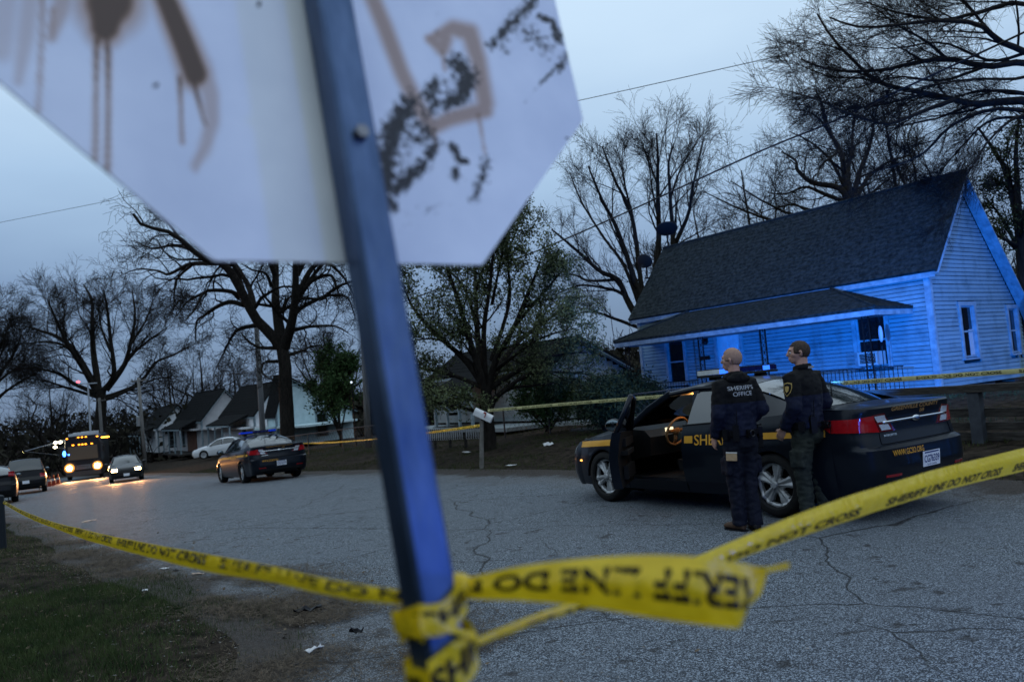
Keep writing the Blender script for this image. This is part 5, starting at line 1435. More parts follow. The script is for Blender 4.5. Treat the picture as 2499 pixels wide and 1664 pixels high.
# letter box on its leaning post
t = empty('mailbox', MBX, 0, 'white mailbox tipped over sideways on a leaning wooden post', 'mailbox')
mb = MB(); lean = Vector((.10, 0, 1.16)); mb.tube([(0, 0, -.1), lean], [.055, .05], n=10); mb.build('post', M('grey_timber', (.10, .095, .085), (.19, .18, .165), scale=6, rough=.9, bump=.3), t)
bx = empty('box', lean + Vector((.06, 0, .12))); bx.parent = t; bx.rotation_euler = (0, R(29), R(-8))
prof = [(-.09, -.085), (.09, -.085), (.09, .02)] + [(.09 * math.cos(a), .02 + .08 * math.sin(a)) for a in np.linspace(.2, PI - .2, 8)] + [(-.09, .02)]
mb = MB(); mb.prism(prof, -.23, .23, lambda u, v, w: (w, u, v)); mb.build('shell', M('white_mailbox', (.55, .56, .57), (.62, .63, .64), scale=9, rough=.45), bx, smooth=40)
mb = MB(); mb.prism([(a * 1.04, c * 1.04) for a, c in prof], -.245, -.23, lambda u, v, w: (w, u, v)); mb.build('door', MATS['white_mailbox'], bx)
mb = MB(); mb.box((.05, -.098, .03), (.02, .01, .12)); mb.box((.02, -.098, .08), (.07, .01, .04)); mb.build('flag', M('faded_red', (.3, .06, .05), rough=.6), bx)

# ================================================================== POLES AND WIRES
POLEM = M('utility_pole_wood', (.10, .095, .09), (.19, .185, .18), scale=3, rough=.9, bump=.4, stretch=(3, 3, .3))
def pole(pxt, pyt, pxb, D, r, label, arm=True, mat=None):
    tp_ = at_depth(pxt, pyt, D); bs = at_depth(pxb, 1040, D); g = height(bs.x, bs.y)
    t = empty('utility_pole', (bs.x, bs.y, g), 0, label, 'utility pole', 'utility poles along the road')
    v = Vector((tp_.x - bs.x, 0, tp_.z - g)); mb = MB(); mb.tube([(0, 0, -.2), v * .5, v], [r, r * .9, r * .78], n=12); mb.build('shaft', mat or POLEM, t, smooth=True)
    if arm:
        mb = MB(); mb.beam(v * .965 + Vector((-.7, .15, 0)), v * .965 + Vector((.7, -.15, 0)), .09, .11)
        for k in (-.6, 0, .6): mb.lathe([(0, .0), (.03, .0), (.045, .06), (.02, .13), (0, .13)], 8, c=(v.x * .965 + k, -.2 * k, v.z * .965 + .05))
        mb.build('crossarm', POLEM, t)
    return t, Vector((tp_.x, D, tp_.z))
_, top1 = pole(588, 718, 607, 50, .19, 'plain grey utility pole in front of the white gabled house', arm=False, mat=M('grey_pole', (.17, .175, .18), (.24, .245, .25), scale=3, rough=.85, stretch=(3, 3, .3)))
p2, top2 = pole(318, 868, 333, 66, .15, 'slim utility pole with a small transformer near the saloon car', arm=True)
mb = MB(); mb.lathe([(0, -.4), (.19, -.4), (.2, 0), (.2, .35), (.1, .45), (0, .45)], 14, c=(-.35, 0, 4.0)); mb.build('transformer', M('transformer_grey', (.2, .21, .22), rough=.5), p2, smooth=40)
pole(228, 915, 238, 78, .17, 'brownish utility pole rising behind the command bus', arm=True)
pole(834, 700, 848, 38, .17, 'utility pole half hidden by the sign post, warm light on its left side', arm=False)
WIREM = M('wire_black', (.01, .01, .011), rough=.6)
def wire(pts, r, label):
    P = [at_depth(*p) for p in pts]; t = empty('overhead_wire', P[0], 0, label, 'wire', 'overhead wires'); o = P[0]
    A = np.array([tuple(p - o) for p in P]); out = []
    for i in range(len(A) - 1):
        for q in np.linspace(0, 1, 8, endpoint=False):
            p0, p1, p2_, p3 = A[max(i - 1, 0)], A[i], A[i + 1], A[min(i + 2, len(A) - 1)]
            out.append(.5 * (2 * p1 + (p2_ - p0) * q + (2 * p0 - 5 * p1 + 4 * p2_ - p3) * q * q + (3 * p1 - p0 - 3 * p2_ + p3) * q ** 3))
    out.append(A[-1]); mb = MB(); mb.tube([tuple(q) for q in out], r, n=5); mb.build('strand', WIREM, t)
wire([(-150, 544, 60), (0, 512, 55), (300, 452, 47), (800, 346, 38), (1330, 232, 31), (1835, 120, 26), (2200, 42, 23), (2500, -25, 21)], .014, 'thin high wire crossing the whole sky behind the sign')
wire([(900, 705, 34), (1178, 600, 30), (1403, 505, 26), (1728, 357, 22), (1903, 285, 20), (2053, 215, 19), (2355, 75, 17), (2500, 0, 16.5)], .026, 'thicker drooping cable rising over the house towards the big tree')
wire([(-60, 908, 70), (100, 900, 70), (320, 886, 66), (600, 852, 50)], .012, 'low wire strung between the utility poles at the left')

# ================================================================== FENCES, PORCH LIGHT, LITTER
WHITE_ = M('white_picket', (.34, .35, .36), (.44, .45, .46), scale=6, rough=.7)
a, b = at_depth(968, 1012, 29.5), at_depth(1108, 1006, 26.5)
t = empty('picket_fence', (a.x, a.y, a.z - .02), 0, 'low white picket railing in front of the hidden house, left of the mailbox', 'fence')
d = (b - a); L = d.length; d.normalize(); first = None
for k in range(int(L / .135)):
    q = d * (k * .135)
    if first is None:
        mb = MB(); mb.box((0, 0, .19), (.045, .03, .40)); first = mb.build('picket', WHITE_, t); first.location = q
    else:
        o = first.copy(); COL.objects.link(o); o.location = q
for z in (.36, .04):
    mb = MB(); mb.beam(Vector((0, .03, z)), d * L + Vector((0, .03, z)), .05, .06); mb.build('rail', DARKWOOD, t)
for q in np.linspace(0, L, 5):
    mb = MB(); p = d * q; mb.box((p.x, p.y + .06, -.35), (.1, .1, 1.3)); mb.build('post', DARKWOOD, t)
FM = M('fence_wire', (.06, .06, .065), rough=.6, metal=.4)
def wire_fence(label, pts, hgt):
    P = [Vector((x, y, height(x, y))) for x, y in pts]; t = empty('wire_fence', P[0], 0, label, 'fence'); o = P[0]
    for p in P:
        mb = MB(); mb.tube([p - o - Vector((0, 0, .1)), p - o + Vector((0, 0, hgt))], .03, n=6); mb.build('post', FM, t)
    for a, b in zip(P[:-1], P[1:]):
        mb = MB(); mb.tube([a - o + Vector((0, 0, hgt)), b - o + Vector((0, 0, hgt))], .022, n=5)
        n_ = int((b - a).length / .28)
        for k in range(-4, n_):
            for sgn in (1, -1):
                q0 = k / n_; q1 = (k + 4) / n_
                if sgn < 0: q0, q1 = q1, q0
                A, B = (a - o).lerp(b - o, q0) + Vector((0, 0, .05)), (a - o).lerp(b - o, q1) + Vector((0, 0, hgt))
                if min(q0, q1) < 0 or max(q0, q1) > 1: continue
                mb.beam(A, B, .006, .006)
        mb.build('mesh_panel', FM, t)
wire_fence('wire mesh fence at the yard edge right of the mailbox', [sn(s, 15.0 + .1 * s) for s in (12, 15, 18, 21, 24)], 1.0)
wire_fence('wire mesh fence in front of the pale cottage by the oak', [sn(s, 15.5) for s in (30, 34, 38, 42, 47)], 1.1)
p = at_depth(1243, 897, 29.6); t = empty('porch_lamp', p, 0, 'small glowing orange porch lamp among the branches', 'lamp')
mb = MB(); mb.ball((0, 0, 0), (.07, .07, .085), 10, 8); mb.build('bulb', glow('orange_bulb', (1.0, .45, .04), 7.0), t); mb = MB(); mb.lathe([(.0, .12), (.06, .10), (.08, .07), (.03, .06)], 10); mb.box((0, .1, .1), (.03, .3, .03)); mb.build('bracket', IRON, t)
lamp('porch_bulb_light', 'POINT', p + Vector((0, -.12, 0)), 6, (1, .5, .1), size=.05)
p = at_depth(52, 1040, 120); t = empty('street_lamp', p, 0, 'distant pale yellow lamp low in the dark trees at the left', 'lamp')
mb = MB(); mb.ball((0, 0, 0), (.30, .12, .13), 10, 8); mb.build('bulb', glow('far_lamp', (1.0, .95, .35), 7.0), t); mb = MB(); mb.tube([(0, .1, 0), (0, .2, -6)], .06, n=6); mb.build('shaft', IRON, t)
p = at_depth(808, 879, 44); t = empty('yard_lamp', p, 0, 'small white yard lamp in the green tree', 'lamp')
mb = MB(); mb.ball((0, 0, 0), (.06, .06, .06), 10, 8); mb.build('bulb', glow('white_lamp', (.75, .88, 1.0), 1.2), t); mb = MB(); mb.tube([(0, .1, 0), (0, .12, -5)], .04, n=6); mb.build('shaft', IRON, t)
# litter
PAPER = M('paper', (.50, .50, .50), (.58, .58, .57), scale=20, rough=.8)
def gpoint(px, py, z=None):
    d = ray(px, py); c = Vector((0, 0, CAM_H)); t_ = 1.0
    while t_ < 300:
        q = c + d * t_
        if q.z <= height(q.x, q.y) + .02: return q
        t_ *= 1.004
    return q
def scrap(px, py, sx, sy, label, mat=PAPER, name='litter', up=.02):
    q = gpoint(px, py); t = empty(name, (q.x, q.y, q.z - .003), random.uniform(0, 3), label, 'litter'); r_ = random.Random(px)
    mb = MB(); mb.grid([[(sx * (i / 5 - .5) + r_.uniform(-.12, .12) * sx / 5, sy * (j / 3 - .5) + r_.uniform(-.1, .1) * sy, .012 + r_.uniform(0, up)) for j in range(4)] for i in range(6)]); o = mb.build('sheet', mat, t)
    sm = o.modifiers.new('thick', 'SOLIDIFY'); sm.thickness = .004
scrap(1072, 1040, .45, .20, 'crumpled white paper on the grass left of the mailbox')
scrap(1176, 1071, .24, .12, 'white scrap at the road edge right of the mailbox')
scrap(1260, 1025, .30, .25, 'pale rubbish on the slope near the parked patrol car', up=.1)
scrap(205, 1199, .30, .10, 'flat pale scrap on the road above the sagging tape', M('warm_paper', (.5, .38, .3), rough=.8))
scrap(455, 1322, .13, .04, 'small pale scrap below the sagging tape', M('warm_paper', (.5, .38, .3)))
scrap(378, 1310, .10, .05, 'tiny pale scrap beside the grass verge')
scrap(405, 1315, .08, .03, 'tiny dark scrap beside the grass verge', BLACKP)
scrap(724, 1497, .13, .05, 'white scrap on the dirt patch below the sign post')
scrap(333, 1361, .05, .04, 'white bottle cap on the verge')
scrap(708, 1408, .22, .07, 'curled black strip of rubber on the road edge', BLACKP, up=.05)
scrap(820, 1462, .05, .10, 'small dark clod on the dirt patch', SEATF, up=.06)
# ================================================================== PEOPLE
from mathutils.bvhtree import BVHTree
from mathutils import noise as mnoise
SKIN = M('skin', (.40, .23, .17), (.48, .28, .21), scale=16, rough=.5, bump=.08, bscale=120)
JNAVY = M('navy_jacket_cloth', (.006, .008, .020), (.011, .014, .032), scale=30, rough=.75, bump=.25, bscale=260)
JBLACK = M('black_jacket_cloth', (.004, .004, .0045), (.007, .007, .0075), scale=30, rough=.8, bump=.25, bscale=260)
TNAVY = M('navy_trouser_cloth', (.006, .007, .014), (.011, .013, .023), scale=24, rough=.8, bump=.25, bscale=260)
TGREEN = M('olive_trouser_cloth', (.020, .025, .022), (.034, .040, .034), scale=24, rough=.85, bump=.25, bscale=260)
BOOT = M('black_boot_leather', (.010, .009, .009), (.02, .018, .017), scale=20, rough=.5)
TANB = M('brown_boot_leather', (.06, .035, .022), (.09, .055, .035), scale=20, rough=.6)
BELTM = M('belt_leather', (.008, .008, .010), rough=.35)
REFL = M('reflective_print', (.28, .29, .30), (.38, .39, .40), scale=60, rough=.6)
PATCHG = M('patch_gold', (.34, .23, .07), (.42, .30, .10), scale=90, rough=.7)

def remesh(mb, name, mat, parent, voxel=.012, smooth=3, wrinkle=0.0, wscale=9.0, stretch=1.0, split=None, seed=0, keep=None):
    o = mb.build('temporary', SKIN if not isinstance(mat, (list, tuple)) else mat[0])
    md = o.modifiers.new('r', 'REMESH'); md.mode = 'VOXEL'; md.voxel_size = voxel
    sm = o.modifiers.new('s', 'SMOOTH'); sm.iterations = smooth; sm.factor = .6
    dg = bpy.context.evaluated_depsgraph_get(); dg.update()
    me = bpy.data.meshes.new_from_object(o.evaluated_get(dg)); bpy.data.objects.remove(o)
    me.name = name; me.materials.clear()
    for q in (mat if isinstance(mat, (list, tuple)) else [mat]): me.materials.append(q)
    if wrinkle:
        nrm = [v.normal.copy() for v in me.vertices]
        for v, n_ in zip(me.vertices, nrm):
            p = v.co
            w = mnoise.noise(Vector((p.x * wscale + seed, p.y * wscale, p.z * wscale * stretch))) + .6 * mnoise.noise(Vector((p.x * wscale * 2.3, p.y * wscale * 2.3 + seed, p.z * wscale * 2.6 * stretch)))
            w = -abs(w) * 1.4 + .5
            v.co = p + n_ * wrinkle * w
    if split is not None:
        for f in me.polygons: f.material_index = 1 if split(f.center) else 0
    me.shade_smooth()
    return link(name, me, parent)

def hand(mb, wrist, dirv, side, curl=.5):
    """palm, four fingers and a thumb hanging from the wrist along dirv; side=+1 left hand."""
    w = Vector(wrist); d = Vector(dirv).normalized(); fwd = Vector((1, 0, 0)); fwd = (fwd - d * fwd.dot(d)).normalized(); inn = d.cross(fwd) * 1.0
    inn = inn if inn.y * side < 0 else -inn
    pc = w + d * .05
    for k in np.linspace(-.028, .028, 4): mb.tube([w + fwd * k * .6, pc + fwd * k, w + d * .092 + fwd * k * 1.1], [.018, .0165, .014], n=8)
    for k, ln in zip((.033, .011, -.011, -.032), (.070, .080, .075, .058)):
        b0 = w + d * .088 + fwd * k; a1 = d * math.cos(curl * .5) + inn * math.sin(curl * .5); a2 = d * math.cos(curl * 1.5) + inn * math.sin(curl * 1.5); a3 = d * math.cos(curl * 2.3) + inn * math.sin(curl * 2.3)
        p1 = b0 + a1 * ln * .45; p2 = p1 + a2 * ln * .32; p3 = p2 + a3 * ln * .23
        mb.tube([b0, p1, p2, p3], [.0098, .0092, .0086, .0075], n=8)
    t0 = w + d * .03 + fwd * .030; t1 = t0 + (fwd * .7 + d * .7 + inn * .25).normalized() * .042; t2 = t1 + (d * .9 + fwd * .25 + inn * .35).normalized() * .032
    mb.tube([t0, t1, t2], [.014, .012, .009], n=8)

def officer(label, loc, yaw, H, head_yaw, arms, legs, trouser, hair, jacket_text=False, patch=False, hood=False, boots=BOOT, head_tilt=0.0):
    k = H / 1.83
    root = empty('person', loc, yaw, label, 'person', 'officers standing by the patrol car'); root.scale = (k * .95, k * .95, k)
    # --- body: one continuous skin
    mb = MB()
    HR = Matrix.Translation((0.005, 0, 1.60)) @ Matrix.Rotation(head_yaw, 4, 'Z') @ Matrix.Rotation(head_tilt, 4, 'Y')
    def hp(x, y, z): return HR @ Vector((x, y, z - 1.60))
    def hball(c, r):
        b0 = len(mb.v); mb.ball((0, 0, 0), r, 16, 12)
        for i in range(b0, len(mb.v)): q = mb.v[i]; mb.v[i] = tuple(hp(q[0] + c[0], q[1] + c[1], q[2] + c[2]))
    hball((-.006, 0, 1.728), (.100, .079, .098)); hball((.022, 0, 1.70), (.076, .070, .095)); hball((.036, 0, 1.652), (.058, .054, .060)); hball((.068, 0, 1.622), (.026, .026, .020))
    hball((.088, 0, 1.742), (.016, .05, .014)); hball((.045, .040, 1.69), (.04, .028, .03)); hball((.045, -.040, 1.69), (.04, .028, .03))
    mb.tube([hp(.094, 0, 1.738), hp(.110, 0, 1.705), hp(.119, 0, 1.690), hp(.098, 0, 1.680)], [.009, .012, .015, .010], n=8)
    mb.tube([hp(.093, -.022, 1.652), hp(.102, 0, 1.655), hp(.093, .022, 1.652)], [.008, .011, .008], n=8); mb.tube([hp(.092, -.018, 1.640), hp(.099, 0, 1.640), hp(.092, .018, 1.640)], [.008, .010, .008], n=8)
    for s in (1, -1):
        mb.tube([hp(-.004, s * .078, 1.672), hp(-.010, s * .087, 1.685), hp(-.016, s * .091, 1.705), hp(-.008, s * .090, 1.722), hp(.006, s * .082, 1.716)], [.010, .009, .010, .010, .007], n=8)
    mb.tube([(-.02, 0, 1.44), (-.012, 0, 1.54), hp(-.012, 0, 1.66)], [(.066, .072), (.060, .062), (.062, .060)], n=14)
    mb.tube([(0, 0, .90), (0, 0, 1.1), (0, 0, 1.34), (0, 0, 1.45), (-.01, 0, 1.50)], [(.10, .15), (.105, .145), (.115, .17), (.09, .16), (.055, .07)], n=16)
    for s in (1, -1):
        hipp, kn, an, toe = legs[s]
        mb.tube([hipp, kn, an], [.085, .058, .042], n=10); mb.tube([an, tuple(Vector(an).lerp(Vector(toe), .62) - Vector((0, 0, .02)))], [.036, .022], n=8)
        sh, el, wr = arms[s]
        mb.tube([sh, el, wr], [.055, .043, .030], n=10); mb.tube([(0, s * .10, 1.44), sh], [.06, .055], n=10)
        hand(mb, wr, Vector(wr) - Vector(el), s)
    remesh(mb, 'body', SKIN, root, voxel=.0078, smooth=2)
    # --- hair, eyes
    if hair:
        hb = MB(); hb.ball((-.008, 0, 1.730), (.1045, .0835, .1025), 28, 20)
        keep = []
        for f in hb.f:
            c = sum((Vector(hb.v[i]) for i in f), Vector()) / len(f)
            ok = c.z > 1.655 + max(0, (c.x + .02)) * .75 and not (c.x > .052 and c.z < 1.772 + .0 * c.x) and not (abs(c.y) > .066 and c.x > -.03 and c.z < 1.70)
            if hair[1] and c.z > 1.80 and c.x > -.02: ok = ok and True
            if ok and (c.z > 1.69 or (c.x < -.05) or random.random() < .75): keep.append(f)
        hb.f = keep; hb.v = [tuple(hp(*q)) for q in hb.v]
        ho = hb.build('hair', hair[0], root, smooth=True); sm = ho.modifiers.new('t', 'SOLIDIFY'); sm.thickness = .006; sm.offset = -1
    EYE = M('eye_white', (.55, .53, .5), rough=.2); PUP = M('iris_dark', (.02, .015, .012), rough=.1)
    for s in (1, -1):
        mb = MB(); mb.ball(tuple(hp(.086, s * .031, 1.712)), .0115, 10, 8); e = mb.build('eye', EYE, root, smooth=True)
        mb = MB(); mb.ball(tuple(hp(.0945, s * .031, 1.712)), .0055, 8, 6); mb.build('iris', PUP, e, smooth=True)
        mb = MB(); mb.tube([hp(.092, s * .014, 1.735), hp(.095, s * .032, 1.740), hp(.084, s * .050, 1.734)], [.004, .005, .003], n=6); mb.build('eyebrow', hair[0] if hair else SKIN, root, smooth=True)
    # --- jacket
    mb = MB()
    mb.tube([(0, 0, .945), (-.004, 0, 1.00), (-.004, 0, 1.12), (-.005, 0, 1.28), (-.008, 0, 1.40), (-.010, 0, 1.475), (-.012, 0, 1.525), (-.012, 0, 1.55)],
            [(.152, .192), (.158, .198), (.148, .192), (.158, .212), (.142, .218), (.112, .190), (.082, .115), (.072, .085)], n=24)
    for s in (1, -1):
        sh, el, wr = map(Vector, arms[s])
        mb.tube([(0, s * .10, 1.435), sh, sh.lerp(el, .5), el, el.lerp(wr, .5), el.lerp(wr, .93)], [.10, .088, .081, .075, .067, .056], n=14)
        mb.ball(tuple(el), .078, 12, 8)
    ja = remesh(mb, 'jacket', [JNAVY, JBLACK], root, voxel=.012, smooth=4, wrinkle=.012, wscale=6.5, stretch=1.4, seed=H * 10, split=lambda c: c.z > 1.275)
    cb = MB()
    cb.tube([(.075 * math.cos(a) - .012, .085 * math.sin(a), 1.555 + .012 * math.cos(a) * -1) for a in np.linspace(.5, 2 * PI - .5, 20)], [(.030, .014)] * 20, n=10)
    if hood: cb.ball((-.088, 0, 1.515), (.062, .135, .05), 18, 10); cb.ball((-.10, 0, 1.545), (.045, .10, .035), 16, 8); cb.tube([(-.06, .10, 1.54), (.0, .115, 1.535), (.06, .07, 1.53)], [.03, .03, .022], n=8); cb.tube([(-.06, -.10, 1.54), (.0, -.115, 1.535), (.06, -.07, 1.53)], [.03, .03, .022], n=8)
    remesh(cb, 'collar', JBLACK, root, voxel=.010, smooth=2, wrinkle=.006, wscale=12)
    for s in (1, -1):
        sh, el, wr = map(Vector, arms[s]); mb = MB(); mb.tube([el.lerp(wr, .88), el.lerp(wr, .96)], [.057, .053], n=14); mb.build('cuff', JBLACK, root, smooth=40)
    bvh = BVHTree.FromPolygons([v.co.copy() for v in ja.data.vertices], [tuple(p.vertices) for p in ja.data.polygons])
    def onback(y, z):
        h_ = bvh.ray_cast(Vector((-1, y, z)), Vector((1, 0, 0)))[0]; return (h_.x - .004, y, z) if h_ else (-.15, y, z)
    def onleft(x, z):
        h_ = bvh.ray_cast(Vector((x, 1, z)), Vector((0, -1, 0)))[0]; return (x, h_.y + .004, z) if h_ else (x, .3, z)
    if jacket_text:
        letter('lettering', "SHERIFF'S", lambda u, v: onback(.155 - u, 1.405 + v), .043, REFL, root, w=.30, bold=.012)
        letter('lettering', 'OFFICE', lambda u, v: onback(.115 - u, 1.345 + v), .043, REFL, root, w=.22, bold=.012)
    if patch:
        def shield(sc, off):
            pts = [(-.9, .95), (0, 1.1), (.9, .95), (1.0, .2), (.75, -.5), (0, -1.15), (-.75, -.5), (-1.0, .2)]
            ax = Vector(arms[1][0]).lerp(Vector(arms[1][1]), .34)
            return [Vector(onleft(ax.x + a * sc, ax.z + c_ * sc * 1.25)) + Vector((0, off, 0)) for a, c_ in pts]
        for sc, off, mt, nm in ((.050, .003, PATCHG, 'shoulder_patch'), (.042, .005, JBLACK, 'patch_field'), (.024, .007, PATCHG, 'patch_star')):
            mb = MB(); p = shield(sc, off); mb.add(p + [sum(p, Vector()) / 8 + Vector((0, .002, 0))], [(i, (i + 1) % 8, 8) for i in range(8)]); mb.build(nm, mt, root)
    # --- trousers
    mb = MB(); mb.tube([(0, 0, 1.04), (-.005, 0, .96), (-.012, 0, .86), (0, 0, .80)], [(.132, .176), (.142, .186), (.145, .182), (.10, .14)], n=20)
    for s in (1, -1):
        hipp, kn, an, toe = [Vector(q) for q in legs[s]]
        lo = an + Vector((-.005, 0, -.045))
        mb.tube([hipp, hipp.lerp(kn, .5), kn, kn.lerp(lo, .5), kn.lerp(lo, .85), lo], [(.124, .106), (.100, .092), (.080, .076), (.078, .072), (.074, .068), (.080, .072)], n=16)
        mb.ball(tuple(kn), (.090, .085, .09), 12, 8)
        mb.box(hipp.lerp(kn, .62) + Vector((0, s * .095, 0)), (.15, .035, .17))
    remesh(mb, 'trousers', trouser, root, voxel=.012, smooth=4, wrinkle=.014, wscale=7.5, stretch=1.6, seed=H * 7)
    # --- boots
    for s in (1, -1):
        hipp, kn, an, toe = [Vector(q) for q in legs[s]]; f = (toe - an); f.z = 0; f.normalize(); mb = MB(); g = an.z - .095
        mb.tube([an + Vector((0, 0, .08)), an + Vector((0, 0, -.0)), an - f * .012 + Vector((0, 0, -.05))], [.056, .058, .062], n=12)
        mb.tube([an - f * .075 + Vector((0, 0, -.055)), an + Vector((0, 0, -.048)), an + f * .09 + Vector((0, 0, -.055)), an + f * .165 + Vector((0, 0, -.062)), an + f * .205 + Vector((0, 0, -.070))], [(.034, .040), (.046, .046), (.040, .050), (.032, .047), (.018, .030)], n=12)
        bo = remesh(mb, 'boot', boots[s] if isinstance(boots, dict) else boots, root, voxel=.009, smooth=3)
        mb = MB(); out = [(-.105, -.02), (-.09, -.04), (.0, -.042), (.09, -.05), (.17, -.045), (.212, -.015), (.212, .015), (.17, .045), (.09, .05), (0, .042), (-.09, .04), (-.105, .02)]
        sd = Vector((-f.y, f.x, 0)); mb.prism(out, an.z - .112, an.z - .088, lambda u, v, w: tuple(Vector((an.x, an.y, 0)) + f * u + sd * v + Vector((0, 0, w)))); mb.build('sole', BLACKP, bo)
    # --- duty belt and what hangs on it
    be = empty('duty_belt'); be.parent = root
    mb = MB(); mb.grid([[(q * .166 * math.cos(a) - .004, q * .205 * math.sin(a), z) for q, z in ((1.0, .955), (1.035, .957), (1.035, 1.008), (1.0, 1.010))] for a in np.linspace(0, 2 * PI, 40)]); mb.build('strap', BELTM, be, smooth=40)
    def hang(a, z, sz, name, mat=BELTM, extra=None):
        c = Vector((.185 * math.cos(a) - .004, .222 * math.sin(a), z)); rt = Matrix.Rotation(a, 3, 'Z'); mb = MB()
        pr = [(-sz[1] / 2 + .006, -sz[2] / 2), (sz[1] / 2 - .006, -sz[2] / 2), (sz[1] / 2, -sz[2] / 2 + .008), (sz[1] / 2, sz[2] / 2 - .008), (sz[1] / 2 - .006, sz[2] / 2), (-sz[1] / 2 + .006, sz[2] / 2), (-sz[1] / 2, sz[2] / 2 - .008), (-sz[1] / 2, -sz[2] / 2 + .008)]
        mb.prism(pr, -sz[0] / 2, sz[0] / 2, lambda u, v, w: tuple(c + rt @ Vector((w, u, v))))
        if extra == 'radio':
            mb.tube([c + rt @ Vector((0, .015, sz[2] / 2)), c + rt @ Vector((0, .025, sz[2] / 2 + .16))], [.007, .004], n=6); mb.lathe([(0, .02), (.008, .02), (.009, 0)], 8, c=tuple(c + rt @ Vector((0, -.015, sz[2] / 2))))
        if extra == 'cuffs':
            for q in (0, .012): mb.tube([tuple(c + rt @ Vector((.03 + q, .028 * math.cos(t), .03 * math.sin(t)))) for t in np.linspace(0, 2 * PI, 17)], .0055, n=6, caps=False)
        mb.build(name, mat, be, smooth=30)
    hang(PI * .80, .985, (.045, .062, .16), 'radio', BELTM, 'radio')
    hang(PI * 1.02, .975, (.04, .08, .075), 'cuff_case', M('gunmetal', (.03, .03, .035), rough=.25, metal=.8), 'cuffs')
    hang(PI * .62, .975, (.04, .06, .10), 'pouch'); hang(PI * 1.35, .975, (.04, .055, .11), 'pouch')
    hang(-PI * .5, .925, (.055, .08, .24), 'holster'); hang(PI * .3, .97, (.04, .08, .11), 'pouch')
    return root, ja

ARM1 = {1: [(-.005, .185, 1.445), (-.035, .245, 1.18), (.10, .235, .945)], -1: [(-.005, -.185, 1.445), (-.075, -.250, 1.195), (.13, -.16, 1.05)]}
LEG1 = {1: [(0, .09, .90), (.05, .085, .50), (.055, .075, .10), (.22, .12, .06)], -1: [(0, -.09, .90), (.01, -.075, .50), (-.05, -.055, .10), (.12, -.10, .06)]}
HAIR1 = M('cropped_fair_hair', (.29, .18, .135), (.37, .235, .175), scale=60, rough=.9)
HAIR2 = M('cropped_dark_hair', (.035, .025, .018), (.075, .052, .038), scale=60, rough=.8)
O1 = (2.22, 8.13); O2 = (2.95, 8.24)
off1, _ = officer('balding officer in a dark jacket with reflective lettering across the back, seen from behind', (*O1, road_z(*O1) - .0), R(106), 1.845, R(38), ARM1, LEG1, TNAVY, (HAIR1, True), jacket_text=True, hood=True, boots={1: TANB, -1: BOOT})
ARM2 = {1: [(-.005, .205, 1.445), (-.05, .262, 1.175), (.115, .235, .955)], -1: [(-.005, -.205, 1.445), (-.06, -.27, 1.18), (.11, -.19, 1.0)]}
LEG2 = {1: [(0, .095, .90), (.03, .11, .50), (.015, .12, .10), (.20, .15, .06)], -1: [(0, -.095, .90), (.01, -.105, .50), (-.045, -.115, .10), (.14, -.14, .06)]}
off2, _ = officer('officer with short dark hair, gold shoulder patch and olive trousers, face in profile', (*O2, road_z(*O2) - .0), R(128), 1.86, R(38), ARM2, LEG2, TGREEN, (HAIR2, False), patch=True)
off2.scale.x *= 1.06; off2.scale.y *= 1.06
mb = MB(); mb.box((0, 0, 0), (.012, .10, .022)); t = mb.build('collar_strip', REFL, off2); t.location = (-.098, -.02, 1.552); t.rotation_euler = (0, R(-14), R(6))
om = Matrix.Translation(off1.location) @ Matrix.Rotation(R(106), 4, 'Z') @ Matrix.Diagonal((1.008, 1.008, 1.008, 1))
t = empty('notepad', om @ Vector((-.085, .165, .755)), R(99 + 62), 'tan notepad sticking out of the first officer\'s trouser pocket', 'notepad'); t.rotation_euler = (R(-4), R(6), R(99 + 150))
mb = MB(); mb.box((0, 0, 0), (.018, .105, .075)); mb.build('pages', M('notepad_tan', (.46, .30, .16), (.54, .37, .21), scale=30, rough=.8), t)
mb = MB(); mb.box((0, 0, .041), (.024, .108, .008)); mb.build('binding', M('notepad_white', (.6, .58, .55), rough=.7), t)
# ================================================================== TREES
BARK = M('dark_bark', (.012, .010, .009), (.030, .026, .022), scale=7, rough=.95, bump=.6, bscale=24, stretch=(2, 2, .5), spec=.1)
TWIG = M('twig_bark', (.014, .012, .011), rough=.95, spec=.05)
LEAF = M('spring_leaf', (.055, .075, .034), (.115, .13, .062), scale=1.2, rough=.75, ramp=(.3, .7))
LEAFD = M('dark_leaf', (.018, .030, .014), (.040, .055, .026), scale=1.5, rough=.8)
LEAFG = M('green_bush_leaf', (.020, .050, .014), (.050, .085, .028), scale=1.6, rough=.75)

def tubes(P, Rd, k):
    """P (m,n,3) polylines, Rd (m,n) radii -> verts, quads."""
    m_, n_ = P.shape[:2]
    T = np.empty_like(P); T[:, 1:-1] = P[:, 2:] - P[:, :-2]; T[:, 0] = P[:, 1] - P[:, 0]; T[:, -1] = P[:, -1] - P[:, -2]
    T /= np.linalg.norm(T, axis=2, keepdims=True) + 1e-9
    ref = np.array([.31, .77, .21]) + np.zeros_like(T); X = np.cross(T, ref); X /= np.linalg.norm(X, axis=2, keepdims=True) + 1e-9; Y = np.cross(T, X)
    a = 2 * np.pi * np.arange(k) / k
    V = P[:, :, None] + Rd[:, :, None, None] * (np.cos(a)[None, None, :, None] * X[:, :, None] + np.sin(a)[None, None, :, None] * Y[:, :, None])
    idx = np.arange(m_ * n_ * k).reshape(m_, n_, k); nx = np.roll(idx, -1, axis=2)
    F = np.stack([idx[:, :-1], nx[:, :-1], nx[:, 1:], idx[:, 1:]], -1).reshape(-1, 4)
    return V.reshape(-1, 3), F
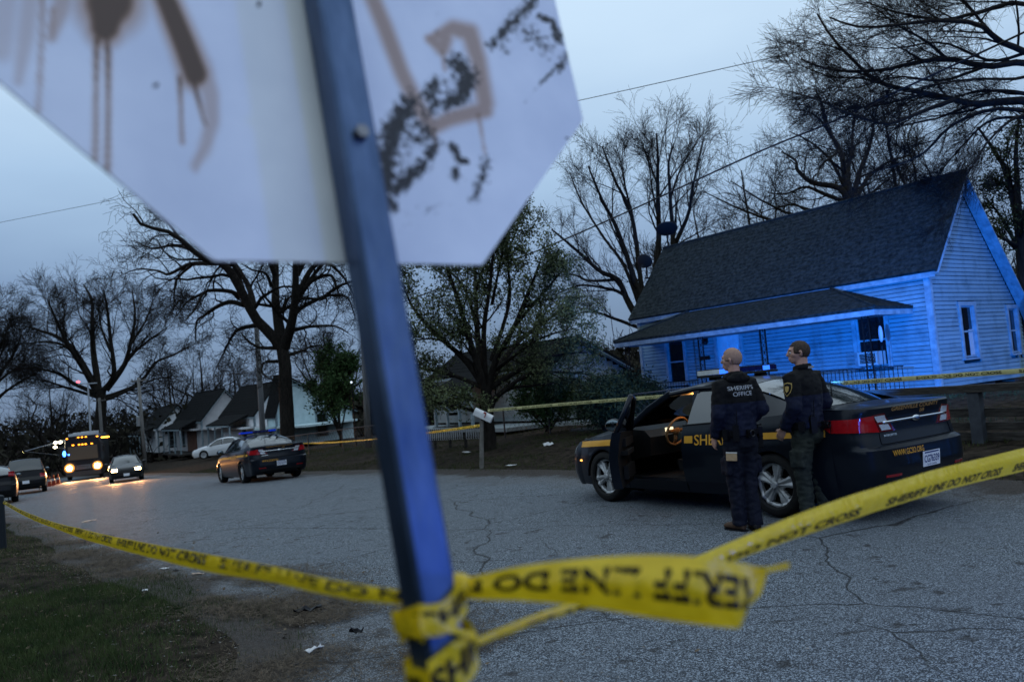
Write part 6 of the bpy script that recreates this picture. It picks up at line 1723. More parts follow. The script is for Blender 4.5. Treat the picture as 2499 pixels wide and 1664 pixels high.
def resample(pts, n_):
    A = np.array(pts, float); m_ = len(A); out = []
    for q in np.linspace(0, m_ - 1, n_):
        i = min(int(q), m_ - 2); t = q - i; p0, p1, p2, p3 = A[max(i - 1, 0)], A[i], A[i + 1], A[min(i + 2, m_ - 1)]
        out.append(.5 * (2 * p1 + (p2 - p0) * t + (2 * p0 - 5 * p1 + 4 * p2 - p3) * t * t + (3 * p1 - p0 - 3 * p2 + p3) * t ** 3))
    return np.array(out)
def sprout(P, Rd, r, per, t0, lr, ang, n_, wander, up, rr, tip=.25, droop=0.0, minlen=.25, front=.0):
    """children of a batch of polylines."""
    m_, np_ = P.shape[:2]; seg = np.linalg.norm(np.diff(P, axis=1), axis=2); L = seg.sum(1)
    t = t0 + (1 - t0) * (np.arange(per)[None] + r.uniform(.1, .9, (m_, per))) / per
    f = t * (np_ - 1); i = np.minimum(f.astype(int), np_ - 2); w = (f - i)[..., None]; rows = np.arange(m_)[:, None]
    st = P[rows, i] * (1 - w) + P[rows, i + 1] * w; tg = P[rows, i + 1] - P[rows, i]; tg = tg / (np.linalg.norm(tg, axis=2, keepdims=True) + 1e-9)
    rad = (Rd[rows, i] * (1 - w[..., 0]) + Rd[rows, i + 1] * w[..., 0])
    rv = r.normal(size=tg.shape); px_ = np.cross(tg, rv); px_ /= np.linalg.norm(px_, axis=2, keepdims=True) + 1e-9
    a = (ang + r.normal(0, .22, t.shape))[..., None]; d = tg * np.cos(a) + px_ * np.sin(a); d[..., 2] += up; d /= np.linalg.norm(d, axis=2, keepdims=True)
    ln = np.maximum(minlen, L[:, None] * lr * (1.15 - .65 * t) * r.uniform(.6, 1.35, t.shape))
    st, d, ln, rad = st.reshape(-1, 3), d.reshape(-1, 3), ln.ravel(), rad.ravel()
    M_ = len(st); C_ = np.empty((M_, n_, 3)); C_[:, 0] = st; cur = d
    for k in range(1, n_):
        cur = cur + r.normal(0, wander, cur.shape); cur[:, 2] += up * .35 - droop * k / n_; cur /= np.linalg.norm(cur, axis=1, keepdims=True)
        C_[:, k] = C_[:, k - 1] + cur * (ln / (n_ - 1))[:, None]
    r0 = np.clip(rad * rr, .0, 9); Rc = r0[:, None] * (1 - (1 - tip) * np.linspace(0, 1, n_)[None])
    return C_, Rc
def join(parts):
    Vs, Fs, b = [], [], 0
    for V, F in parts: Vs.append(V); Fs.append(F + b); b += len(V)
    return np.concatenate(Vs), np.concatenate(Fs)
def leaves(P, r, per, size, mat, parent, name='leaves', spread=.12):
    q = P.reshape(-1, 3); q = np.repeat(q, per, axis=0); q = q + r.normal(0, spread, q.shape); m_ = len(q)
    a = r.normal(size=(m_, 3)); a /= np.linalg.norm(a, axis=1, keepdims=True); b = np.cross(a, r.normal(size=(m_, 3))); b /= np.linalg.norm(b, axis=1, keepdims=True)
    s = size * r.uniform(.6, 1.4, (m_, 1)); V = np.stack([q - a * s, q + b * s * .55, q + a * s, q - b * s * .55], 1).reshape(-1, 3)
    return raw_mesh(name, V, np.arange(m_ * 4).reshape(-1, 4), mat, parent)
def tree(label, name, base, limbs, trunk, r_base, seed, levels, twig_min=.006, leaf=None, group='bare trees', cat='tree', limb_r=.55, k0=8):
    """trunk: world polyline; limbs: list of (world polyline, start radius). levels: list of dicts for sprout()."""
    r = np.random.default_rng(seed); t = empty(name, base, 0, label, cat, group); B = np.array(base, float)
    tk = resample(trunk, 14) - B; tr = np.linspace(1, .72, 14) * r_base; tr[0] *= 1.35; tr[1] *= 1.12
    jit = r.normal(0, .03 * r_base, tk.shape); tk = tk + jit
    tp = [tubes(tk[None], tr[None], 12)]
    n_ = 16; LP = np.array([resample(p, n_) - B for p, _ in limbs]); LR = np.array([[q] for _, q in limbs]) * (1 - .80 * np.linspace(0, 1, n_)[None] ** .9)
    LP = LP + np.cumsum(r.normal(0, .012, LP.shape) * np.linalg.norm(np.diff(LP, axis=1), axis=2).mean(1)[:, None, None] * 1.5, axis=1)
    tp.append(tubes(LP, LR, k0))
    o = raw_mesh('trunk', *join(tp), BARK, t, smooth=True)
    cur, rad = LP, LR; crown = []; last = None
    for li, lv in enumerate(levels):
        lv = dict(lv); k = lv.pop('k', 3); cur, rad = sprout(cur, rad, r, **lv); rad = np.maximum(rad, twig_min); crown.append(tubes(cur, rad, k)); last = cur
    raw_mesh('crown', *join(crown), TWIG, t)
    if leaf:
        leaves(last[:, leaf.get('from', 1):], r, leaf['per'], leaf['size'], leaf['mat'], t, spread=leaf.get('spread', .12))
    return t, last
def conv(ox, oy, sc): return lambda p: (ox + p[0] / sc, oy + p[1] / sc)
def limbs_px(lines, cv, D, dev, seed, rads):
    r = random.Random(seed); out = []
    for ln, rd in zip(lines, rads):
        e = r.uniform(-1, 1) * dev; n_ = len(ln)
        out.append(([tuple(at_depth(*cv(p), D + e * (i / (n_ - 1)) ** 1.2)) for i, p in enumerate(ln)], rd))
    return out

# --- big gnarled oak in front of the white gabled house
cv = conv(282.7, 452.4, 2.773); D = 46
ln = [[(1000, 960), (960, 890), (870, 810), (800, 700), (720, 540), (640, 430), (560, 415), (480, 380), (380, 290), (260, 220), (130, 200), (60, 120)], [(830, 700), (810, 600), (760, 500), (700, 420), (620, 330), (500, 250)],
      [(770, 690), (680, 670), (590, 710), (520, 760), (470, 800), (465, 930)], [(745, 645), (690, 605), (550, 600), (500, 640), (460, 720), (400, 790)], [(520, 612), (440, 650), (390, 690), (340, 760)], [(1000, 960), (880, 962), (800, 920), (750, 865)],
      [(850, 820), (740, 845), (690, 900), (640, 1000), (590, 1100)], [(1010, 950), (990, 800), (970, 650), (970, 420), (955, 200), (980, 0)], [(945, 570), (910, 490), (820, 465), (760, 430)], [(1030, 960), (1075, 830), (1105, 660), (1110, 430), (1130, 220), (1100, 0)],
      [(1090, 755), (1150, 700), (1280, 640), (1360, 630), (1440, 650), (1490, 780)], [(1115, 650), (1200, 540), (1320, 500), (1360, 570), (1385, 660)], [(1130, 600), (1190, 480), (1260, 420), (1340, 440), (1430, 540), (1480, 640)], [(1095, 850), (1190, 832), (1340, 828), (1430, 870)],
      [(995, 745), (1060, 700), (1105, 640)], [(1050, 1010), (1150, 980), (1210, 950), (1300, 960)], [(985, 1050), (900, 1060), (890, 1130), (950, 1170)], [(600, 425), (440, 430), (380, 455), (290, 500), (230, 480), (110, 470), (20, 500)], [(440, 435), (350, 520), (330, 620), (330, 700)],
      [(800, 700), (700, 420), (560, 250), (420, 100), (300, -50)], [(970, 500), (900, 300), (800, 100), (760, -100)], [(1110, 500), (1220, 300), (1350, 150), (1500, 50)], [(640, 440), (420, 330), (300, 310), (180, 330), (70, 280)], [(380, 295), (280, 150), (180, 60)], [(1280, 640), (1400, 560), (1560, 520), (1700, 560)], [(1130, 620), (1300, 400), (1500, 300), (1700, 330)]]
rd = [.34, .20, .17, .16, .10, .13, .14, .36, .11, .33, .16, .17, .19, .13, .12, .12, .11, .15, .10, .15, .17, .17, .14, .10, .11, .14]
g = at_depth(664, 1060, D); g.z = height(g.x, g.y)
LV = [dict(per=7, t0=.18, lr=.40, ang=.85, n_=9, wander=.28, up=.05, rr=.46, k=5), dict(per=5, t0=.12, lr=.52, ang=.85, n_=7, wander=.27, up=.03, rr=.5, k=4), dict(per=4, t0=.1, lr=.60, ang=.8, n_=6, wander=.25, up=.02, rr=.55, k=3, minlen=.6), dict(per=2, t0=.25, lr=.65, ang=.7, n_=3, wander=.25, up=.0, rr=.6, k=3, minlen=.5)]
tree('huge gnarled bare oak with a thick forked trunk behind the second patrol car', 'oak_tree', tuple(g), limbs_px(ln, cv, D, 5.5, 1, rd), [tuple(g - Vector((0, 0, .3)))] + [tuple(at_depth(*cv(p), D)) for p in ((1050, 1560), (1042, 1300), (1035, 1100), (1010, 940))], .46, 11, LV, twig_min=.008)

# --- wide bare tree behind the command bus
cv = conv(0, 622, 3.781); D = 80
ln = [[(850, 1060), (720, 820), (600, 660), (480, 570), (330, 520), (200, 480)], [(855, 1040), (810, 700), (800, 450), (790, 250), (720, 120)], [(840, 1040), (740, 880), (600, 660), (500, 450), (420, 250)], [(900, 1040), (990, 900), (960, 600), (930, 330), (900, 180)],
      [(920, 1040), (1080, 820), (1130, 640), (1170, 400), (1150, 180)], [(940, 1020), (1140, 740), (1260, 640), (1450, 500)], [(890, 1110), (1000, 1075), (1210, 980), (1350, 800), (1500, 740), (1650, 660)], [(820, 1060), (640, 980), (520, 900), (300, 850), (80, 860)], [(600, 670), (550, 500), (560, 350), (520, 230)], [(960, 700), (880, 500), (850, 300)],
      [(1130, 650), (1260, 450), (1330, 250)], [(840, 1080), (620, 700), (430, 620), (250, 640)], [(840, 1100), (560, 1010), (400, 960), (250, 940)], [(890, 1130), (1010, 1090), (1300, 960), (1500, 920)]]
g = at_depth(228, 1040, D); g.z = height(g.x, g.y)
LV2 = [dict(per=9, t0=.15, lr=.42, ang=.55, n_=8, wander=.15, up=.08, rr=.42, k=4), dict(per=6, t0=.1, lr=.52, ang=.55, n_=6, wander=.17, up=.05, rr=.5, k=3), dict(per=5, t0=.1, lr=.6, ang=.55, n_=4, wander=.2, up=.03, rr=.55, k=3, minlen=.9), dict(per=3, t0=.2, lr=.6, ang=.55, n_=2, wander=.2, up=.0, rr=.6, k=3, minlen=.7)]
tree('wide many-limbed bare tree spreading behind the command bus', 'bare_tree', tuple(g), limbs_px(ln, cv, D, 6, 2, [.38, .36, .28, .30, .32, .26, .28, .24, .16, .16, .16, .2, .18, .18]), [tuple(g - Vector((0, 0, .3)))] + [tuple(at_depth(*cv(p), D)) for p in ((870, 1350), (880, 1200), (880, 1040))], .62, 12, LV2, twig_min=.010)
ln = [[(-120, 1150), (-60, 800), (30, 600), (90, 420)], [(-130, 1150), (-100, 700), (-60, 450), (-20, 300)], [(-120, 1150), (0, 900), (120, 720), (180, 560)], [(-110, 1200), (40, 1060), (160, 980), (300, 900)], [(-130, 1150), (-250, 800), (-300, 500)], [(-100, 900), (20, 700), (60, 500)], [(-60, 1000), (120, 860), (230, 800)]]
g = at_depth(-32, 1040, 72); g.z = height(g.x, g.y)
tree('dark bare tree cut off by the left edge', 'bare_tree', tuple(g), limbs_px(ln, cv, 72, 5, 3, [.26, .26, .24, .2, .24, .16, .16]), [tuple(g - Vector((0, 0, .3)))] + [tuple(at_depth(*cv(p), 72)) for p in ((-125, 1300), (-125, 1150))], .42, 13, LV2, twig_min=.010)

# --- upright bare tree at the left end of the blue-lit house
cv = conv(1300.5, 263.9, 3.616); D = 35
ln = [[(690, 1750), (760, 1200), (780, 970), (770, 600), (770, 400), (755, 150)], [(660, 1750), (600, 1450), (430, 950), (300, 700), (190, 430)], [(670, 1750), (640, 1420), (560, 850), (420, 560), (310, 260)], [(700, 1750), (860, 1250), (890, 1000), (870, 700), (860, 400), (900, 250)], [(700, 1750), (920, 1080), (1020, 850), (1060, 600), (1150, 200)], [(640, 1760), (520, 1560), (430, 1370), (280, 1300), (150, 1180), (0, 1050), (-120, 950)], [(650, 1700), (500, 1280), (300, 1000), (120, 700), (40, 500)],
      [(640, 1740), (480, 1500), (300, 1440), (120, 1420), (-60, 1480)], [(770, 600), (700, 420), (600, 160)], [(870, 700), (960, 450), (1120, 180)], [(430, 1370), (200, 1380), (60, 1330), (-100, 1350)], [(560, 850), (480, 500), (480, 260)], [(780, 900), (720, 600), (690, 300)], [(640, 1780), (420, 1700), (240, 1640), (80, 1660)]]
g = at_depth(1480, 900, D); g.z = height(g.x, g.y)
LV3 = [dict(per=8, t0=.2, lr=.36, ang=.45, n_=8, wander=.12, up=.12, rr=.40, k=4), dict(per=6, t0=.12, lr=.52, ang=.48, n_=6, wander=.14, up=.08, rr=.5, k=3), dict(per=4, t0=.12, lr=.58, ang=.48, n_=4, wander=.16, up=.05, rr=.55, k=3, minlen=.5), dict(per=2, t0=.2, lr=.65, ang=.5, n_=3, wander=.18, up=.03, rr=.6, k=3, minlen=.4)]
tree('upright many-stemmed bare tree behind the left end of the blue-lit house', 'bare_tree', tuple(g), limbs_px(ln, cv, D, 3, 4, [.17, .16, .15, .15, .13, .17, .10, .11, .06, .06, .08, .06, .06, .1]), [tuple(g - Vector((0, 0, .3)))] + [tuple(at_depth(*cv(p), D)) for p in ((690, 2100), (680, 1900), (675, 1740))], .30, 14, LV3, twig_min=.005)

# --- twisted tree behind the roof
cv = conv(1790.6, 0, 2.3765); D = 36
ln = [[(390, 1120), (330, 1030), (180, 1000), (100, 930), (90, 880), (10, 830)], [(395, 1120), (360, 960), (330, 820), (260, 700), (230, 560), (200, 500)], [(400, 1120), (375, 960), (400, 850), (410, 700), (440, 540)], [(405, 1120), (440, 950), (500, 780), (520, 640), (560, 500)], [(410, 1110), (500, 960), (620, 880), (740, 850)], [(390, 1110), (250, 1060), (150, 1020), (40, 1060), (-60, 1050)], [(330, 830), (240, 900), (210, 970)], [(270, 710), (180, 620), (60, 600)], [(385, 1150), (200, 1150), (60, 1120), (-140, 1180)], [(420, 1140), (560, 1010), (640, 950)],
      [(395, 1110), (300, 900), (180, 780), (60, 720)], [(390, 1130), (120, 1180), (-60, 1120), (-260, 1000)], [(400, 1130), (40, 1210), (-200, 1150), (-420, 1050)]]
g = at_depth(1956, 800, D); g.z = height(g.x, g.y)
tree('twisted bare tree rising behind the ridge of the blue-lit house', 'bare_tree', tuple(g), limbs_px(ln, cv, D, 3.5, 5, [.17, .17, .15, .14, .12, .11, .07, .07, .09, .09, .1, .1, .1]), [tuple(g - Vector((0, 0, .3)))] + [tuple(at_depth(*cv(p), D)) for p in ((400, 1500), (398, 1300), (398, 1110))], .32, 15, LV, twig_min=.006)

# --- great spreading tree right of the house, limbs reaching left across the sky
ln = [[(1560, 640), (1400, 560), (1170, 562), (1080, 570), (960, 545), (800, 510), (640, 480), (520, 440), (400, 330), (290, 220), (200, 80)], [(1500, 560), (1300, 505), (1100, 500), (960, 530), (760, 560)], [(1560, 520), (1400, 340), (1140, 360), (920, 320), (700, 350), (560, 380), (300, 380), (130, 320)], [(1540, 420), (1350, 280), (1210, 220), (1090, 130), (870, 110), (700, 130), (450, 150), (280, 100)],
      [(960, 548), (780, 620), (600, 680), (430, 640), (230, 560), (60, 500)], [(1500, 640), (1200, 590), (950, 680), (800, 820), (680, 880), (500, 940)], [(1560, 300), (1350, 20), (1100, 60), (900, 100), (650, 60), (480, 0)], [(1500, 660), (1180, 650), (1000, 800), (860, 960)], [(920, 322), (800, 220), (640, 130), (500, 20)], [(640, 482), (450, 430), (280, 420), (60, 330)], [(1520, 600), (1300, 640), (1150, 760), (1020, 950), (900, 1150)], [(1200, 225), (1000, 10), (850, -80)], [(800, 512), (620, 560), (400, 590), (200, 540)], [(1140, 360), (900, 440), (640, 420), (420, 480), (240, 470)], [(1350, 290), (1150, 330), (900, 230), (640, 260), (400, 240)], [(1560, 200), (1300, -80), (1000, -100), (700, -60)], [(1420, 400), (1300, 430), (1100, 430), (850, 460), (600, 530), (450, 620)], [(1560, 560), (1480, 200), (1380, -60), (1250, -250)], [(1570, 560), (1640, 250), (1700, -50)], [(1580, 600), (1760, 420), (1950, 330)]]
D = 20.5
rdl = [.8 * q for q in [.155, .085, .13, .12, .075, .08, .10, .065, .06, .05, .06, .06, .05, .055, .06, .09, .06, .17, .16, .14]]
g = at_depth(2470, 900, D); g.z = height(g.x, g.y)
LV4 = [dict(per=11, t0=.15, lr=.30, ang=.5, n_=8, wander=.09, up=.02, rr=.40, k=4, droop=.04), dict(per=7, t0=.08, lr=.58, ang=.46, n_=6, wander=.10, up=.01, rr=.46, k=3, droop=.04), dict(per=5, t0=.08, lr=.62, ang=.46, n_=5, wander=.11, up=.0, rr=.55, k=3, minlen=.4, droop=.04), dict(per=2, t0=.15, lr=.7, ang=.42, n_=3, wander=.12, up=.0, rr=.6, k=3, minlen=.35)]
tree('great bare tree at the right edge, its long limbs reaching left above the roof', 'bare_tree', tuple(g), limbs_px(ln, cv, D, 3.2, 6, rdl), [tuple(g - Vector((0, 0, .3)))] + [tuple(at_depth(*cv(p), D)) for p in ((1600, 1500), (1590, 1000), (1570, 560))], .36, 16, LV4, twig_min=.0034)
# --- ivy-clad trunk behind the gable
ln = [[(1330, 1500), (1300, 1200), (1240, 950), (1170, 820), (1080, 700)], [(1335, 1500), (1310, 1150), (1300, 850), (1320, 650)], [(1330, 1400), (1220, 1200), (1130, 1080)], [(1340, 1400), (1420, 1100), (1480, 800)], [(1300, 1100), (1230, 1000), (1150, 1000)], [(1330, 1300), (1380, 900), (1380, 640)], [(1320, 1350), (1200, 1290), (1120, 1270)], [(1340, 1450), (1450, 1300), (1500, 1200)]]
D = 28; g = at_depth(2352, 900, D); g.z = height(g.x, g.y)
LVI = [dict(per=9, t0=.1, lr=.28, ang=.8, n_=5, wander=.2, up=.05, rr=.4, k=3), dict(per=6, t0=.1, lr=.5, ang=.7, n_=4, wander=.2, up=.0, rr=.6, k=3), dict(per=3, t0=.1, lr=.6, ang=.7, n_=4, wander=.2, up=.0, rr=.6, k=3, minlen=.3)]
tree('dark ivy-covered tree behind the gable end of the blue-lit house', 'ivy_tree', tuple(g), limbs_px(ln, cv, D, 2, 7, [.16, .16, .09, .1, .08, .1, .08, .08]), [tuple(g - Vector((0, 0, .3)))] + [tuple(at_depth(*cv(p), D)) for p in ((1345, 1800), (1340, 1600), (1332, 1450))], .26, 17, LVI, twig_min=.008, leaf=dict(per=2, size=.045, mat=LEAFD, spread=.14), group='leafy trees')

# --- leafy spring tree behind the mailbox
cv = conv(904.7, 603, 3.081); D = 25
ln = [[(655, 930), (600, 750), (540, 560), (470, 300), (380, 30), (350, -220)], [(660, 930), (610, 600), (592, 300), (590, 50), (600, -250)], [(665, 930), (720, 700), (860, 450), (960, 200), (1040, 0)], [(680, 1060), (730, 960), (840, 890), (1000, 870), (1160, 850)], [(650, 1110), (560, 1050), (450, 1020), (270, 980)], [(650, 900), (500, 680), (300, 500), (150, 330), (60, 150)], [(665, 880), (850, 600), (1100, 400), (1290, 280)], [(650, 850), (640, 500), (690, 150), (720, -200)], [(660, 900), (420, 800), (220, 760), (60, 720)], [(670, 900), (900, 760), (1150, 660), (1380, 640)], [(600, 500), (480, 150), (250, -20)], [(690, 700), (820, 300), (820, -50), (900, -250)], [(650, 1000), (400, 920), (180, 900), (40, 860)], [(672, 1000), (950, 800), (1200, 780), (1420, 800)], [(860, 450), (1080, 200), (1200, 60)], [(650, 800), (350, 560), (120, 560)], [(700, 780), (1000, 560), (1250, 480)],
      [(700, 300), (760, 0), (800, -250)], [(590, 200), (700, -150), (850, -420)]]
g = at_depth(1124, 1010, D); g.z = height(g.x, g.y)
LVL = [dict(per=9, t0=.22, lr=.30, ang=.6, n_=6, wander=.14, up=.12, rr=.42, k=4), dict(per=6, t0=.15, lr=.46, ang=.6, n_=5, wander=.16, up=.08, rr=.5, k=3), dict(per=4, t0=.15, lr=.55, ang=.6, n_=4, wander=.2, up=.04, rr=.6, k=3, minlen=.3)]
tree('broad tree in small spring leaf behind the white mailbox', 'leafy_tree', tuple(g), limbs_px(ln, cv, D, 3.0, 8, [.15, .14, .13, .10, .09, .11, .12, .12, .09, .10, .07, .08, .08, .08, .07, .07, .07, .06, .06]), [tuple(g - Vector((0, 0, .3)))] + [tuple(at_depth(*cv(p), D)) for p in ((672, 1200), (665, 1080), (658, 930))], .24, 18, LVL, twig_min=.005, leaf=dict(per=4, size=.040, mat=LEAF, spread=.11), group='leafy trees')
LVB = [dict(per=6, t0=.15, lr=.34, ang=.6, n_=4, wander=.16, up=.10, rr=.45, k=3), dict(per=6, t0=.1, lr=.6, ang=.6, n_=4, wander=.2, up=.05, rr=.6, k=3, minlen=.3)]
# --- automatic trees
def auto(label, px, D, top, spread, seed, rb, levels, n=9, name='bare_tree', leaf=None, twig_min=.012, fork=.3, group='bare trees', base_y=1000):
    r = random.Random(seed); g = at_depth(px, base_y, D); g.z = height(g.x, g.y); H = top; f = H * fork; limbs = []
    for k in range(n):
        a = 2 * PI * (k + r.uniform(-.3, .3)) / n; e = r.uniform(.25, 1.0); pts = [(g.x + r.uniform(-.1, .1), g.y, g.z + f * r.uniform(.75, 1.05))]
        for q in (.3, .6, .85, 1.0):
            rad_ = spread * e * q ** .8; pts.append((g.x + rad_ * math.cos(a) + r.uniform(-.1, .1) * spread, g.y + rad_ * math.sin(a) + r.uniform(-.1, .1) * spread, g.z + f + (H - f) * q * (1.05 - .55 * e) * r.uniform(.92, 1.06)))
        limbs.append((pts, rb * r.uniform(.35, .6)))
    limbs.append(([(g.x, g.y, g.z + f), (g.x + .1, g.y, g.z + f + (H - f) * .5), (g.x - .1, g.y + .2, g.z + H)], rb * .7))
    return tree(label, name, tuple(g), limbs, [(g.x, g.y, g.z - .3), (g.x + .03, g.y, g.z + f * .5), (g.x, g.y, g.z + f * 1.05)], rb, seed, levels, twig_min=twig_min, leaf=leaf, group=group)
LVA = [dict(per=7, t0=.15, lr=.42, ang=.55, n_=7, wander=.17, up=.08, rr=.42, k=3), dict(per=5, t0=.1, lr=.55, ang=.55, n_=5, wander=.2, up=.05, rr=.5, k=3), dict(per=5, t0=.1, lr=.62, ang=.55, n_=4, wander=.2, up=.02, rr=.55, k=3, minlen=.7)]
auto('bare tree beyond the grey house, left of the oak', 470, 100, 13, 7, 21, .32, LVA)
auto('bare tree close behind the small far white house', 395, 108, 12, 7, 22, .3, LVA)
auto('bare tree above the roof of the grey house', 545, 96, 10.5, 6, 23, .26, LVA)
auto('bare tree between the oak and the sign post', 760, 72, 10, 5.5, 24, .26, LVA)
auto('low bare tree behind the roof just right of the satellite dishes', 1650, 44, 10.8, 4.2, 25, .2, LV3, twig_min=.008, fork=.2)
auto('bare tree behind the middle of the roof with crooked limbs', 1770, 47, 13.5, 5.0, 26, .24, LVA, twig_min=.01, fork=.2)
auto('bare tree behind the roof below the great right-hand tree', 2120, 42, 15.0, 5.0, 27, .24, LV3, twig_min=.008)
auto('bare tree at the left behind the command bus, nearer the edge', 120, 98, 11, 8, 28, .3, LVA)
auto('small green-leaved tree between the oak and the sign post', 782, 47, 5.6, 1.9, 29, .10, LVL, name='leafy_tree', leaf=dict(per=2, size=.075, mat=LEAFG, spread=.15), group='leafy trees', fork=.15, twig_min=.008)
auto('dark green bush beside the hidden house under the porch lamp', 1262, 27.5, 1.9, 1.2, 30, .06, LVB, name='bush', leaf=dict(per=9, size=.045, mat=LEAFG, spread=.14), group='leafy trees', fork=.05, twig_min=.005)
auto('dark green bush by the front wing of the patrol car', 1395, 24, 1.3, 1.0, 31, .06, LVB, name='bush', leaf=dict(per=9, size=.045, mat=LEAFD, spread=.14), group='leafy trees', fork=.05, twig_min=.005)
auto('dark leafy shrub behind the wire fence right of the bush', 1445, 27, 1.5, 1.2, 34, .07, LVB, name='bush', leaf=dict(per=9, size=.045, mat=LEAFD, spread=.16), group='leafy trees', fork=.05, twig_min=.005)

# --- scrub belt far behind plus added scrub out of view, one mass
r = np.random.default_rng(40); st = []
for k in range(1900):
    s, n_ = r.uniform(92, 190), r.uniform(-75, 85)
    if r.random() < .45: s, n_ = r.uniform(25, 120), r.uniform(40, 90)
    if r.random() < .12: s, n_ = r.uniform(-20, 40), r.uniform(48, 90)
    if k > 1250: s, n_ = r.uniform(-60, 70), r.uniform(-70, -24)  # unseen scrub behind the camera, added to darken reflections
    if k > 1620: s, n_ = r.uniform(-75, -28), r.uniform(-40, 45)  # unseen scrub off to the right, added to darken the post's reflections
    x, y = sn(s, n_); st.append((x, y, height(x, y) + (7.0 * max(sstep(95, 200, s), sstep(45, 110, n_), sstep(-45, -110, n_)))))
st = np.array(st); per = 4
base = np.repeat(st, per, 0); m_ = len(base); d = r.normal(0, .5, (m_, 3)); d[:, 2] = 1; d /= np.linalg.norm(d, axis=1, keepdims=True); ln_ = r.uniform(2.5, 7.5, m_)
P = np.empty((m_, 4, 3)); P[:, 0] = base + r.normal(0, .8, (m_, 3)) * [1, 1, 0]; P[:, 0, 2] -= .6
for k in range(1, 4):
    d = d + r.normal(0, .16, d.shape); d /= np.linalg.norm(d, axis=1, keepdims=True); P[:, k] = P[:, k - 1] + d * (ln_ / 3)[:, None]
Rd = np.full((m_, 1), .09) * (1 - .6 * np.linspace(0, 1, 4)[None]); ch, cr_ = sprout(P, Rd, r, per=4, t0=.2, lr=.5, ang=.7, n_=3, wander=.2, up=.05, rr=.6); cr_ = np.maximum(cr_, .03)
tag(raw_mesh('woods', *join([tubes(P, Rd, 3), tubes(ch, cr_, 3)]), TWIG), 'dark mass of bare scrub woods along the skyline far behind the houses, with unseen scrub added behind and beside the viewpoint', 'woods', kind='stuff')
r = np.random.default_rng(44); sx2, nx2 = r.uniform(-45, 95, 420), r.uniform(-34, -13, 420)  # tall wood out of view, added to darken car reflections and ambient light
base = np.repeat(np.array([(*sn(a_, b_), height(*sn(a_, b_))) for a_, b_ in zip(sx2, nx2)]), 5, 0); m_ = len(base); d = r.normal(0, .35, (m_, 3)); d[:, 2] = 1; d /= np.linalg.norm(d, axis=1, keepdims=True); ln_ = r.uniform(5, 13, m_)
P = np.empty((m_, 5, 3)); P[:, 0] = base + r.normal(0, .6, (m_, 3)) * [1, 1, 0]
for k in range(1, 5):
    d = d + r.normal(0, .12, d.shape); d /= np.linalg.norm(d, axis=1, keepdims=True); P[:, k] = P[:, k - 1] + d * (ln_ / 4)[:, None]
Rd = np.full((m_, 1), .10) * (1 - .6 * np.linspace(0, 1, 5)[None]); ch, cr_ = sprout(P, Rd, r, per=3, t0=.25, lr=.5, ang=.7, n_=3, wander=.2, up=.05, rr=.6)
wb = raw_mesh('woods', *join([tubes(P, Rd, 3), tubes(ch, np.maximum(cr_, .03), 3)]), TWIG); tag(wb, 'unseen bare wood added on the near side of the road to darken reflections', 'woods', kind='stuff')
q = np.repeat(P[:, 1:].reshape(-1, 3), 2, 0) + r.normal(0, .7, (m_ * 8, 3)); a = r.normal(size=q.shape); a /= np.linalg.norm(a, axis=1, keepdims=True); b = np.cross(a, r.normal(size=q.shape)); b /= np.linalg.norm(b, axis=1, keepdims=True); s_ = r.uniform(.3, .7, (len(q), 1))
lw = raw_mesh('shading_foliage', np.stack([q - a * s_, q + b * s_ * .7, q + a * s_, q - b * s_ * .7], 1).reshape(-1, 3), np.arange(len(q) * 4).reshape(-1, 4), LEAFD, wb); tag(lw, kind='stuff')
# understorey: dense dark shrubs that close the horizon, also under the added unseen scrub
r = np.random.default_rng(41); q = st[r.integers(0, len(st), 40000)] + r.normal(0, 2.2, (40000, 3)) * [1, 1, 0] + np.stack([np.zeros(40000), np.zeros(40000), r.uniform(-.5, 4.6, 40000) ** 1.0], 1)
ex = np.array([(*sn(a_, b_), height(*sn(a_, b_)) + c_) for a_, b_, c_ in zip(r.uniform(84, 140, 9000), r.uniform(22, 75, 9000), r.uniform(-.5, 6.2, 9000) * r.uniform(.5, 1, 9000))]); q = np.concatenate([q, ex])
a = r.normal(size=q.shape); a /= np.linalg.norm(a, axis=1, keepdims=True); b = np.cross(a, r.normal(size=q.shape)); b /= np.linalg.norm(b, axis=1, keepdims=True); s_ = r.uniform(.25, .6, (len(q), 1))
tag(raw_mesh('undergrowth', np.stack([q - a * s_, q + b * s_ * .7, q + a * s_, q - b * s_ * .7], 1).reshape(-1, 3), np.arange(len(q) * 4).reshape(-1, 4), M('undergrowth_brown', (.016, .015, .011), (.030, .028, .020), scale=.3, rough=.95, spec=.05)), 'dark brown undergrowth filling the far slope and the added unseen scrub', 'undergrowth', kind='stuff')

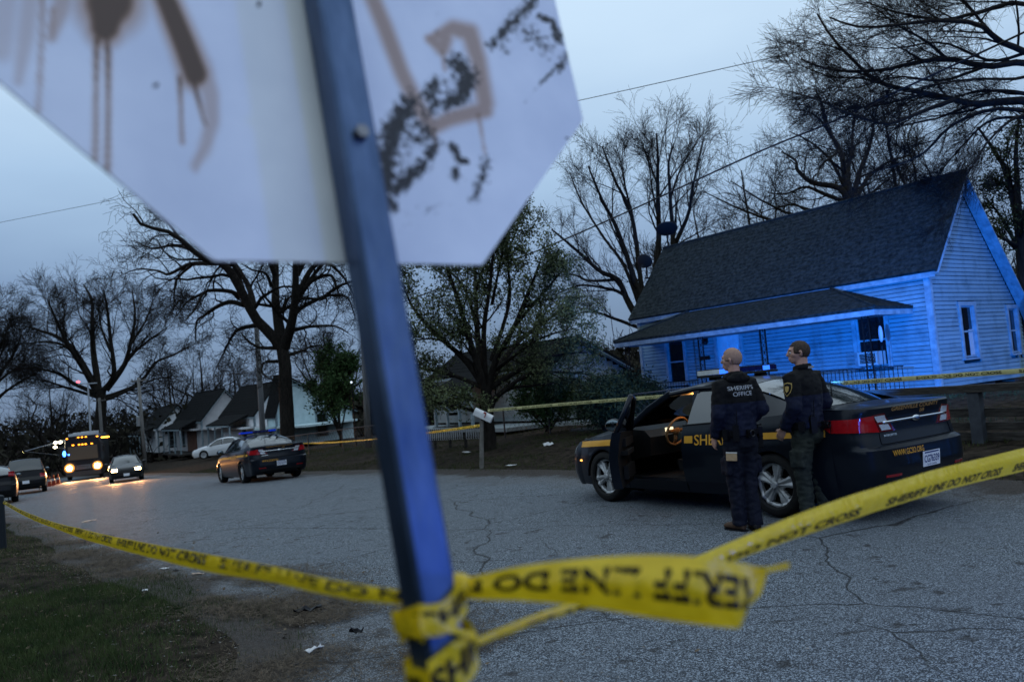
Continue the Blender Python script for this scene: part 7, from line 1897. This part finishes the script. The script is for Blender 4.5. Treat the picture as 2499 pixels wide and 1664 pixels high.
# ================================================================== GRASS AND LITTERED GROUND
def blades(name, label, sr, nr, count, h, w, mat, seed, keep, lean=.5):
    r = np.random.default_rng(seed); s = r.uniform(*sr, count); n_ = r.uniform(*nr, count); ok = np.array([keep(a, b, r) for a, b in zip(s, n_)]); s, n_ = s[ok], n_[ok]
    xy = np.array([sn(a, b) for a, b in zip(s, n_)]); z = np.array([height(*p) for p in xy]) - .01; m_ = len(s)
    hh = h * r.uniform(.5, 1.4, m_); az = r.uniform(0, 2 * np.pi, m_); le = r.uniform(0, lean, m_) * hh * 1.4; a2 = r.uniform(0, 2 * np.pi, m_)
    b0 = np.column_stack([xy, z]); side = np.stack([np.cos(az), np.sin(az), 0 * az], 1) * w / 2; top = b0 + np.stack([np.cos(a2) * le, np.sin(a2) * le, hh], 1)
    V = np.stack([b0 - side, b0 + side, top], 1).reshape(-1, 3)
    return tag(raw_mesh(name, V, np.arange(m_ * 3).reshape(-1, 3), mat), label, 'grass', kind='stuff')
def patchy(s, n_): return mnoise.noise(Vector((s * .55, n_ * .55, 3.1))) + .5 * mnoise.noise(Vector((s * 1.7, n_ * 1.7, 9.4)))
GR = M('verge_grass', (.022, .042, .012), (.060, .080, .026), scale=2.5, rough=.8); DRY = M('dry_grass', (.10, .078, .045), (.19, .155, .10), scale=3, rough=.9)
GRF = M('yard_grass', (.022, .034, .010), (.055, .062, .022), scale=.8, rough=.85)
edge_ = lambda s, n_, r: n_ < road_near(s) - .02 + .55 * mnoise.noise(Vector((s * 1.1, n_, 0))) + .25 * mnoise.noise(Vector((s * 4, n_ * 4, 5))) + r.normal(0, .06)
blades('grass', 'dark green verge grass at the lower left', (1.5, 22), (-5.5, 2.4), 150000, .055, .006, GR, 50, lambda s, n_, r: edge_(s, n_, r) and patchy(s, n_) > -.12 + r.uniform(-.25, .15) and (s < 12 or r.random() < .6))
blades('grass', 'thick dark green grass at the lower left corner', (2.5, 9.5), (-3.2, 2.4), 170000, .055, .006, GR, 54, lambda s, n_, r: edge_(s, n_, r) and patchy(s, n_) > -.30 + r.uniform(-.25, .2))
blades('dry_grass', 'dry straw-coloured grass patches on the verge', (1.5, 18), (-5, 2.6), 60000, .04, .005, DRY, 51, lambda s, n_, r: n_ < road_near(s) + .25 and patchy(s, n_) < .02 + r.uniform(-.3, .25), lean=1.6)
blades('grass', 'rough yard grass along the far side of the road', (2, 48), (9.8, 21), 90000, .075, .012, GRF, 52, lambda s, n_, r: n_ > road_far(s) + .5 + .6 * mnoise.noise(Vector((s, n_, 0))) and patchy(s * .6, n_ * .6) > -.15 + r.uniform(-.3, .2))
r = np.random.default_rng(71); q = []
while len(q) < 26000:
    s, n_ = r.uniform(4.2, 8.6), r.normal(2.55, .38)
    if len(q) > 9000: s = r.uniform(3.6, 15) ; n_ = road_near(s) + r.normal(-.12, .26)
    if patchy(s * 1.4 + 3, n_ * 1.4) < -.02 + r.uniform(-.2, .25): continue
    x, y = sn(s, n_); q.append((x, y, (fall(s) + .016 if n_ > road_near(s) else height(x, y) + .024) + abs(r.normal(0, .012)) * (2.5 if patchy(s + 5, n_) > .35 else 1)))
q = np.array(q); a = r.uniform(0, 2 * np.pi, len(q)); d = np.stack([np.cos(a), np.sin(a), r.normal(0, .18, len(q))], 1) * r.uniform(.02, .07, (len(q), 1)); w = np.stack([-np.sin(a), np.cos(a), 0 * a], 1) * .0016
tag(raw_mesh('straw', np.stack([q - d - w, q - d + w, q + d + w, q + d - w], 1).reshape(-1, 3), np.arange(len(q) * 4).reshape(-1, 4), M('dead_straw', (.030, .022, .015), (.13, .10, .07), scale=14, rough=.9)), 'dead straw and pine needles swept over the road edge below the sign', 'straw', kind='stuff')
# fallen leaves and grit near the verge
r = np.random.default_rng(60); pts = []
while len(pts) < 1800:
    s, n_ = r.uniform(2, 14), r.uniform(-3, 4.0)
    if r.random() > math.exp(-max(0, n_ - road_near(s)) * 1.6): continue
    x, y = sn(s, n_); pts.append((x, y, max(height(x, y), fall(s) + .012 if n_ > road_near(s) - .5 else -9) + .012))
q = np.array(pts); a = r.normal(size=q.shape); a[:, 2] *= .25; a /= np.linalg.norm(a, axis=1, keepdims=True); b = np.cross(a, np.array([0, 0, 1.0]) + r.normal(0, .3, q.shape)); b /= np.linalg.norm(b, axis=1, keepdims=True); s_ = r.uniform(.008, .026, (len(q), 1))
tag(raw_mesh('fallen_leaves', np.stack([q - a * s_, q + b * s_ * .6, q + a * s_, q - b * s_ * .6], 1).reshape(-1, 3), np.arange(len(q) * 4).reshape(-1, 4), M('dead_leaf', (.06, .042, .026), (.17, .13, .09), scale=30, rough=.9)), 'brown fallen leaves and chips along the road edge', 'leaves', kind='stuff')
r = np.random.default_rng(61); V, F = [], []; k = 0
for _ in range(5000):
    s, n_ = r.uniform(2, 13), r.normal(0, .9); n_ = road_near(s) + n_ + .15
    x, y = sn(s, n_); z = (fall(s) + .012 if n_ > road_near(s) else height(x, y)) + .002; c = np.array([x, y, z]); sz = r.uniform(.003, .011)
    o = r.normal(size=(3, 3)) * sz; o[:, 2] = abs(o[:, 2]) * .3; V += [c + o[0], c + o[1], c + o[2], c + np.array([0, 0, sz])]; F += [(k, k + 1, k + 3), (k + 1, k + 2, k + 3), (k + 2, k, k + 3)]; k += 4
tag(raw_mesh('gravel', np.array(V), np.array(F), M('grit', (.07, .065, .06), (.24, .23, .22), scale=50, rough=.9)), 'loose grit along the near edge of the road', 'gravel', kind='stuff')
